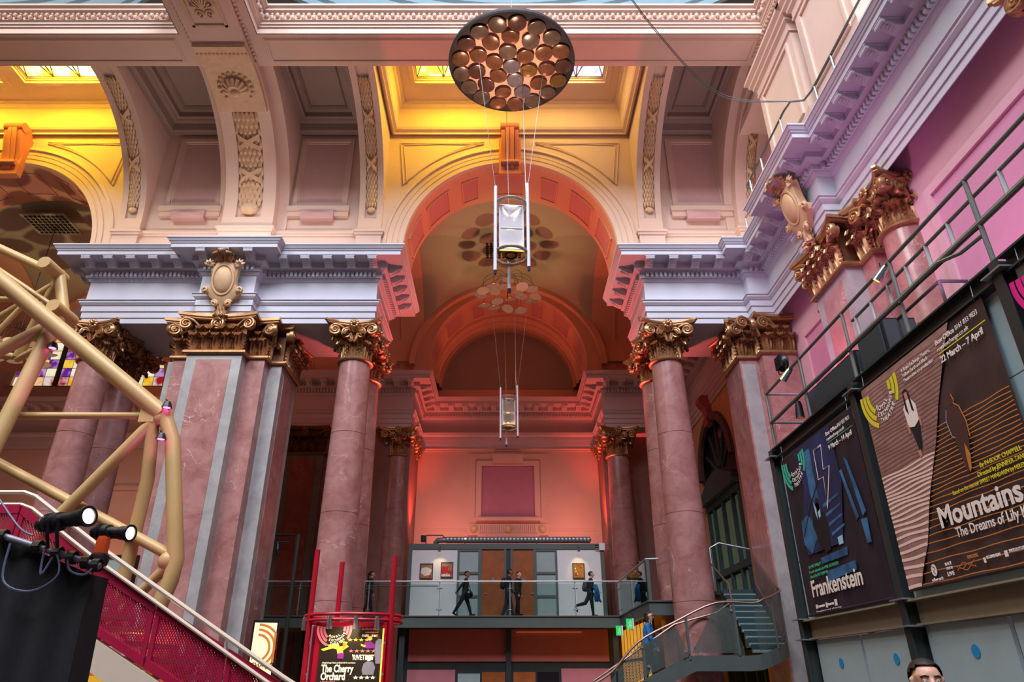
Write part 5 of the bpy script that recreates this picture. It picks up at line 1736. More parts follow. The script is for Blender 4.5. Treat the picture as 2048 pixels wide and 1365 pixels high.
# --- rooms beneath the gallery
lw = MB()
lw.box(-5.0, 4.0, 28.75, 28.9, 0, 3.42)
LW = struct(lw.build('wall_under_gallery', STEELD), 'panelled screen beneath the gallery')
for x0, x1 in ((-3.85, -.12), (.05, 3.75)):
    MB().box(x0, x1, 28.68, 28.76, 2.26, 3.38).build('salmon_panel', SALMON, LW)
PKP = mat('pink_board', 'c0727c', .7, vary=.04)
for x0, x1, z0, z1, m_ in ((-3.85, -2.05, 0, 1.98, PKP), (-1.95, -1.12, .1, 1.85, FROST), (-1.05, -.18, .05, 1.9, DOORM), (.12, .95, .05, 1.9, DOORM), (1.02, 1.82, .1, 1.9, DARKGLASS), (1.92, 3.75, 0, 2.02, PKP)):
    MB().box(x0, x1, 28.68, 28.76, z0, z1).build('door' if m_ is DOORM else 'pane' if m_ in (FROST, DARKGLASS) else 'pink_panel', m_, LW)
# glowing glazed doors under the side gallery
GLOW = mat('lit_door_pane', 'e8b048', .5, vary=.1, emit='e8a030', estr=.75)
gd = thing('glazed_doors', 'row of tall yellow lit glazed doors below the side gallery', 'door', (4.25, 22.6, 0))
for i in range(9):
    y = i * .68
    MB().box(0, .05, y + .06, y + .62, .1, 3.3).build('pane', GLOW, gd)
    MB().box(.0, .06, y - .03, y + .04, 0, 3.4).build('mullion', STEELD, gd)
for z in (1.35, 2.2):
    MB().box(-.05, .0, 0, 6.1, z, z + .09).build('transom', STEELD, gd)
lamp('foyer_light', 'AREA', (1.5, 29.9, 3.3), 30, (1, .7, .35), (1.5, 29.9, 0), 2.5)
GREEN = mat('exit_green', '20b060', .4, vary=0, emit='18b058', estr=.8)
for i, (y, z) in enumerate(((26.9, 3.05), (24.6, 3.12))):
    t = thing('exit_sign', ['green lit exit sign hanging under the gallery corner', 'green lit exit sign hanging nearer the column under the side gallery'][i], 'sign', (4.0, y, z))
    MB().box(-.02, .02, -.2, .2, 0, .34).build('sign_body', WHITEP, t)
    MB().box(-.2, .0, -.02, .02, .02, .34).build('side_face', GREEN, t)
    MB().box(-.03, -.021, -.18, .18, .02, .32).build('sign_face', GREEN, t)
    p = Print(); p.strip([(-.08, .06), (-.02, .14), (.03, .2), (-.05, .24)], .03, 0, 0); p.disc((.05, .27), .03, .03, 0, 0); p.strip([(.0, .16), (.1, .12)], .03, 0, 0); p.poly([(.1, .05), (.16, .05), (.16, .28), (.1, .28)], 0, 0)
    o = p.build('running_figure', INK_W, t, False, (-.034, 0, 0), BANROT)
    obj('running_figure', o.data, t, (-.1, -.026, .0), (R(90), 0, 0), (.55, .9, 1))
    MB().tube([(0, -.1, .34), (0, -.1, .5)], .008, 5).build('hanger', STEELD, t)
# portal frame behind the great pier
po = thing('steel_portal', 'dark steel tube portal with a hanging spotlight in the gap by the great pier', 'frame', (-7.9, 25, 0))
MB().tube([(-1.2, 0, 6.25), (.4, 0, 6.25), (.4, 0, 0)], .07, 8).build('portal_tube', STEELD, po)
MB().tube([(-1.2, 0, 6.0), (.1, 0, 6.0)], .03, 6).build('lamp_bar', STEELD, po)
MB().tube([(-.3, 0, 6.0), (-.28, 0, 5.75), (-.22, 0, 5.55)], [.05, .09, .07], 8).build('lamp_body', BLACKM, po)
# lit totem sign
ls = thing('lit_totem_sign', 'glowing cream sign with orange rings beside the red stair', 'sign', (-5.6, 16, .3), (R(90), 0, R(12)))
MB().box(-.04, .50, 0, 2.5, -.2, -.01).build('case', BLACKM, ls)
MB().box(0, .46, .05, 2.45, -.01, 0).build('lit_face', mat('lit_cream', 'f6e3b4', .5, vary=0, emit='f4d894', estr=1.1), ls)
p = Print()
for k in range(3):
    r_ = .26 + .1 * k
    p.strip([(.1 + r_ * math.cos(R(a)), 1.95 + r_ * math.sin(R(a))) for a in range(-60, 100, 10) if .1 + r_ * math.cos(R(a)) < .46], .05, .004, 0)
p.build('rings', mat('lit_orange', 'c87a3c', .5, vary=0, emit='c06a28', estr=.5), ls)
for s_, v in (('AL', 1.72), ('CHANGE', 1.58), ('RE', 1.44)):
    text(s_, .13, BLACKM, ls, (.02, v, .006), bold=.01)

# ================================================================== curved steel stair on the right
ST = thing('curved_stair', 'grey steel stair with perforated sides winding up past the right column', 'staircase', (4.6, 19.4, 0))
def sl(x, y, z): return (x - 4.6, y - 19.4, z)
TR = mat('stair_tread', '8fa9ad', .5, .3, vary=.05)
for i in range(8):
    x = 2.1 + i * .31; z = .82 + i * .171
    MB().box(x - 4.6, x + .34 - 4.6, 0.03, .95, z - .04, z).build('tread', TR, ST)
MB().box(-.05, 1.75, .03, .95, 2.13, 2.19).build('landing', STEEL, ST)
for i in range(10):
    y = 20.05 + i * .21; z = 2.36 + i * .178
    MB().box(6.35 - 4.6, 7.3 - 4.6, y - 19.4, y + .10 - 19.4, z - .07, z).build('tread', TR, ST)
    MB().box(6.37 - 4.6, 7.28 - 4.6, y + .16 - 19.4, y + .18 - 19.4, z - .04, z + .14).build('riser', mat('riser_teal', '1f3a3c', .6, vary=0) if i == 0 else MATS['riser_teal'], ST)
def stringer(pts, h, m, nm, th=.03):
    b = MB()
    vs = []
    for x, y, z in pts:
        X, Y, Z = sl(x, y, z)
        vs += [(X, Y, Z), (X, Y, Z - h), (X, Y + th, Z), (X, Y + th, Z - h)]
    n = len(pts)
    fs = []
    for i in range(n - 1):
        a = 4 * i; c_ = 4 * i + 4
        fs += [(a, a + 1, c_ + 1, c_), (a + 2, c_ + 2, c_ + 3, a + 3), (a, c_, c_ + 2, a + 2), (a + 1, a + 3, c_ + 3, c_ + 1)]
    b.add(vs, fs)
    return b.build(nm, m, ST)
arc = lambda z0, z1, rr: [(6.3 + rr * math.sin(R(a)), 20.5 - rr * math.cos(R(a)), z0 + (z1 - z0) * a / 90) for a in range(0, 91, 15)]
out_path = [(2.0, 19.4, .95), (3.46, 19.4, 1.74), (4.63, 19.4, 2.2), (6.0, 19.4, 2.2)] + arc(2.22, 2.75, 1.1) + [(7.42, 22.2, 4.3)]
stringer(out_path, .36, STEEL, 'outer_stringer')
stringer([(2.0, 20.35, .95), (4.63, 20.35, 2.2), (5.9, 20.35, 2.25), (6.3, 20.6, 2.45), (6.33, 22.2, 4.2)], .34, STEEL, 'inner_stringer')
rail_path = [(2.0, 19.4, 1.55), (2.51, 19.4, 1.85), (3.21, 19.4, 2.52), (4.16, 19.4, 2.98), (5.31, 19.4, 3.46), (6.3, 19.4, 3.46)] + [(x, y, z) for x, y, z in arc(3.46, 4.0, 1.12)][1:] + [(7.44, 21.3, 4.55), (7.44, 22.2, 5.3)]
RAILW = mat('handrail_bronze', '8f7268', .35, .6, vary=.05)
MB().tube(smooth_path([sl(*p) for p in rail_path], 4), .03, 8).build('handrail', RAILW, ST, 40)
MB().tube([sl(*p) for p in [(2.1, 20.35, 1.6), (4.4, 20.35, 3.0), (5.6, 20.35, 3.3), (6.1, 20.5, 3.6), (6.25, 21.0, 4.1), (6.1, 21.6, 4.6), (5.9, 22.2, 5.2)]], .028, 8).build('inner_handrail', RAILW, ST, 40)
def quad_panel(a, b_, c_, d, m, nm):
    pts = [Vector(sl(*q)) for q in (a, b_, c_, d)]
    MB().prism(pts, (0, .012, 0)).build(nm, m, ST)
quad_panel((2.05, 19.38, 1.02), (3.3, 19.38, 1.7), (3.3, 19.38, 2.5), (2.6, 19.38, 1.85), PERFG, 'mesh_panel')
quad_panel((3.36, 19.38, 1.74), (4.5, 19.38, 2.2), (4.2, 19.38, 2.88), (3.36, 19.38, 2.48), PERFG, 'mesh_panel')
quad_panel((4.56, 19.38, 2.26), (5.75, 19.38, 2.26), (5.75, 19.38, 3.36), (5.25, 19.38, 3.34), PERFG, 'mesh_panel')
q = arc(2.3, 2.85, 1.1); q2 = arc(3.3, 3.85, 1.1)
b = MB(); vs = []
for (x, y, z), (x2, y2, z2) in zip(q, q2): vs += [sl(x, y, z), sl(x2, y2, z2)]
vs += [sl(7.42, 22.2, 4.4), sl(7.42, 22.2, 5.2)]
b.add(vs, [(2 * i, 2 * i + 2, 2 * i + 3, 2 * i + 1) for i in range(len(vs) // 2 - 1)])
b.build('mesh_panel', PERFG, ST)
for x, z0, z1 in ((2.6, 1.15, 1.9), (3.33, 1.6, 2.55), (4.5, 2.1, 3.1), (5.78, 2.2, 3.45)):
    MB().box(x - 4.63, x - 4.57, -.02, .03, z0, z1).build('baluster', STEEL, ST)
for a in (30, 60, 90):
    x, y = 6.3 + 1.1 * math.sin(R(a)), 20.5 - 1.1 * math.cos(R(a))
    MB().tube([sl(x, y, 2.2 + .5 * a / 90), sl(x, y, 3.4 + .55 * a / 90)], .025, 6).build('baluster', STEEL, ST)
for x, z in ((3.28, 2.4), (3.42, 1.95), (4.4, 2.3), (4.62, 2.42), (5.7, 3.28)):
    MB().lathe([(0, -.0), (.035, 0), (.035, -.03)], (x - 4.6, -.05, z), 10, axis='y').build('fixing_disc', STEELL, ST)
gate = thing('landing_rails', 'steel rail and gate posts at the head of the stair by the teal doors', 'railing', (6.2, 22.3, 4.1))
MB().tube([(0, 0, 0), (0, 0, 1.25), (.3, 0, 1.4), (1.3, 0, 1.2)], .03, 8).build('rail', STEELL, gate, 40)
MB().box(-.06, .06, -.02, .02, 0, 1.2).build('post', STEEL, gate)
MB().box(-1.0, 1.4, .3, 2.5, -.1, 0).build('landing_plate', STEELD, gate)
MB().box(-.9, -.8, .4, .5, -4.1, -.1).build('support_post', STEELD, gate)

# ================================================================== hanging lights
PEACH = mat('reflector_peach', 'f2b49a', .7, vary=.03)
RIM = mat('chandelier_rim', '2c2226', .6, vary=.05)
MIR = [mat('mirror_disc_%d' % i, c_, .22, .3, vary=.2, scale=5) for i, c_ in enumerate(('8a5c44', '7d685c', '877c86', '94703f', '6e4c44'))]
CD = thing('disc_chandelier', 'great dark round ceiling reflector studded with mirror discs', 'chandelier', (-.05, 13, 16.05))
MB().lathe([(1.38, -.02), (1.62, -.05), (1.64, .0), (1.62, .1), (0, .14)], (0, 0, 0), 64).build('rim', RIM, CD, 30)
MB().lathe([(0, .0), (1.4, .0)], (0, 0, 0), 48).build('reflector_plate', PEACH, CD)
dm = {}
for i, m_ in enumerate(MIR):
    dm[i] = MB().lathe([(0, -.035), (.2, -.04), (.223, -.03), (.228, -.015), (.21, 0), (0, 0)], (0, 0, 0), 24).mesh('mirror_disc', m_, 30)
sg = random.Random(5)
for cnt, r_, off in ((1, 0, 0), (6, .47, .3), (11, .92, .1), (17, 1.33, 0)):
    for k in range(cnt):
        t = 2 * math.pi * k / cnt + off
        obj('mirror_disc', dm[sg.choice((0, 0, 1, 1, 2, 3, 4))], CD, (r_ * math.cos(t), r_ * math.sin(t), -.07), (sg.uniform(-.12, .12), sg.uniform(-.12, .12), 0))
MB().tube([(0, 0, .1), (0, 0, 8)], .015, 5).build('suspension_wire', STEELL, CD)
GAUZE = mat('white_gauze', 'd6d6de', .6, vary=.04, alpha=.62)
WROD = mat('white_rod', 'dfe2ee', .4, vary=0)
TIP = mat('navy_tip', '2a2350', .4, vary=0)
GOLDP = mat('gold_plate', 'd69a3a', .35, .6, vary=.08)
RINGM = mat('ring_grey', 'a9a4a6', .35, .4, vary=0)
GAUZE2 = mat('clear_gauze', 'a8988c', .6, vary=.04, alpha=.35)
def lantern(label, loc, rot, s, wires_to, gm=GAUZE):
    t = thing('hanging_lantern', label, 'lantern', loc, (0, 0, rot))
    rad = .38 * s
    for z in (0, 1.32 * s):
        MB().tube([(rad * math.cos(R(a)), rad * math.sin(R(a)), z) for a in range(0, 360, 10)], .036 * s, 8, closed=True).build('ring', RINGM, t, 40)
    cs = []
    for k, (z0, z1) in enumerate(((-.55, 1.72), (-.42, 1.85), (-.62, 1.5))):
        a = R(200 + 120 * k)
        c_ = (math.cos(a), math.sin(a)); cs.append(c_)
        x, y = c_[0] * rad * 1.12, c_[1] * rad * 1.12
        r_ = MB().tube([(x, y, z0 * s), (x, y, z1 * s)], .04 * s, 10).build('rod', WROD, t, 40)
        for za, zb in ((z0 - .1, z0), (z1, z1 + .06)):
            MB().tube([(x, y, za * s), (x, y, zb * s)], [.028 * s, .042 * s] if za < 0 else [.03 * s, .02 * s], 8).build('rod_tip', TIP, r_, 40)
    for k in range(3):
        a, b_ = cs[k], cs[(k + 1) % 3]
        q = .80 * rad
        MB().prism([(a[0] * q, a[1] * q, .08 * s), (b_[0] * q, b_[1] * q, .08 * s), (b_[0] * q, b_[1] * q, 1.25 * s), (a[0] * q, a[1] * q, 1.25 * s)], (0, .006, 0)).build('gauze_panel', gm, t)
        for z in (.06, .62, 1.25):
            MB().tube([(a[0] * q, a[1] * q, z * s), (b_[0] * q, b_[1] * q, z * s)], .018 * s, 6).build('panel_bar', WROD, t)
        MB().tube([(a[0] * q, a[1] * q, .06 * s), (a[0] * q, a[1] * q, 1.25 * s)], .022 * s, 6).build('panel_bar', WROD, t)
        MB().tube([(a[0] * q, a[1] * q, 1.2 * s), (0, 0, .7 * s)], .014 * s, 5).build('stay', GOLDP, t)
    q = .84 * rad
    MB().prism([(c_[0] * q, c_[1] * q, .0) for c_ in cs], (0, 0, .03)).build('base_plate', GOLDP, t)
    MB().lathe([(.10 * s, 0), (.14 * s, -.02), (.15 * s, -.0)], (0, 0, -.005), 20).build('lens_ring', BLACKM, t)
    MB().lathe([(0, 0), (.09 * s, 0), (.12 * s, .1 * s), (.12 * s, .4 * s), (0, .45 * s)], (0, 0, .2 * s), 12).build('lamp_can', STEELD, t, 40)
    MB().lathe([(0, 0), (.09 * s, 0)], (0, 0, .67 * s), 14).build('lamp_lens', WARM, t)
    for k, c_ in enumerate(cs):
        MB().tube([(c_[0] * rad, c_[1] * rad, 1.32 * s), (c_[0] * wires_to[0], c_[1] * wires_to[0], wires_to[1])], .006, 4).build('wire', STEELL, t)
    MB().tube([(rad, 0, 1.32 * s), (rad * .9, 0, wires_to[1])], .01, 4).build('power_cable', STEELL, t)
    lamp('lantern_glow', 'POINT', (loc[0], loc[1], loc[2] + .12), 16, (1, .72, .35), None, .08)
    return t
lantern('white rodded lantern with gauze sides hanging below the mirror disc reflector', (-.1, 13, 10.15), R(15), 1.0, (1.0, 5.8))
lamp('lantern_uplight', 'SPOT', (-.1, 13, 10.95), 1700, (1, .68, .48), (-.05, 13, 16), .1, 44, .4)
lantern('smaller rodded lantern hanging deep in the central bay', (-.05, 26.5, 10.75), R(20), .95, (1.0, 6.1), GAUZE2)
DISCP = mat('pale_disc', '8e7c80', .35, .35, vary=.1, scale=8)
dmesh = MB().lathe([(0, .01), (.27, 0), (.28, .01), (.27, .02), (0, .03)], (0, 0, 0), 24).mesh('disc', DISCP, 30)
def disc_cluster(label, loc, up):
    t = thing('disc_cluster', label, 'chandelier', loc)
    for cnt, r_, zz, off in ((12, 1.22, 0, 0), (6, .62, .12, .3)):
        for k in range(cnt):
            a = 2 * math.pi * k / cnt + off
            x, y = r_ * math.cos(a), r_ * math.sin(a)
            z = zz + .12 * math.sin(k * 2.3)
            obj('disc', dmesh, t, (x, y, z), (.25 * math.sin(k * 1.7), .25 * math.cos(k * 2.1), 0))
            MB().tube(smooth_path([(0, 0, 1.0), (x * .5, y * .5, 1.05), (x * .95, y * .95, .6), (x, y, z)], 4), .008, 4).build('wire_arm', BLACKM, t)
    MB().tube([(0, 0, -.1), (0, 0, up)], .014, 5).build('stem', BLACKM, t)
    MB().tube([(-.35, 0, .3), (.35, 0, .3)], .015, 5).build('cross_bar', GOLDP, t)
disc_cluster('spray of pale discs on wires under the central vault', (-.05, 26.5, 16.8), 3.0)
lamp('vault_uplight', 'SPOT', (-.05, 26.5, 11.95), 650, (1, .74, .32), (-.05, 26.5, 19), .05, 70, .7)
disc_cluster('spray of pale discs on wires at the left edge of the view', (-19.6, 24.7, 13.3), 6.0)
lamp('vault_uplight', 'SPOT', (-19.6, 24.7, 9.9), 900, (1, .72, .34), (-19.6, 24.7, 19), .05, 80, .6)
for x, y, z, lb in ((-19.6, 24.4, 19.15, 'square ceiling vent grille in the left vault'), (-.25, 27.2, 19.68, 'square ceiling vent grille in the central vault')):
    t = thing('vent_grille', lb, 'vent', (x, y, z))
    MB().box(-.95, .95, -.75, .75, .02, .06).build('frame_plate', VAULTG, t)
    g_ = MB()
    for i in range(9):
        for j in range(7):
            g_.box(-.8 + i * .19, -.68 + i * .19, -.62 + j * .19, -.5 + j * .19, -.01, .021)
    stuff(g_.build('grille_holes', BLACKM, t))
# ================================================================== left foreground
CREAM = mat('cream_steel_paint', 'c2a06a', .45, .05, vary=.05, scale=2)
CREAMW = mat('cream_rail_paint', 'd8c6b4', .4, .05, vary=.03)
REDP = mat('magenta_red_paint', 'a8143f', .4, .05, vary=.05)
REDB = mat('signal_red_paint', 'b8142c', .35, .05, vary=.04)
PERFR = perf('perforated_magenta', 'a8143f', 105, .42, .45, .05)
TS = thing('steel_truss', 'big cream tubular steel truss of the theatre module at left', 'truss', (-6.0, 11, 0))
def tt(x, z, y=11.0): return (x + 6.0, y - 11.0, z)
for pts, r_ in (([tt(-11.4, 9.65, 10), tt(-6.02, 5.66)], .145), ([tt(-6.0, 5.7), tt(-5.75, 5.2), tt(-5.3, 3.3), tt(-5.32, 3.0), tt(-5.5, 2.3)], .12), ([tt(-11, 5.64), tt(-6.1, 5.64)], .058), ([tt(-6.1, 5.6), tt(-7.8, 3.35, 11.1)], .1),
                ([tt(-6.15, 5.55), tt(-6.12, 4.6, 11.2), tt(-6.25, 2.4, 11.4)], .105), ([tt(-11, 5.95, 11.6), tt(-5.4, 3.36, 11.1)], .085), ([tt(-5.42, 3.2), tt(-6.2, 2.4, 11.2)], .08),
                ([tt(-8.3, 7.5), tt(-8.5, 3.2, 10.4)], .13), ([tt(-8.38, 7.35), tt(-10.6, 5.9)], .11), ([tt(-11, 9.65, 11.4), tt(-8.69, 8.52, 11.2)], .085), ([tt(-8.69, 8.58, 11.2), tt(-8.27, 7.6, 11.1)], .1),
                ([tt(-11.2, 9.5, 11.2), tt(-8.3, 7.66, 11.1)], .045), ([tt(-8.75, 8.45, 11.3), tt(-9.25, 7.0, 11.6)], .085), ([tt(-8.8, 8.35, 11.3), tt(-11, 7.2, 11.9)], .075), ([tt(-9.25, 7.0, 11.6), tt(-11, 7.35, 11.8)], .06), ([tt(-8.6, 7.2, 11.4), tt(-9.25, 6.95, 11.6)], .06),
                ([tt(-11, 8.2, 11.5), tt(-9.0, 8.1, 11.4)], .05), ([tt(-9.2, 8.2, 11.4), tt(-10.4, 6.2, 11.5)], .05)):
    MB().tube(pts, r_, 16).build('tube', CREAM, TS, 50)
for x, z in ((-8.69, 8.52), (-8.27, 7.62)):
    MB().lathe([(0, .32), (.115, .32), (.125, .3), (.125, -.3), (0, -.3)], tt(x, z, 11.05), 20, axis='y').build('end_cap', CREAM, TS, 40)
for x, z in ((-6.02, 5.6), (-5.42, 3.28), (-8.35, 7.4)):
    MB().ball(tt(x, z), .145, 8, (1, .9, 1)).build('node', CREAM, TS, 60)
MB().box(*[a for p in zip(tt(-6.35, 5.5, 10.9), tt(-6.1, 5.75, 11.1)) for a in p]).build('gusset', CREAM, TS)
MG = mat('magenta_lens', 'ff80e0', .3, vary=0, emit='ff5ad8', estr=6)
for i, (x, z, lb) in enumerate(((-8.12, 6.85, 'small pink glowing lamp under the upper truss joint'), (-5.9, 5.75, 'small pink glowing lamp at the tip of the main truss node'), (-5.88, 5.2, 'small pink glowing lamp just below the main truss node'))):
    t = thing('pink_lamp', lb, 'lamp', (x, 10.86, z), group='pink lamps on the truss')
    MB().lathe([(.05, .08), (.08, 0), (.085, -.02), (.06, -.02)], (0, 0, 0), 14).build('housing', BLACKM, t, 40)
    MB().lathe([(0, 0), (.07, 0)], (0, 0, -.015), 14).build('lens', MG, t)
    MB().tube([(0, 0, .08), (-.08, .08, .16)], .014, 5).build('arm', BLACKM, t)
lamp('truss_pink', 'SPOT', (-5.4, 10.2, 4.4), 35, (1, .25, .75), (-6.6, 10.95, 6.1), .05, 70, .8)
lamp('truss_pink', 'SPOT', (-5.2, 10.3, 2.6), 10, (1, .25, .7), (-6.1, 11.2, 4.4), .05, 60, .8)
lamp('truss_pink', 'SPOT', (-7.6, 10.2, 5.5), 20, (1, .25, .85), (-8.5, 11, 6.8), .05, 80, .8)

# --- perforated red stair
RS = thing('red_stair', 'magenta perforated metal stair with twin cream handrails descending to the right', 'staircase', (-5.0, 8.5, 0))
def rs(x, z, y=8.5): return (x + 5.0, y - 8.5, z)
def zt(x): return 3.58 if x < -6.18 else (3.58 - (x + 6.18) * .65 if x < -5.18 else 2.93 - (x + 5.18) * .535)
def zb(x): return zt(x) - (.62 if x < -5.4 else .68)
edges = [-7.4, -6.18, -5.18, -4.28, -3.38, -2.48, -1.6]
for a, c_ in zip(edges, edges[1:]):
    a2, c2 = a + .012, c_ - .012
    MB().prism([rs(a2, zb(a2) + .1), rs(c2, zb(c2) + .1), rs(c2, zt(c2) - .1), rs(a2, zt(a2) - .1)], (0, .012, 0)).build('perforated_panel', PERFR, RS)
    for z0, z1, nm in ((zt, lambda x: zt(x) - .11, 'top_band'), (lambda x: zb(x) + .1, zb, 'bottom_band')):
        MB().prism([rs(a2, z1(a2), 8.48), rs(c2, z1(c2), 8.48), rs(c2, z0(c2), 8.48), rs(a2, z0(a2), 8.48)], (0, .05, 0)).build(nm, REDP, RS)
    for x in (a2, c2 - .05):
        MB().prism([rs(x, zb(x) + .1, 8.485), rs(x + .05, zb(x + .05) + .1, 8.485), rs(x + .05, zt(x + .05) - .1, 8.485), rs(x, zt(x) - .1, 8.485)], (0, .03, 0)).build('edge_strip', REDP, RS)
MB().prism([rs(-5.25, zb(-5.25) - .04, 8.47), rs(-1.6, zb(-1.6) - .04, 8.47), rs(-1.6, zb(-1.6) - .36, 8.47), rs(-5.25, zb(-5.25) - .36, 8.47)], (0, .08, 0)).build('stringer', CREAMW, RS)
for dz, r_ in ((.12, .026), (-.03, .022)):
    MB().tube([rs(-7.4, 3.61 + dz), rs(-6.2, 3.61 + dz), rs(-6.05, 3.56 + dz), rs(-5.1, 2.98 + dz - .02, 8.45), rs(-2.7, 1.55 + dz, 8.45), rs(-1.6, .96 + dz, 8.45)], r_, 8).build('handrail', CREAMW, RS, 40)
for x in (-6.6, -5.15, -3.4, -2.5):
    MB().tube([rs(x, zt(x) - .1), rs(x, zt(x) + (.15 if x < -6 else .05), 8.46)], .018, 6).build('rail_bracket', CREAMW, RS)
for i in range(13):
    x = -6.2 + i * .33; z = 2.75 - i * .175
    MB().box(x + 5, x + 5.34, .1, 1.4, z - .05, z).build('tread', mat('stair_tread_warm', '8a6a5a', .6, vary=.1) if i == 0 else MATS['stair_tread_warm'], RS)
MB().box(-2.4, -1.0, .1, 1.4, 2.9, 2.97).build('top_landing', MATS['stair_tread_warm'], RS)
for a, c_ in zip(edges[1:], edges[2:]):
    MB().prism([rs(a + .02, zb(a) - .2, 9.95), rs(c_ - .02, zb(c_) - .2, 9.95), rs(c_ - .02, zt(c_) - .32, 9.95), rs(a + .02, zt(a) - .32, 9.95)], (0, .012, 0)).build('far_panel', PERFR, RS)
lamp('stair_glow', 'POINT', (-4.9, 9.6, 2.1), 18, (1, .5, .2), None, .15)
# added glowing block in place of the warm lit foyer behind the stair foot
kb = thing('foyer_backdrop', 'added orange and yellow glowing kiosk glimpsed below the red stair', 'backdrop', (-6.6, 12.6, 0))
MB().box(-.9, .9, 0, .6, 0, 1.9).build('glow_block', mat('backdrop_glow_orange', 'd87a3a', .6, vary=.1, emit='c85a20', estr=.25), kb)
MB().box(-.9, .2, -.03, 0, .9, 1.7).build('yellow_panel', mat('backdrop_glow_yellow', 'e8b83a', .6, vary=.05, emit='d8a020', estr=.4), kb)
MB().box(-1.0, 1.0, -.1, .7, 1.9, 2.0).build('top', mat('backdrop_red', 'b03a28', .6, vary=.05), kb)
nb_ = thing('notice_board', 'pale notice board with dark frame behind the cream truss foot', 'board', (-7.6, 13.5, 2.7))
MB().box(-.4, .4, 0, .05, 0, 1.0).build('board', mat('board_pale', '9fb0a6', .6, vary=.05), nb_)
for a, c_, e, g_ in ((-.45, .45, 1.0, 1.06), (-.45, .45, -.06, 0), (-.45, -.4, 0, 1), (.4, .45, 0, 1)):
    MB().box(a, c_, -.02, .06, e, g_).build('frame_edge', BLACKM, nb_)
MB().box(-.05, .05, .06, .12, -2.7, 0).build('post', BLACKM, nb_)
# --- black draped box with stage lamps
DRAPE = mat('black_drape', '14161e', .9, vary=.3, scale=30)
dp = thing('black_drape', 'black cloth hung over a frame in the lower left corner', 'drape', (-4.2, 6, 0))
b = MB(); nu, nv = 40, 10
vs = []
for j in range(nv + 1):
    for i in range(nu + 1):
        t = i / nu
        x = -5.6 + 1.9 * t
        ztop = 3.0 - .57 * max(0, (t - .2) / .8)
        z = ztop * (1 - j / nv)
        y = 6.0 + .045 * math.sin(t * 42 + math.sin(j * .5)) * (.3 + j / nv) 
        vs.append((x + 4.2 + .1 * (j / nv) * t, y - 6, z))
b.add(vs, [(j * (nu + 1) + i, j * (nu + 1) + i + 1, (j + 1) * (nu + 1) + i + 1, (j + 1) * (nu + 1) + i) for j in range(nv) for i in range(nu)])
b.build('front_cloth', DRAPE, dp, 60)
MB().prism([(.6, -.06, 0), (.5, -.03, 2.43), (.5, .25, 2.43), (.6, .25, 0)], (.01, 0, 0)).build('side_cloth', DRAPE, dp)
MB().prism([(-1.4, 0.02, 2.98), (.49, .02, 2.42), (.49, .3, 2.42), (-1.4, .3, 2.98)], (0, 0, .01)).build('top_cloth', DRAPE, dp)
lb_ = thing('lighting_bar', 'grey scaffold bar with clamps and tangled cables above the black drape', 'bar', (-4.2, 5.95, 2.62))
PIPE = mat('scuffed_pipe', '8d8a98', .45, .4, vary=.2, scale=8)
MB().tube([(-.35, 0, .13), (.58, 0, -.13)], .028, 10).build('pipe', PIPE, lb_, 40)
for x in (-.3, .02, .2, .33, .46, .55):
    z = .13 - (x + .35) * .28
    MB().lathe([(.045, -.03), (.055, -.03), (.055, .03), (.045, .03)], (x, 0, z), 10, axis='x').build('clamp', BLACKM, lb_)
for pts in ([(-.2, -.03, .05), (-.15, -.05, -.25), (.1, -.06, -.33), (.28, -.05, -.2), (.2, -.04, .0)], [(.3, -.03, .0), (.36, -.05, -.16), (.5, -.05, -.2), (.56, -.03, -.1)], [(.1, -.03, .02), (.14, -.05, -.2), (.2, -.03, -.02)], [(-.6, .1, .55), (-.2, 0, .2), (-.05, 0, .12)]):
    MB().tube(smooth_path(pts), .009, 5).build('cable', mat('grey_cable', '59607a', .5, vary=0) if 'grey_cable' not in MATS else MATS['grey_cable'], lb_)
def profile_lamp(label, a, b_, r_, hang):
    t = thing('profile_spotlight', label, 'spotlight', a)
    d = Vector(b_) - Vector(a); L_ = d.length
    q = d.to_track_quat('Z', 'Y').to_euler()
    pr = [(0, 0), (r_ * .75, 0), (r_ * .8, L_ * .06), (r_ * .65, L_ * .08), (r_ * .9, L_ * .14), (r_ * 1.05, L_ * .3), (r_ * 1.05, L_ * .42), (r_ * .8, L_ * .44), (r_ * .8, L_ * .72), (r_ * .9, L_ * .74), (r_ * .95, L_ * .93), (r_ * 1.15, L_ * .95), (r_ * 1.15, L_), (r_ * .85, L_), (r_ * .8, L_ * .97)]
    MB().lathe(pr, (0, 0, 0), 20).build('body', BLACKM, t, 35, None, q)
    MB().lathe([(0, L_ * .975), (r_ * .84, L_ * .975)], (0, 0, 0), 20).build('lens', WHITE_L, t, False, None, q)
    for k in range(4):
        MB().lathe([(r_ * 1.04, L_ * (.16 + .035 * k)), (r_ * 1.12, L_ * (.165 + .035 * k)), (r_ * 1.04, L_ * (.17 + .035 * k))], (0, 0, 0), 20).build('cooling_ring', BLACKM, t, False, None, q)
    for f_ in (.3, .5):
        m_ = d * f_
        MB().tube([(m_.x, m_.y - r_ * 1.1, m_.z), (m_.x, m_.y - r_ * .8, m_.z - r_ * 1.4), (m_.x, m_.y, hang - a[2])], .016, 6).build('yoke_arm', BLACKM, t)
    MB().box(d.x * .42 - .012, d.x * .42 + .012, -r_ * 1.12, -r_ * 1.02, d.z * .42 - .05, d.z * .42 + .03).build('yellow_tag', YL, t)
profile_lamp('long black stage spotlight with glowing lens, nearer of the pair', (-4.19, 5.92, 2.82), (-3.70, 5.75, 2.86), .075, 2.62)
profile_lamp('black stage spotlight with glowing lens pointing away behind the nearer one', (-3.90, 6.22, 2.82), (-3.52, 6.12, 2.79), .065, 2.58)
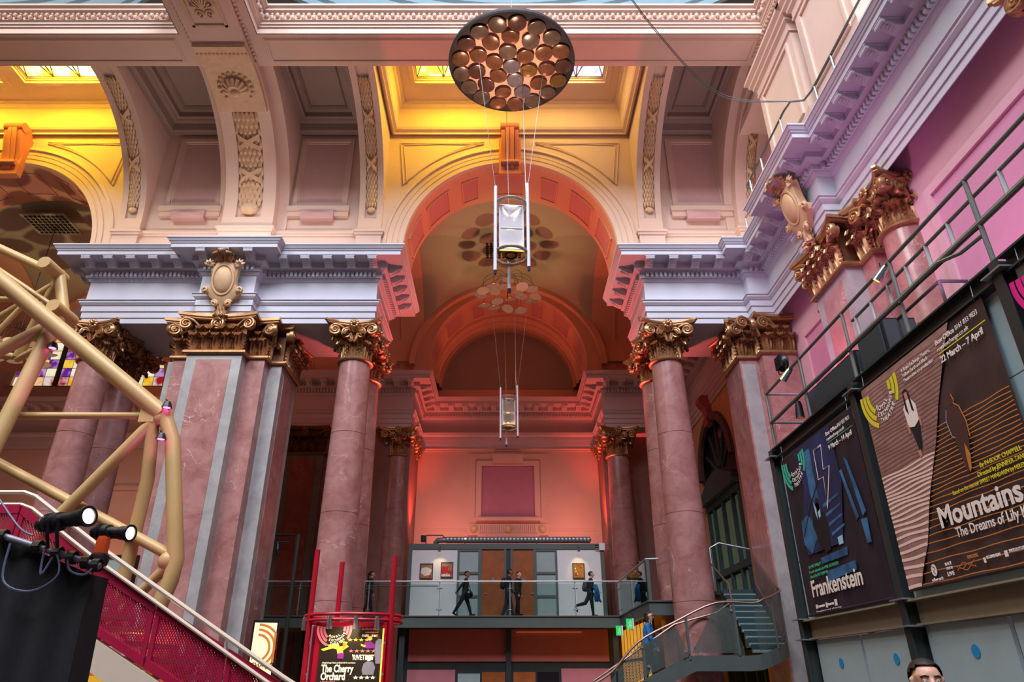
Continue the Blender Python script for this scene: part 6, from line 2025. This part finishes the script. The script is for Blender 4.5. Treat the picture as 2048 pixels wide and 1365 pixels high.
bc = thing('warning_beacon', 'orange warning beacon with black base beside the stage spotlights', 'beacon', (-3.74, 6.12, 2.52))
MB().lathe([(0, 0), (.07, 0), (.08, .04), (.07, .09), (.05, .1)], (0, 0, 0), 14).build('base', BLACKM, bc, 40)
MB().lathe([(.055, .1), (.055, .2), (.045, .24), (0, .25)], (0, 0, 0), 14).build('orange_dome', mat('orange_lens', 'a8401c', .25, vary=0, emit='c03a10', estr=.12), bc, 40)
MB().tube([(0, 0, 0), (-.05, -.05, -.03)], .02, 5).build('mount', BLACKM, bc)

# --- red poster tower
TW = thing('poster_tower', 'red tubular poster tower with ring of small lamps in front of the column', 'sign tower', (-2.6, 11.6, 0))
def tw(x, y, z): return (x + 2.6, y - 11.6, z)
for x, y, z in ((-3.27, 11.5, 3.53), (-3.02, 12.25, 3.45), (-2.02, 11.5, 3.43), (-2.2, 12.25, 2.6)):
    MB().tube([tw(x, y, 0), tw(x, y, z)], .042, 10).build('pole', REDB, TW, 40)
for z in (2.55, 2.47):
    MB().tube([tw(-2.66 + .76 * math.cos(R(a)), 11.85 + .62 * math.sin(R(a)), z) for a in range(0, 360, 10)], .026, 8, closed=True).build('ring', REDB, TW, 40)
MB().box(*[a for p in zip(tw(-3.14, 11.42, .2), tw(-2.06, 11.62, 2.44)) for a in p]).build('poster_case', REDB, TW)
MB().box(*[a for p in zip(tw(-3.23, 11.6, .2), tw(-2.0, 12.2, 2.40)) for a in p]).build('tower_body', REDP, TW)
for z in (2.15, 1.72):
    for x in (-3.2, -2.08):
        MB().lathe([(0, 0), (.02, 0)], tw(x, 11.415, z), 8, axis='y').build('rivet', STEELL, TW)
CP_ = thing('lit_poster', 'backlit theatre poster with stars and yellow figures in the red tower', 'poster', (-3.05, 11.40, .75), (R(90), 0, 0))
PBK = mat('poster_dark', '241a10', .5, vary=.2, scale=4, emit='3a2808', estr=.25)
MB().box(0, .93, 0, 1.62, -.012, 0).build('sheet', PBK, CP_)
YG = mat('poster_gold', 'f0c850', .5, vary=0, emit='f0b830', estr=.55); PW = mat('poster_white', 'fff2d8', .5, vary=0, emit='ffe8b8', estr=.75); PKK = mat('poster_pink', 'e07a80', .5, vary=0, emit='e06a70', estr=.45); PUR = mat('poster_purple', '8a2a8a', .5, vary=0, emit='8a2a8a', estr=.3); GRY = mat('poster_grey', '8f8a92', .5, vary=0, emit='8a8488', estr=.2)
ring_logo(CP_, (.2, 1.6), .25, PKK, PW, .006)
def star(p, c, r_, m):
    p.poly([(c[0] + (r_ if k % 2 == 0 else r_ * .42) * math.sin(k * math.pi / 5), c[1] + (r_ if k % 2 == 0 else r_ * .42) * math.cos(k * math.pi / 5)) for k in range(10)], .006, m)
p = Print()
for i in range(4): star(p, (.45 + .085 * i, 1.33), .042, 0)
for i in range(5): star(p, (.48 + .085 * i, 1.08), .042, 2)
for i in range(4): star(p, (.58 + .085 * i, .50), .045, 1)
# performers: dancer, woman, man in a suit, blond woman
p.poly([(.1, 1.22), (.28, 1.24), (.3, 1.18), (.38, 1.2), (.42, 1.28), (.34, 1.3), (.44, 1.18), (.36, 1.1), (.36, 1.0), (.28, 1.0), (.26, 1.12), (.2, 1.14), (.06, 1.08), (.02, 1.12), (.14, 1.18)], .005, 0)
p.disc((.32, 1.3), .025, .035, .006, 0); p.poly([(.28, 1.03), (.38, 1.04), (.37, .9), (.28, .92)], .006, 3)
p.poly([(.66, 1.2), (.68, 1.28), (.76, 1.3), (.84, 1.22), (.82, 1.14), (.7, 1.14)], .005, 3); p.disc((.75, 1.36), .035, .05, .006, 0); p.poly([(.62, 1.24), (.7, 1.2), (.68, 1.16), (.62, 1.2)], .007, 0)
p.poly([(.83, 1.1), (.84, 1.3), (.88, 1.36), (.93, 1.34), (.93, .8), (.86, .8)], .006, 4); p.disc((.87, 1.4), .033, .05, .006, 5)
p.poly([(.66, .66), (.68, .8), (.74, .86), (.82, .84), (.86, .72), (.84, .56), (.68, .56)], .005, 4); p.disc((.76, .92), .045, .06, .006, 1); p.disc((.76, .95), .05, .05, .0065, 0, 14, 0, 180)
p.v = [(x_, 1.62 - (1.62 - y_) * .62, z_) for x_, y_, z_ in p.v]
p.build('printed_figures', [YG, PW, PKK, PUR, GRY, flat('poster_brown', '6a3e22')], CP_)
fit_text("'RIVETING'", .33, .1, PW, CP_, (.5, 1.165, .006), .02)
for s_, v, wd, hh, m_, bd in (('The Cherry', .84, .48, .14, PW, .028), ('Orchard', .735, .36, .14, PW, .028), ('By ANTON CHEKHOV', .69, .22, .04, PKK, .01), ('In a new translation by RORY MULLARKEY', .645, .42, .04, PKK, .01), ('A Royal Exchange Theatre and Bristol Old Vic co-production', .955, .5, .03, PW, 0)):
    fit_text(s_, wd, hh, m_, CP_, (.06, v + .16, .006), bd)
fit_text('19 APRIL \u2013 19 MAY', .24, .05, PW, CP_, (.62, 1.48, .006), .01)
fit_text('Box Office 0161 833 9833', .25, .035, PKK, CP_, (.62, 1.58, .006), 0); fit_text('royalexchange.co.uk', .2, .035, PKK, CP_, (.67, 1.535, .006), 0)
MB().box(.935, .955, 0, 1.6, -.01, .004).build('light_edge', mat('tube_light', 'ffd870', .5, vary=0, emit='ffc840', estr=1.5), CP_)
for i, (x, y, lb) in enumerate(((-3.36, 11.55, 'leftmost small lamp on the ring of the red tower'), (-2.9, 11.22, 'second small lamp on the ring of the red tower, above the poster emblem'), (-2.5, 11.22, 'third small lamp on the ring of the red tower'), (-2.2, 11.32, 'rightmost small lamp on the ring of the red tower'))):
    small_spot(lb, (x, y, 2.43), (0, .35, -1), CHROME, .75)
lamp('tower_lamp', 'SPOT', (-2.66, 11.0, 2.5), 30, (1, .78, .5), (-2.6, 11.45, 1.6), .05, 110, .8)

# ================================================================== people
import numpy as np
SKIN = [mat('skin_%d' % i, c_, .5, vary=.03) for i, c_ in enumerate(('c58f78', '9a6448', 'dba98f'))]
EYEW = mat('eye_white', 'e8e2dc', .3, vary=0); EYED = mat('eye_dark', '1c1210', .2, vary=0); LIP = mat('lips', 'a8605a', .5, vary=0)
def person(label, loc, heading, H, legs, arms, cols, hair='short', haircol='1a1416', skin=0, headyaw=0, voxel=.012, glasses=False, lean=4, group='pupils on the gallery'):
    """one continuous body grown from tapered limbs; forward is +X, left is +Y"""
    S = []          # (p0, p1, r0, r1, zone)
    def seg(p0, p1, r0, r1, zone):
        k_ = 1.14 if zone in ('top', 'legs') else 1.0      # cloth stands off the limbs
        S.append((Vector(p0), Vector(p1), r0 * k_, r1 * k_, zone))
    h = H
    hip = Vector((0, 0, .52 * h))
    ln = math.tan(R(lean))
    sh = Vector((.30 * h * ln, 0, .815 * h))
    # torso
    seg(hip + Vector((0, -.045 * h, 0)), hip + Vector((0, .045 * h, 0)), .068 * h, .068 * h, 'legs')
    w_ = hip.lerp(sh, .35)
    seg(hip + Vector((0, -.035 * h, .03 * h)), w_ + Vector((0, -.035 * h, 0)), .066 * h, .062 * h, 'top'); seg(hip + Vector((0, .035 * h, .03 * h)), w_ + Vector((0, .035 * h, 0)), .066 * h, .062 * h, 'top')
    c_ = hip.lerp(sh, .75)
    for sy in (-1, 1):
        seg(w_ + Vector((0, sy * .035 * h, 0)), c_ + Vector((0, sy * .05 * h, 0)), .062 * h, .068 * h, 'top')
        seg(c_ + Vector((0, sy * .05 * h, 0)), sh + Vector((0, sy * .085 * h, -.01 * h)), .066 * h, .045 * h, 'top')
    nk = sh + Vector((.005 * h, 0, .02 * h))
    hd = nk + Vector((.02 * h, 0, .105 * h))
    seg(nk, nk + Vector((.012 * h, 0, .05 * h)), .034 * h, .031 * h, 'skin')
    seg(sh + Vector((0, -.04 * h, .005 * h)), sh + Vector((0, .04 * h, .005 * h)), .04 * h, .04 * h, 'top')
    # head
    cy_, sy_ = math.cos(R(headyaw)), math.sin(R(headyaw))
    def hp(x, y, z): return hd + Vector((x * cy_ - y * sy_, x * sy_ + y * cy_, z)) * h
    seg(hp(-.018, 0, .012), hp(.008, 0, .018), .054 * h, .050 * h, 'skin')
    seg(hp(.02, 0, -.02), hp(.028, 0, -.045), .04 * h, .026 * h, 'skin')
    seg(hp(.052, 0, .012), hp(.066, 0, -.014), .007 * h, .0105 * h, 'skin')
    seg(hp(.045, -.02, .016), hp(.045, .02, .016), .010 * h, .010 * h, 'skin')
    for sy in (-1, 1):
        seg(hp(-.004, sy * .053, .008), hp(-.002, sy * .052, -.012), .011 * h, .008 * h, 'skin')
    # legs
    low = 9
    feet = []
    for sy, (th, kn) in zip((-1, 1), legs):
        a = hip + Vector((0, sy * .05 * h, -.01 * h))
        k = a + Vector((math.sin(R(th)), 0, -math.cos(R(th)))) * .245 * h
        t2 = th - kn
        an = k + Vector((math.sin(R(t2)), 0, -math.cos(R(t2)))) * .225 * h
        seg(a, k, .056 * h, .038 * h, 'legs'); seg(k, k.lerp(an, .35), .037 * h, .036 * h, 'legs'); seg(k.lerp(an, .35), an, .036 * h, .026 * h, 'legs')
        fa = min(0, t2 * .9) if kn > 20 or th < 0 else max(0, th * .5)
        fdir = Vector((math.cos(R(fa)), 0, math.sin(R(fa))))
        heel = an + Vector((-.02 * h, 0, -.028 * h)); toe = heel + fdir * .115 * h
        seg(heel, toe, .022 * h, .017 * h, 'shoes'); seg(an, heel, .026 * h, .024 * h, 'shoes')
        low = min(low, heel.z - .022 * h, toe.z - .017 * h)
    # arms and hands
    hands = []
    for sy, (sa, eb, ou) in zip((-1, 1), arms):
        a = sh + Vector((0, sy * .105 * h, -.02 * h))
        d = Vector((math.sin(R(sa)), sy * math.sin(R(ou)), -math.cos(R(sa)))).normalized()
        e = a + d * .165 * h
        d2 = Vector((math.sin(R(sa + eb)), sy * math.sin(R(ou)) * .3, -math.cos(R(sa + eb)))).normalized()
        wr2 = e + d2 * .14 * h
        seg(a, e, .034 * h, .027 * h, 'top'); seg(e, wr2, .027 * h, .02 * h, 'top')
        pm = wr2 + d2 * .045 * h
        side = Vector((0, 1, 0)).cross(d2).normalized()
        for q in (-.013, 0, .013):
            seg(wr2 + side * q * h * .6, pm + side * q * h, .0115 * h, .011 * h, 'skin')
        nrm = d2.cross(side)
        for q, fl_ in ((-.02, .038), (-.0068, .046), (.0068, .043), (.02, .033)):
            f0 = pm + side * q * h; f1 = f0 + d2 * fl_ * .55 * h + nrm * .006 * h * sy; f2 = f1 + d2 * fl_ * .45 * h + nrm * .016 * h * sy
            seg(f0, f1, .0062 * h, .0056 * h, 'skin'); seg(f1, f2, .0056 * h, .0045 * h, 'skin')
        t0 = wr2 + side * .014 * h + d2 * .012 * h; t1 = t0 + (side * .8 + d2) * .02 * h; t2_ = t1 + d2 * .02 * h
        seg(t0, t1, .0075 * h, .0068 * h, 'skin'); seg(t1, t2_, .0066 * h, .005 * h, 'skin')
        hands.append(pm)
    b = MB()
    for p0, p1, r0, r1, z in S:
        d = p1 - p0; L_ = max(d.length, 1e-5); d = d / L_
        pts = [p0 - d * r0 * .98, p0 - d * r0 * .7, p0 - d * r0 * .35, p0, p1, p1 + d * r1 * .35, p1 + d * r1 * .7, p1 + d * r1 * .98]
        rr = [r0 * .2, r0 * .72, r0 * .94, r0, r1, r1 * .94, r1 * .72, r1 * .2]
        b.tube(pts, rr, 10)
    me = b.mesh('tmp_body', [])
    tmp = bpy.data.objects.new('tmp_body', me)
    rm = tmp.modifiers.new('r', 'REMESH'); rm.mode = 'VOXEL'; rm.voxel_size = voxel
    sm_ = tmp.modifiers.new('s', 'SMOOTH'); sm_.iterations = 3; sm_.factor = .5
    body = evaluated(tmp)
    bpy.data.meshes.remove(me)
    zones = ['skin', 'top', 'legs', 'shoes']
    ms = [SKIN[skin], cols[0], cols[1], cols[2]]
    body.materials.clear()
    for m in ms: body.materials.append(m)
    n = len(body.polygons)
    cen = np.empty(n * 3); body.polygons.foreach_get('center', cen); cen = cen.reshape(-1, 3)
    best = np.full(n, 1e9); idx = np.zeros(n, dtype=np.int32)
    for p0, p1, r0, r1, z in S:
        a = np.array(p0); d = np.array(p1) - a
        t = np.clip(((cen - a) @ d) / max(d @ d, 1e-9), 0, 1)
        dist = np.linalg.norm(cen - (a + t[:, None] * d), axis=1) - (r0 + (r1 - r0) * t)
        k = dist < best
        best[k] = dist[k]; idx[k] = zones.index(z)
    body.polygons.foreach_set('material_index', idx)
    body.polygons.foreach_set('use_smooth', [True] * n)
    t = thing('person', label, 'person', (loc[0], loc[1], loc[2] - low), (0, 0, heading), group)
    body.name = 'body'
    obj('body', body, t)
    HM = mat('hair_' + label[:18].replace(' ', '_'), haircol, .55, vary=.15, scale=40)
    hb = MB(); nn = 14
    vs, keep = [], {}
    def ell(i, k):
        a = math.pi * i / nn; q = 2 * math.pi * k / (2 * nn)
        return math.sin(a) * math.cos(q), math.sin(a) * math.sin(q), math.cos(a)
    fs = []
    for i in range(nn + 1):
        for k in range(2 * nn):
            x, y, z = ell(i, k)
            wob = 1 + .02 * math.sin(k * 2.7 + i * 1.3)
            p_ = hp(-.008 + .068 * x * wob, .062 * y * wob, .020 + .064 * z * wob)
            vs.append(p_)
            keep[i * 2 * nn + k] = (z > .52 - .14 * abs(y) + .05 * math.sin(k * 2.1)) or (x < .3 and z > .05) or (x < .05 and z > -.2) or (x < -.2 and z > -.75)
    for i in range(nn):
        for k in range(2 * nn):
            f_ = (i * 2 * nn + k, (i + 1) * 2 * nn + k, (i + 1) * 2 * nn + (k + 1) % (2 * nn), i * 2 * nn + (k + 1) % (2 * nn))
            if all(keep[q] for q in f_): fs.append(f_)
    hb.add(vs, fs)
    if hair == 'long':
        for sy in (-1, -.6, -.2, .2, .6, 1):
            hb.tube([hp(-.04 + .02 * abs(sy), sy * .05, .04), hp(-.05 + .03 * abs(sy), sy * .058, -.04), hp(-.045 + .035 * abs(sy), sy * .06, -.12), hp(-.03 + .03 * abs(sy), sy * .05, -.16)], [.02 * h, .024 * h, .022 * h, .008 * h], 8)
    elif hair == 'tail':
        hb.tube([hp(-.06, 0, .05), hp(-.09, 0, .03), hp(-.1, 0, -.06), hp(-.09, 0, -.15)], [.015 * h, .024 * h, .022 * h, .006 * h], 8)
    elif hair == 'full':
        for k in range(12):
            a = 2 * math.pi * k / 12
            hb.ball(hp(-.01 + .035 * math.cos(a), .038 * math.sin(a), .06), .022 * h, 5)
    hb.build('hair', HM, t, 60)
    for sy in (-1, 1):
        MB().ball(hp(.0465, sy * .021, .000), .0085 * h, 6).build('eye', EYEW, t, 60)
        MB().ball(hp(.0535, sy * .021, -.001), .004 * h, 5).build('iris', EYED, t, 60)
        MB().ball(hp(.0445, sy * .021, .0045), .0098 * h, 6, (1, 1.1, .9)).build('eyelid', SKIN[skin], t, 60)
        MB().tube([hp(.055, sy * .009, .018), hp(.054, sy * .022, .021), hp(.044, sy * .036, .016)], .0032 * h, 5).build('eyebrow', HM, t)
    MB().tube([hp(.052, -.014, -.036), hp(.058, 0, -.034), hp(.052, .014, -.036)], .004 * h, 5).build('mouth', LIP, t)
    if glasses:
        for sy in (-1, 1):
            MB().tube([hp(.062, sy * .022 + .016 * math.cos(q * .6283), .002 + .012 * math.sin(q * .6283)) for q in range(10)], .0022 * h, 4, closed=True).build('glasses_rim', BLACKM, t)
            MB().tube([hp(.06, sy * .037, .004), hp(.0, sy * .06, .006)], .002 * h, 4).build('glasses_arm', BLACKM, t)
    base = Vector((loc[0], loc[1], loc[2] - low)); M_ = Matrix.Rotation(heading, 3, 'Z')
    return [base + M_ @ p_ for p_ in hands], base + M_ @ c_
BLAZER = mat('black_blazer', '15151b', .8, vary=.1, scale=20); DKTR = mat('charcoal_trousers', '23262c', .8, vary=.1, scale=20); SHOE = mat('black_shoes', '0e0d10', .4, vary=0)
GRTR = mat('slate_trousers', '2c333a', .8, vary=.1, scale=20); BLUSW = mat('blue_jumper', '1f6fb4', .8, vary=.1, scale=10, bump=.3, bscale=60); CHK = mat('dark_check_trousers', '2e302c', .8, vary=.2, scale=40)
ST_ = ((4, 4, 3), (-3, 8, 3))
WALK = ((28, 6), (-24, 22)); STEP = ((14, 4), (-10, 10))
person('girl with black ponytail in dark uniform half hidden beside the left column', (-5.42, 28.2, GZ), 0, 1.6, STEP, ((8, 20, 4), (-6, 12, 4)), (BLAZER, DKTR, SHOE), 'tail', '120e10', 0)
h2, c2 = person('boy in dark top striding right past the frosted panes, hand trailing on the rail', (-1.72, 28.05, GZ), 0, 1.62, ((-28, 6), (20, 4)), ((-42, 8, 10), (10, 20, 6)), (BLAZER, GRTR, SHOE), 'full', '1a1214', 1, -40)
h3, c3 = person('tall boy in black with a backpack walking before the orange doors', (-.06, 28.75, GZ), 0, 1.75, STEP, ((8, 18, 4), (-8, 14, 4)), (BLAZER, DKTR, SHOE), 'short', '120e10', 1)
h4, c4 = person('boy with auburn hair and white collar beside the taller backpacked boy', (.30, 28.1, GZ), R(-25), 1.58, ((8, 4), (-6, 6)), ((4, 14, 4), (-4, 12, 4)), (BLAZER, DKTR, SHOE), 'full', '4a2016', 2, -25)
h5, c5 = person('boy with grey backpack and blue coat over his arm walking right', (3.08, 28.05, GZ), 0, 1.6, ((6, 2), (-30, 46)), ((6, 50, 6), (0, 30, 6)), (BLAZER, GRTR, SHOE), 'short', '241818', 2)
person('boy in black blazer on the side gallery behind the sloping glass', (4.55, 25.6, GZ), R(-10), 1.62, STEP, ((6, 14, 4), (-6, 12, 4)), (BLAZER, DKTR, SHOE), 'short', '120e10', 0)
person('person with long dark hair and glasses in a bright blue jumper on the curved stair', (3.55, 19.85, 1.50), R(-20), 1.72, ((16, 16), (-8, 8)), ((14, 16, 10), (-10, 26, 8)), (BLUSW, CHK, SHOE), 'long', '171113', 2, -8, .011, True, group='people standing apart')
person('man with cropped dark hair at the bottom right corner, only his head in view', (2.56, 5.2, 0), R(-112), 1.715, ((2, 2), (-2, 4)), ((2, 10, 4), (-2, 10, 4)), (mat('navy_shirt', '27303f', .8, vary=.08), DKTR, SHOE), 'short', '221a18', 2, 10, .008, group='people standing apart')
# white collars and things carried
def bag(name, label, loc, rot, sz, m, cat, strap=True):
    t = thing(name, label, cat, loc, (0, 0, rot))
    b = MB(); b.ball((0, 0, 0), 1, 8, (sz[0] / 2, sz[1] / 2, sz[2] / 2))
    b.build('bag_body', m, t, 60)
    b = MB(); b.ball((-sz[0] * .35, 0, -sz[2] * .15), 1, 7, (sz[0] * .3, sz[1] * .38, sz[2] * .3)); b.build('front_pocket', m, t, 60)
    if strap:
        for sy in (-1, 1):
            MB().tube([(sz[0] * .1, sy * sz[1] * .3, sz[2] * .42), (sz[0] * .9, sy * sz[1] * .33, sz[2] * .46), (sz[0] * 1.35, sy * sz[1] * .36, sz[2] * .1), (sz[0] * .8, sy * sz[1] * .4, -sz[2] * .35), (0, sy * sz[1] * .35, -sz[2] * .3)], .014, 6).build('strap', m, t)
    return t
BPK = mat('dark_backpack', '1b1d24', .7, vary=.1, scale=20); BPG = mat('grey_backpack', '3c424a', .7, vary=.1, scale=20)
bag('backpack', 'black backpack worn by the tall boy before the doors', (c3.x - .22, c3.y, c3.z - .06), 0, (.2, .3, .46), BPK, 'backpack')
bag('backpack', 'dark grey backpack worn by the boy with the blue coat', (c5.x - .2, c5.y, c5.z - .1), 0, (.2, .3, .44), BPG, 'backpack')
sb_ = thing('shoulder_bag', 'glossy black shoulder bag on the striding boy', 'bag', (c2.x + .12, c2.y - .16, c2.z - .42))
MB().ball((0, 0, 0), 1, 8, (.17, .07, .15)).build('bag_body', mat('glossy_black', '15161a', .25, vary=0), sb_, 60)
MB().tube(smooth_path([(-.1, 0, .1), (-.14, .02, .45), (-.1, .1, .6), (.1, .04, .1)]), .012, 6).build('strap', BPK, sb_)
ct = thing('blue_coat', 'bright blue coat hanging over the walking boy\u2019s forearm', 'coat', (c5.x + .15, c5.y - .21, c5.z - .16))
b = MB(); vs = []
for j in range(9):
    for i in range(9):
        a = (i - 4) / 4
        vs.append((.07 * a * (1 + .09 * j) + .025 * math.sin(j * .8) + .012 * j, -.04 - .03 * math.cos(a * 2.5) * (1 if j else .4) - .012 * math.sin(i * 2.2 + j * .4), .1 - .075 * j - .02 * abs(a) * j * .3 + (.035 * math.sin(i * 1.7) if j == 8 else 0)))
b.add(vs, [(j * 9 + i, j * 9 + i + 1, (j + 1) * 9 + i + 1, (j + 1) * 9 + i) for j in range(8) for i in range(8)])
b.v += [(x, y + .07, z) for x, y, z in vs]; nb = len(vs)
b.f += [tuple(q + nb for q in f_[::-1]) for f_ in b.f]; b.mi = [0] * len(b.f)
b.build('coat_body', mat('blue_coat_cloth', '1a7fc0', .75, vary=.12, scale=12), ct, 60)
MB().tube([(.06, -.06, -.1), (.12, -.07, -.3), (.1, -.06, -.52)], [.05, .045, .035], 8).build('coat_sleeve', MATS['blue_coat_cloth'], ct, 60)
bpy.data.scenes.remove(TMP)
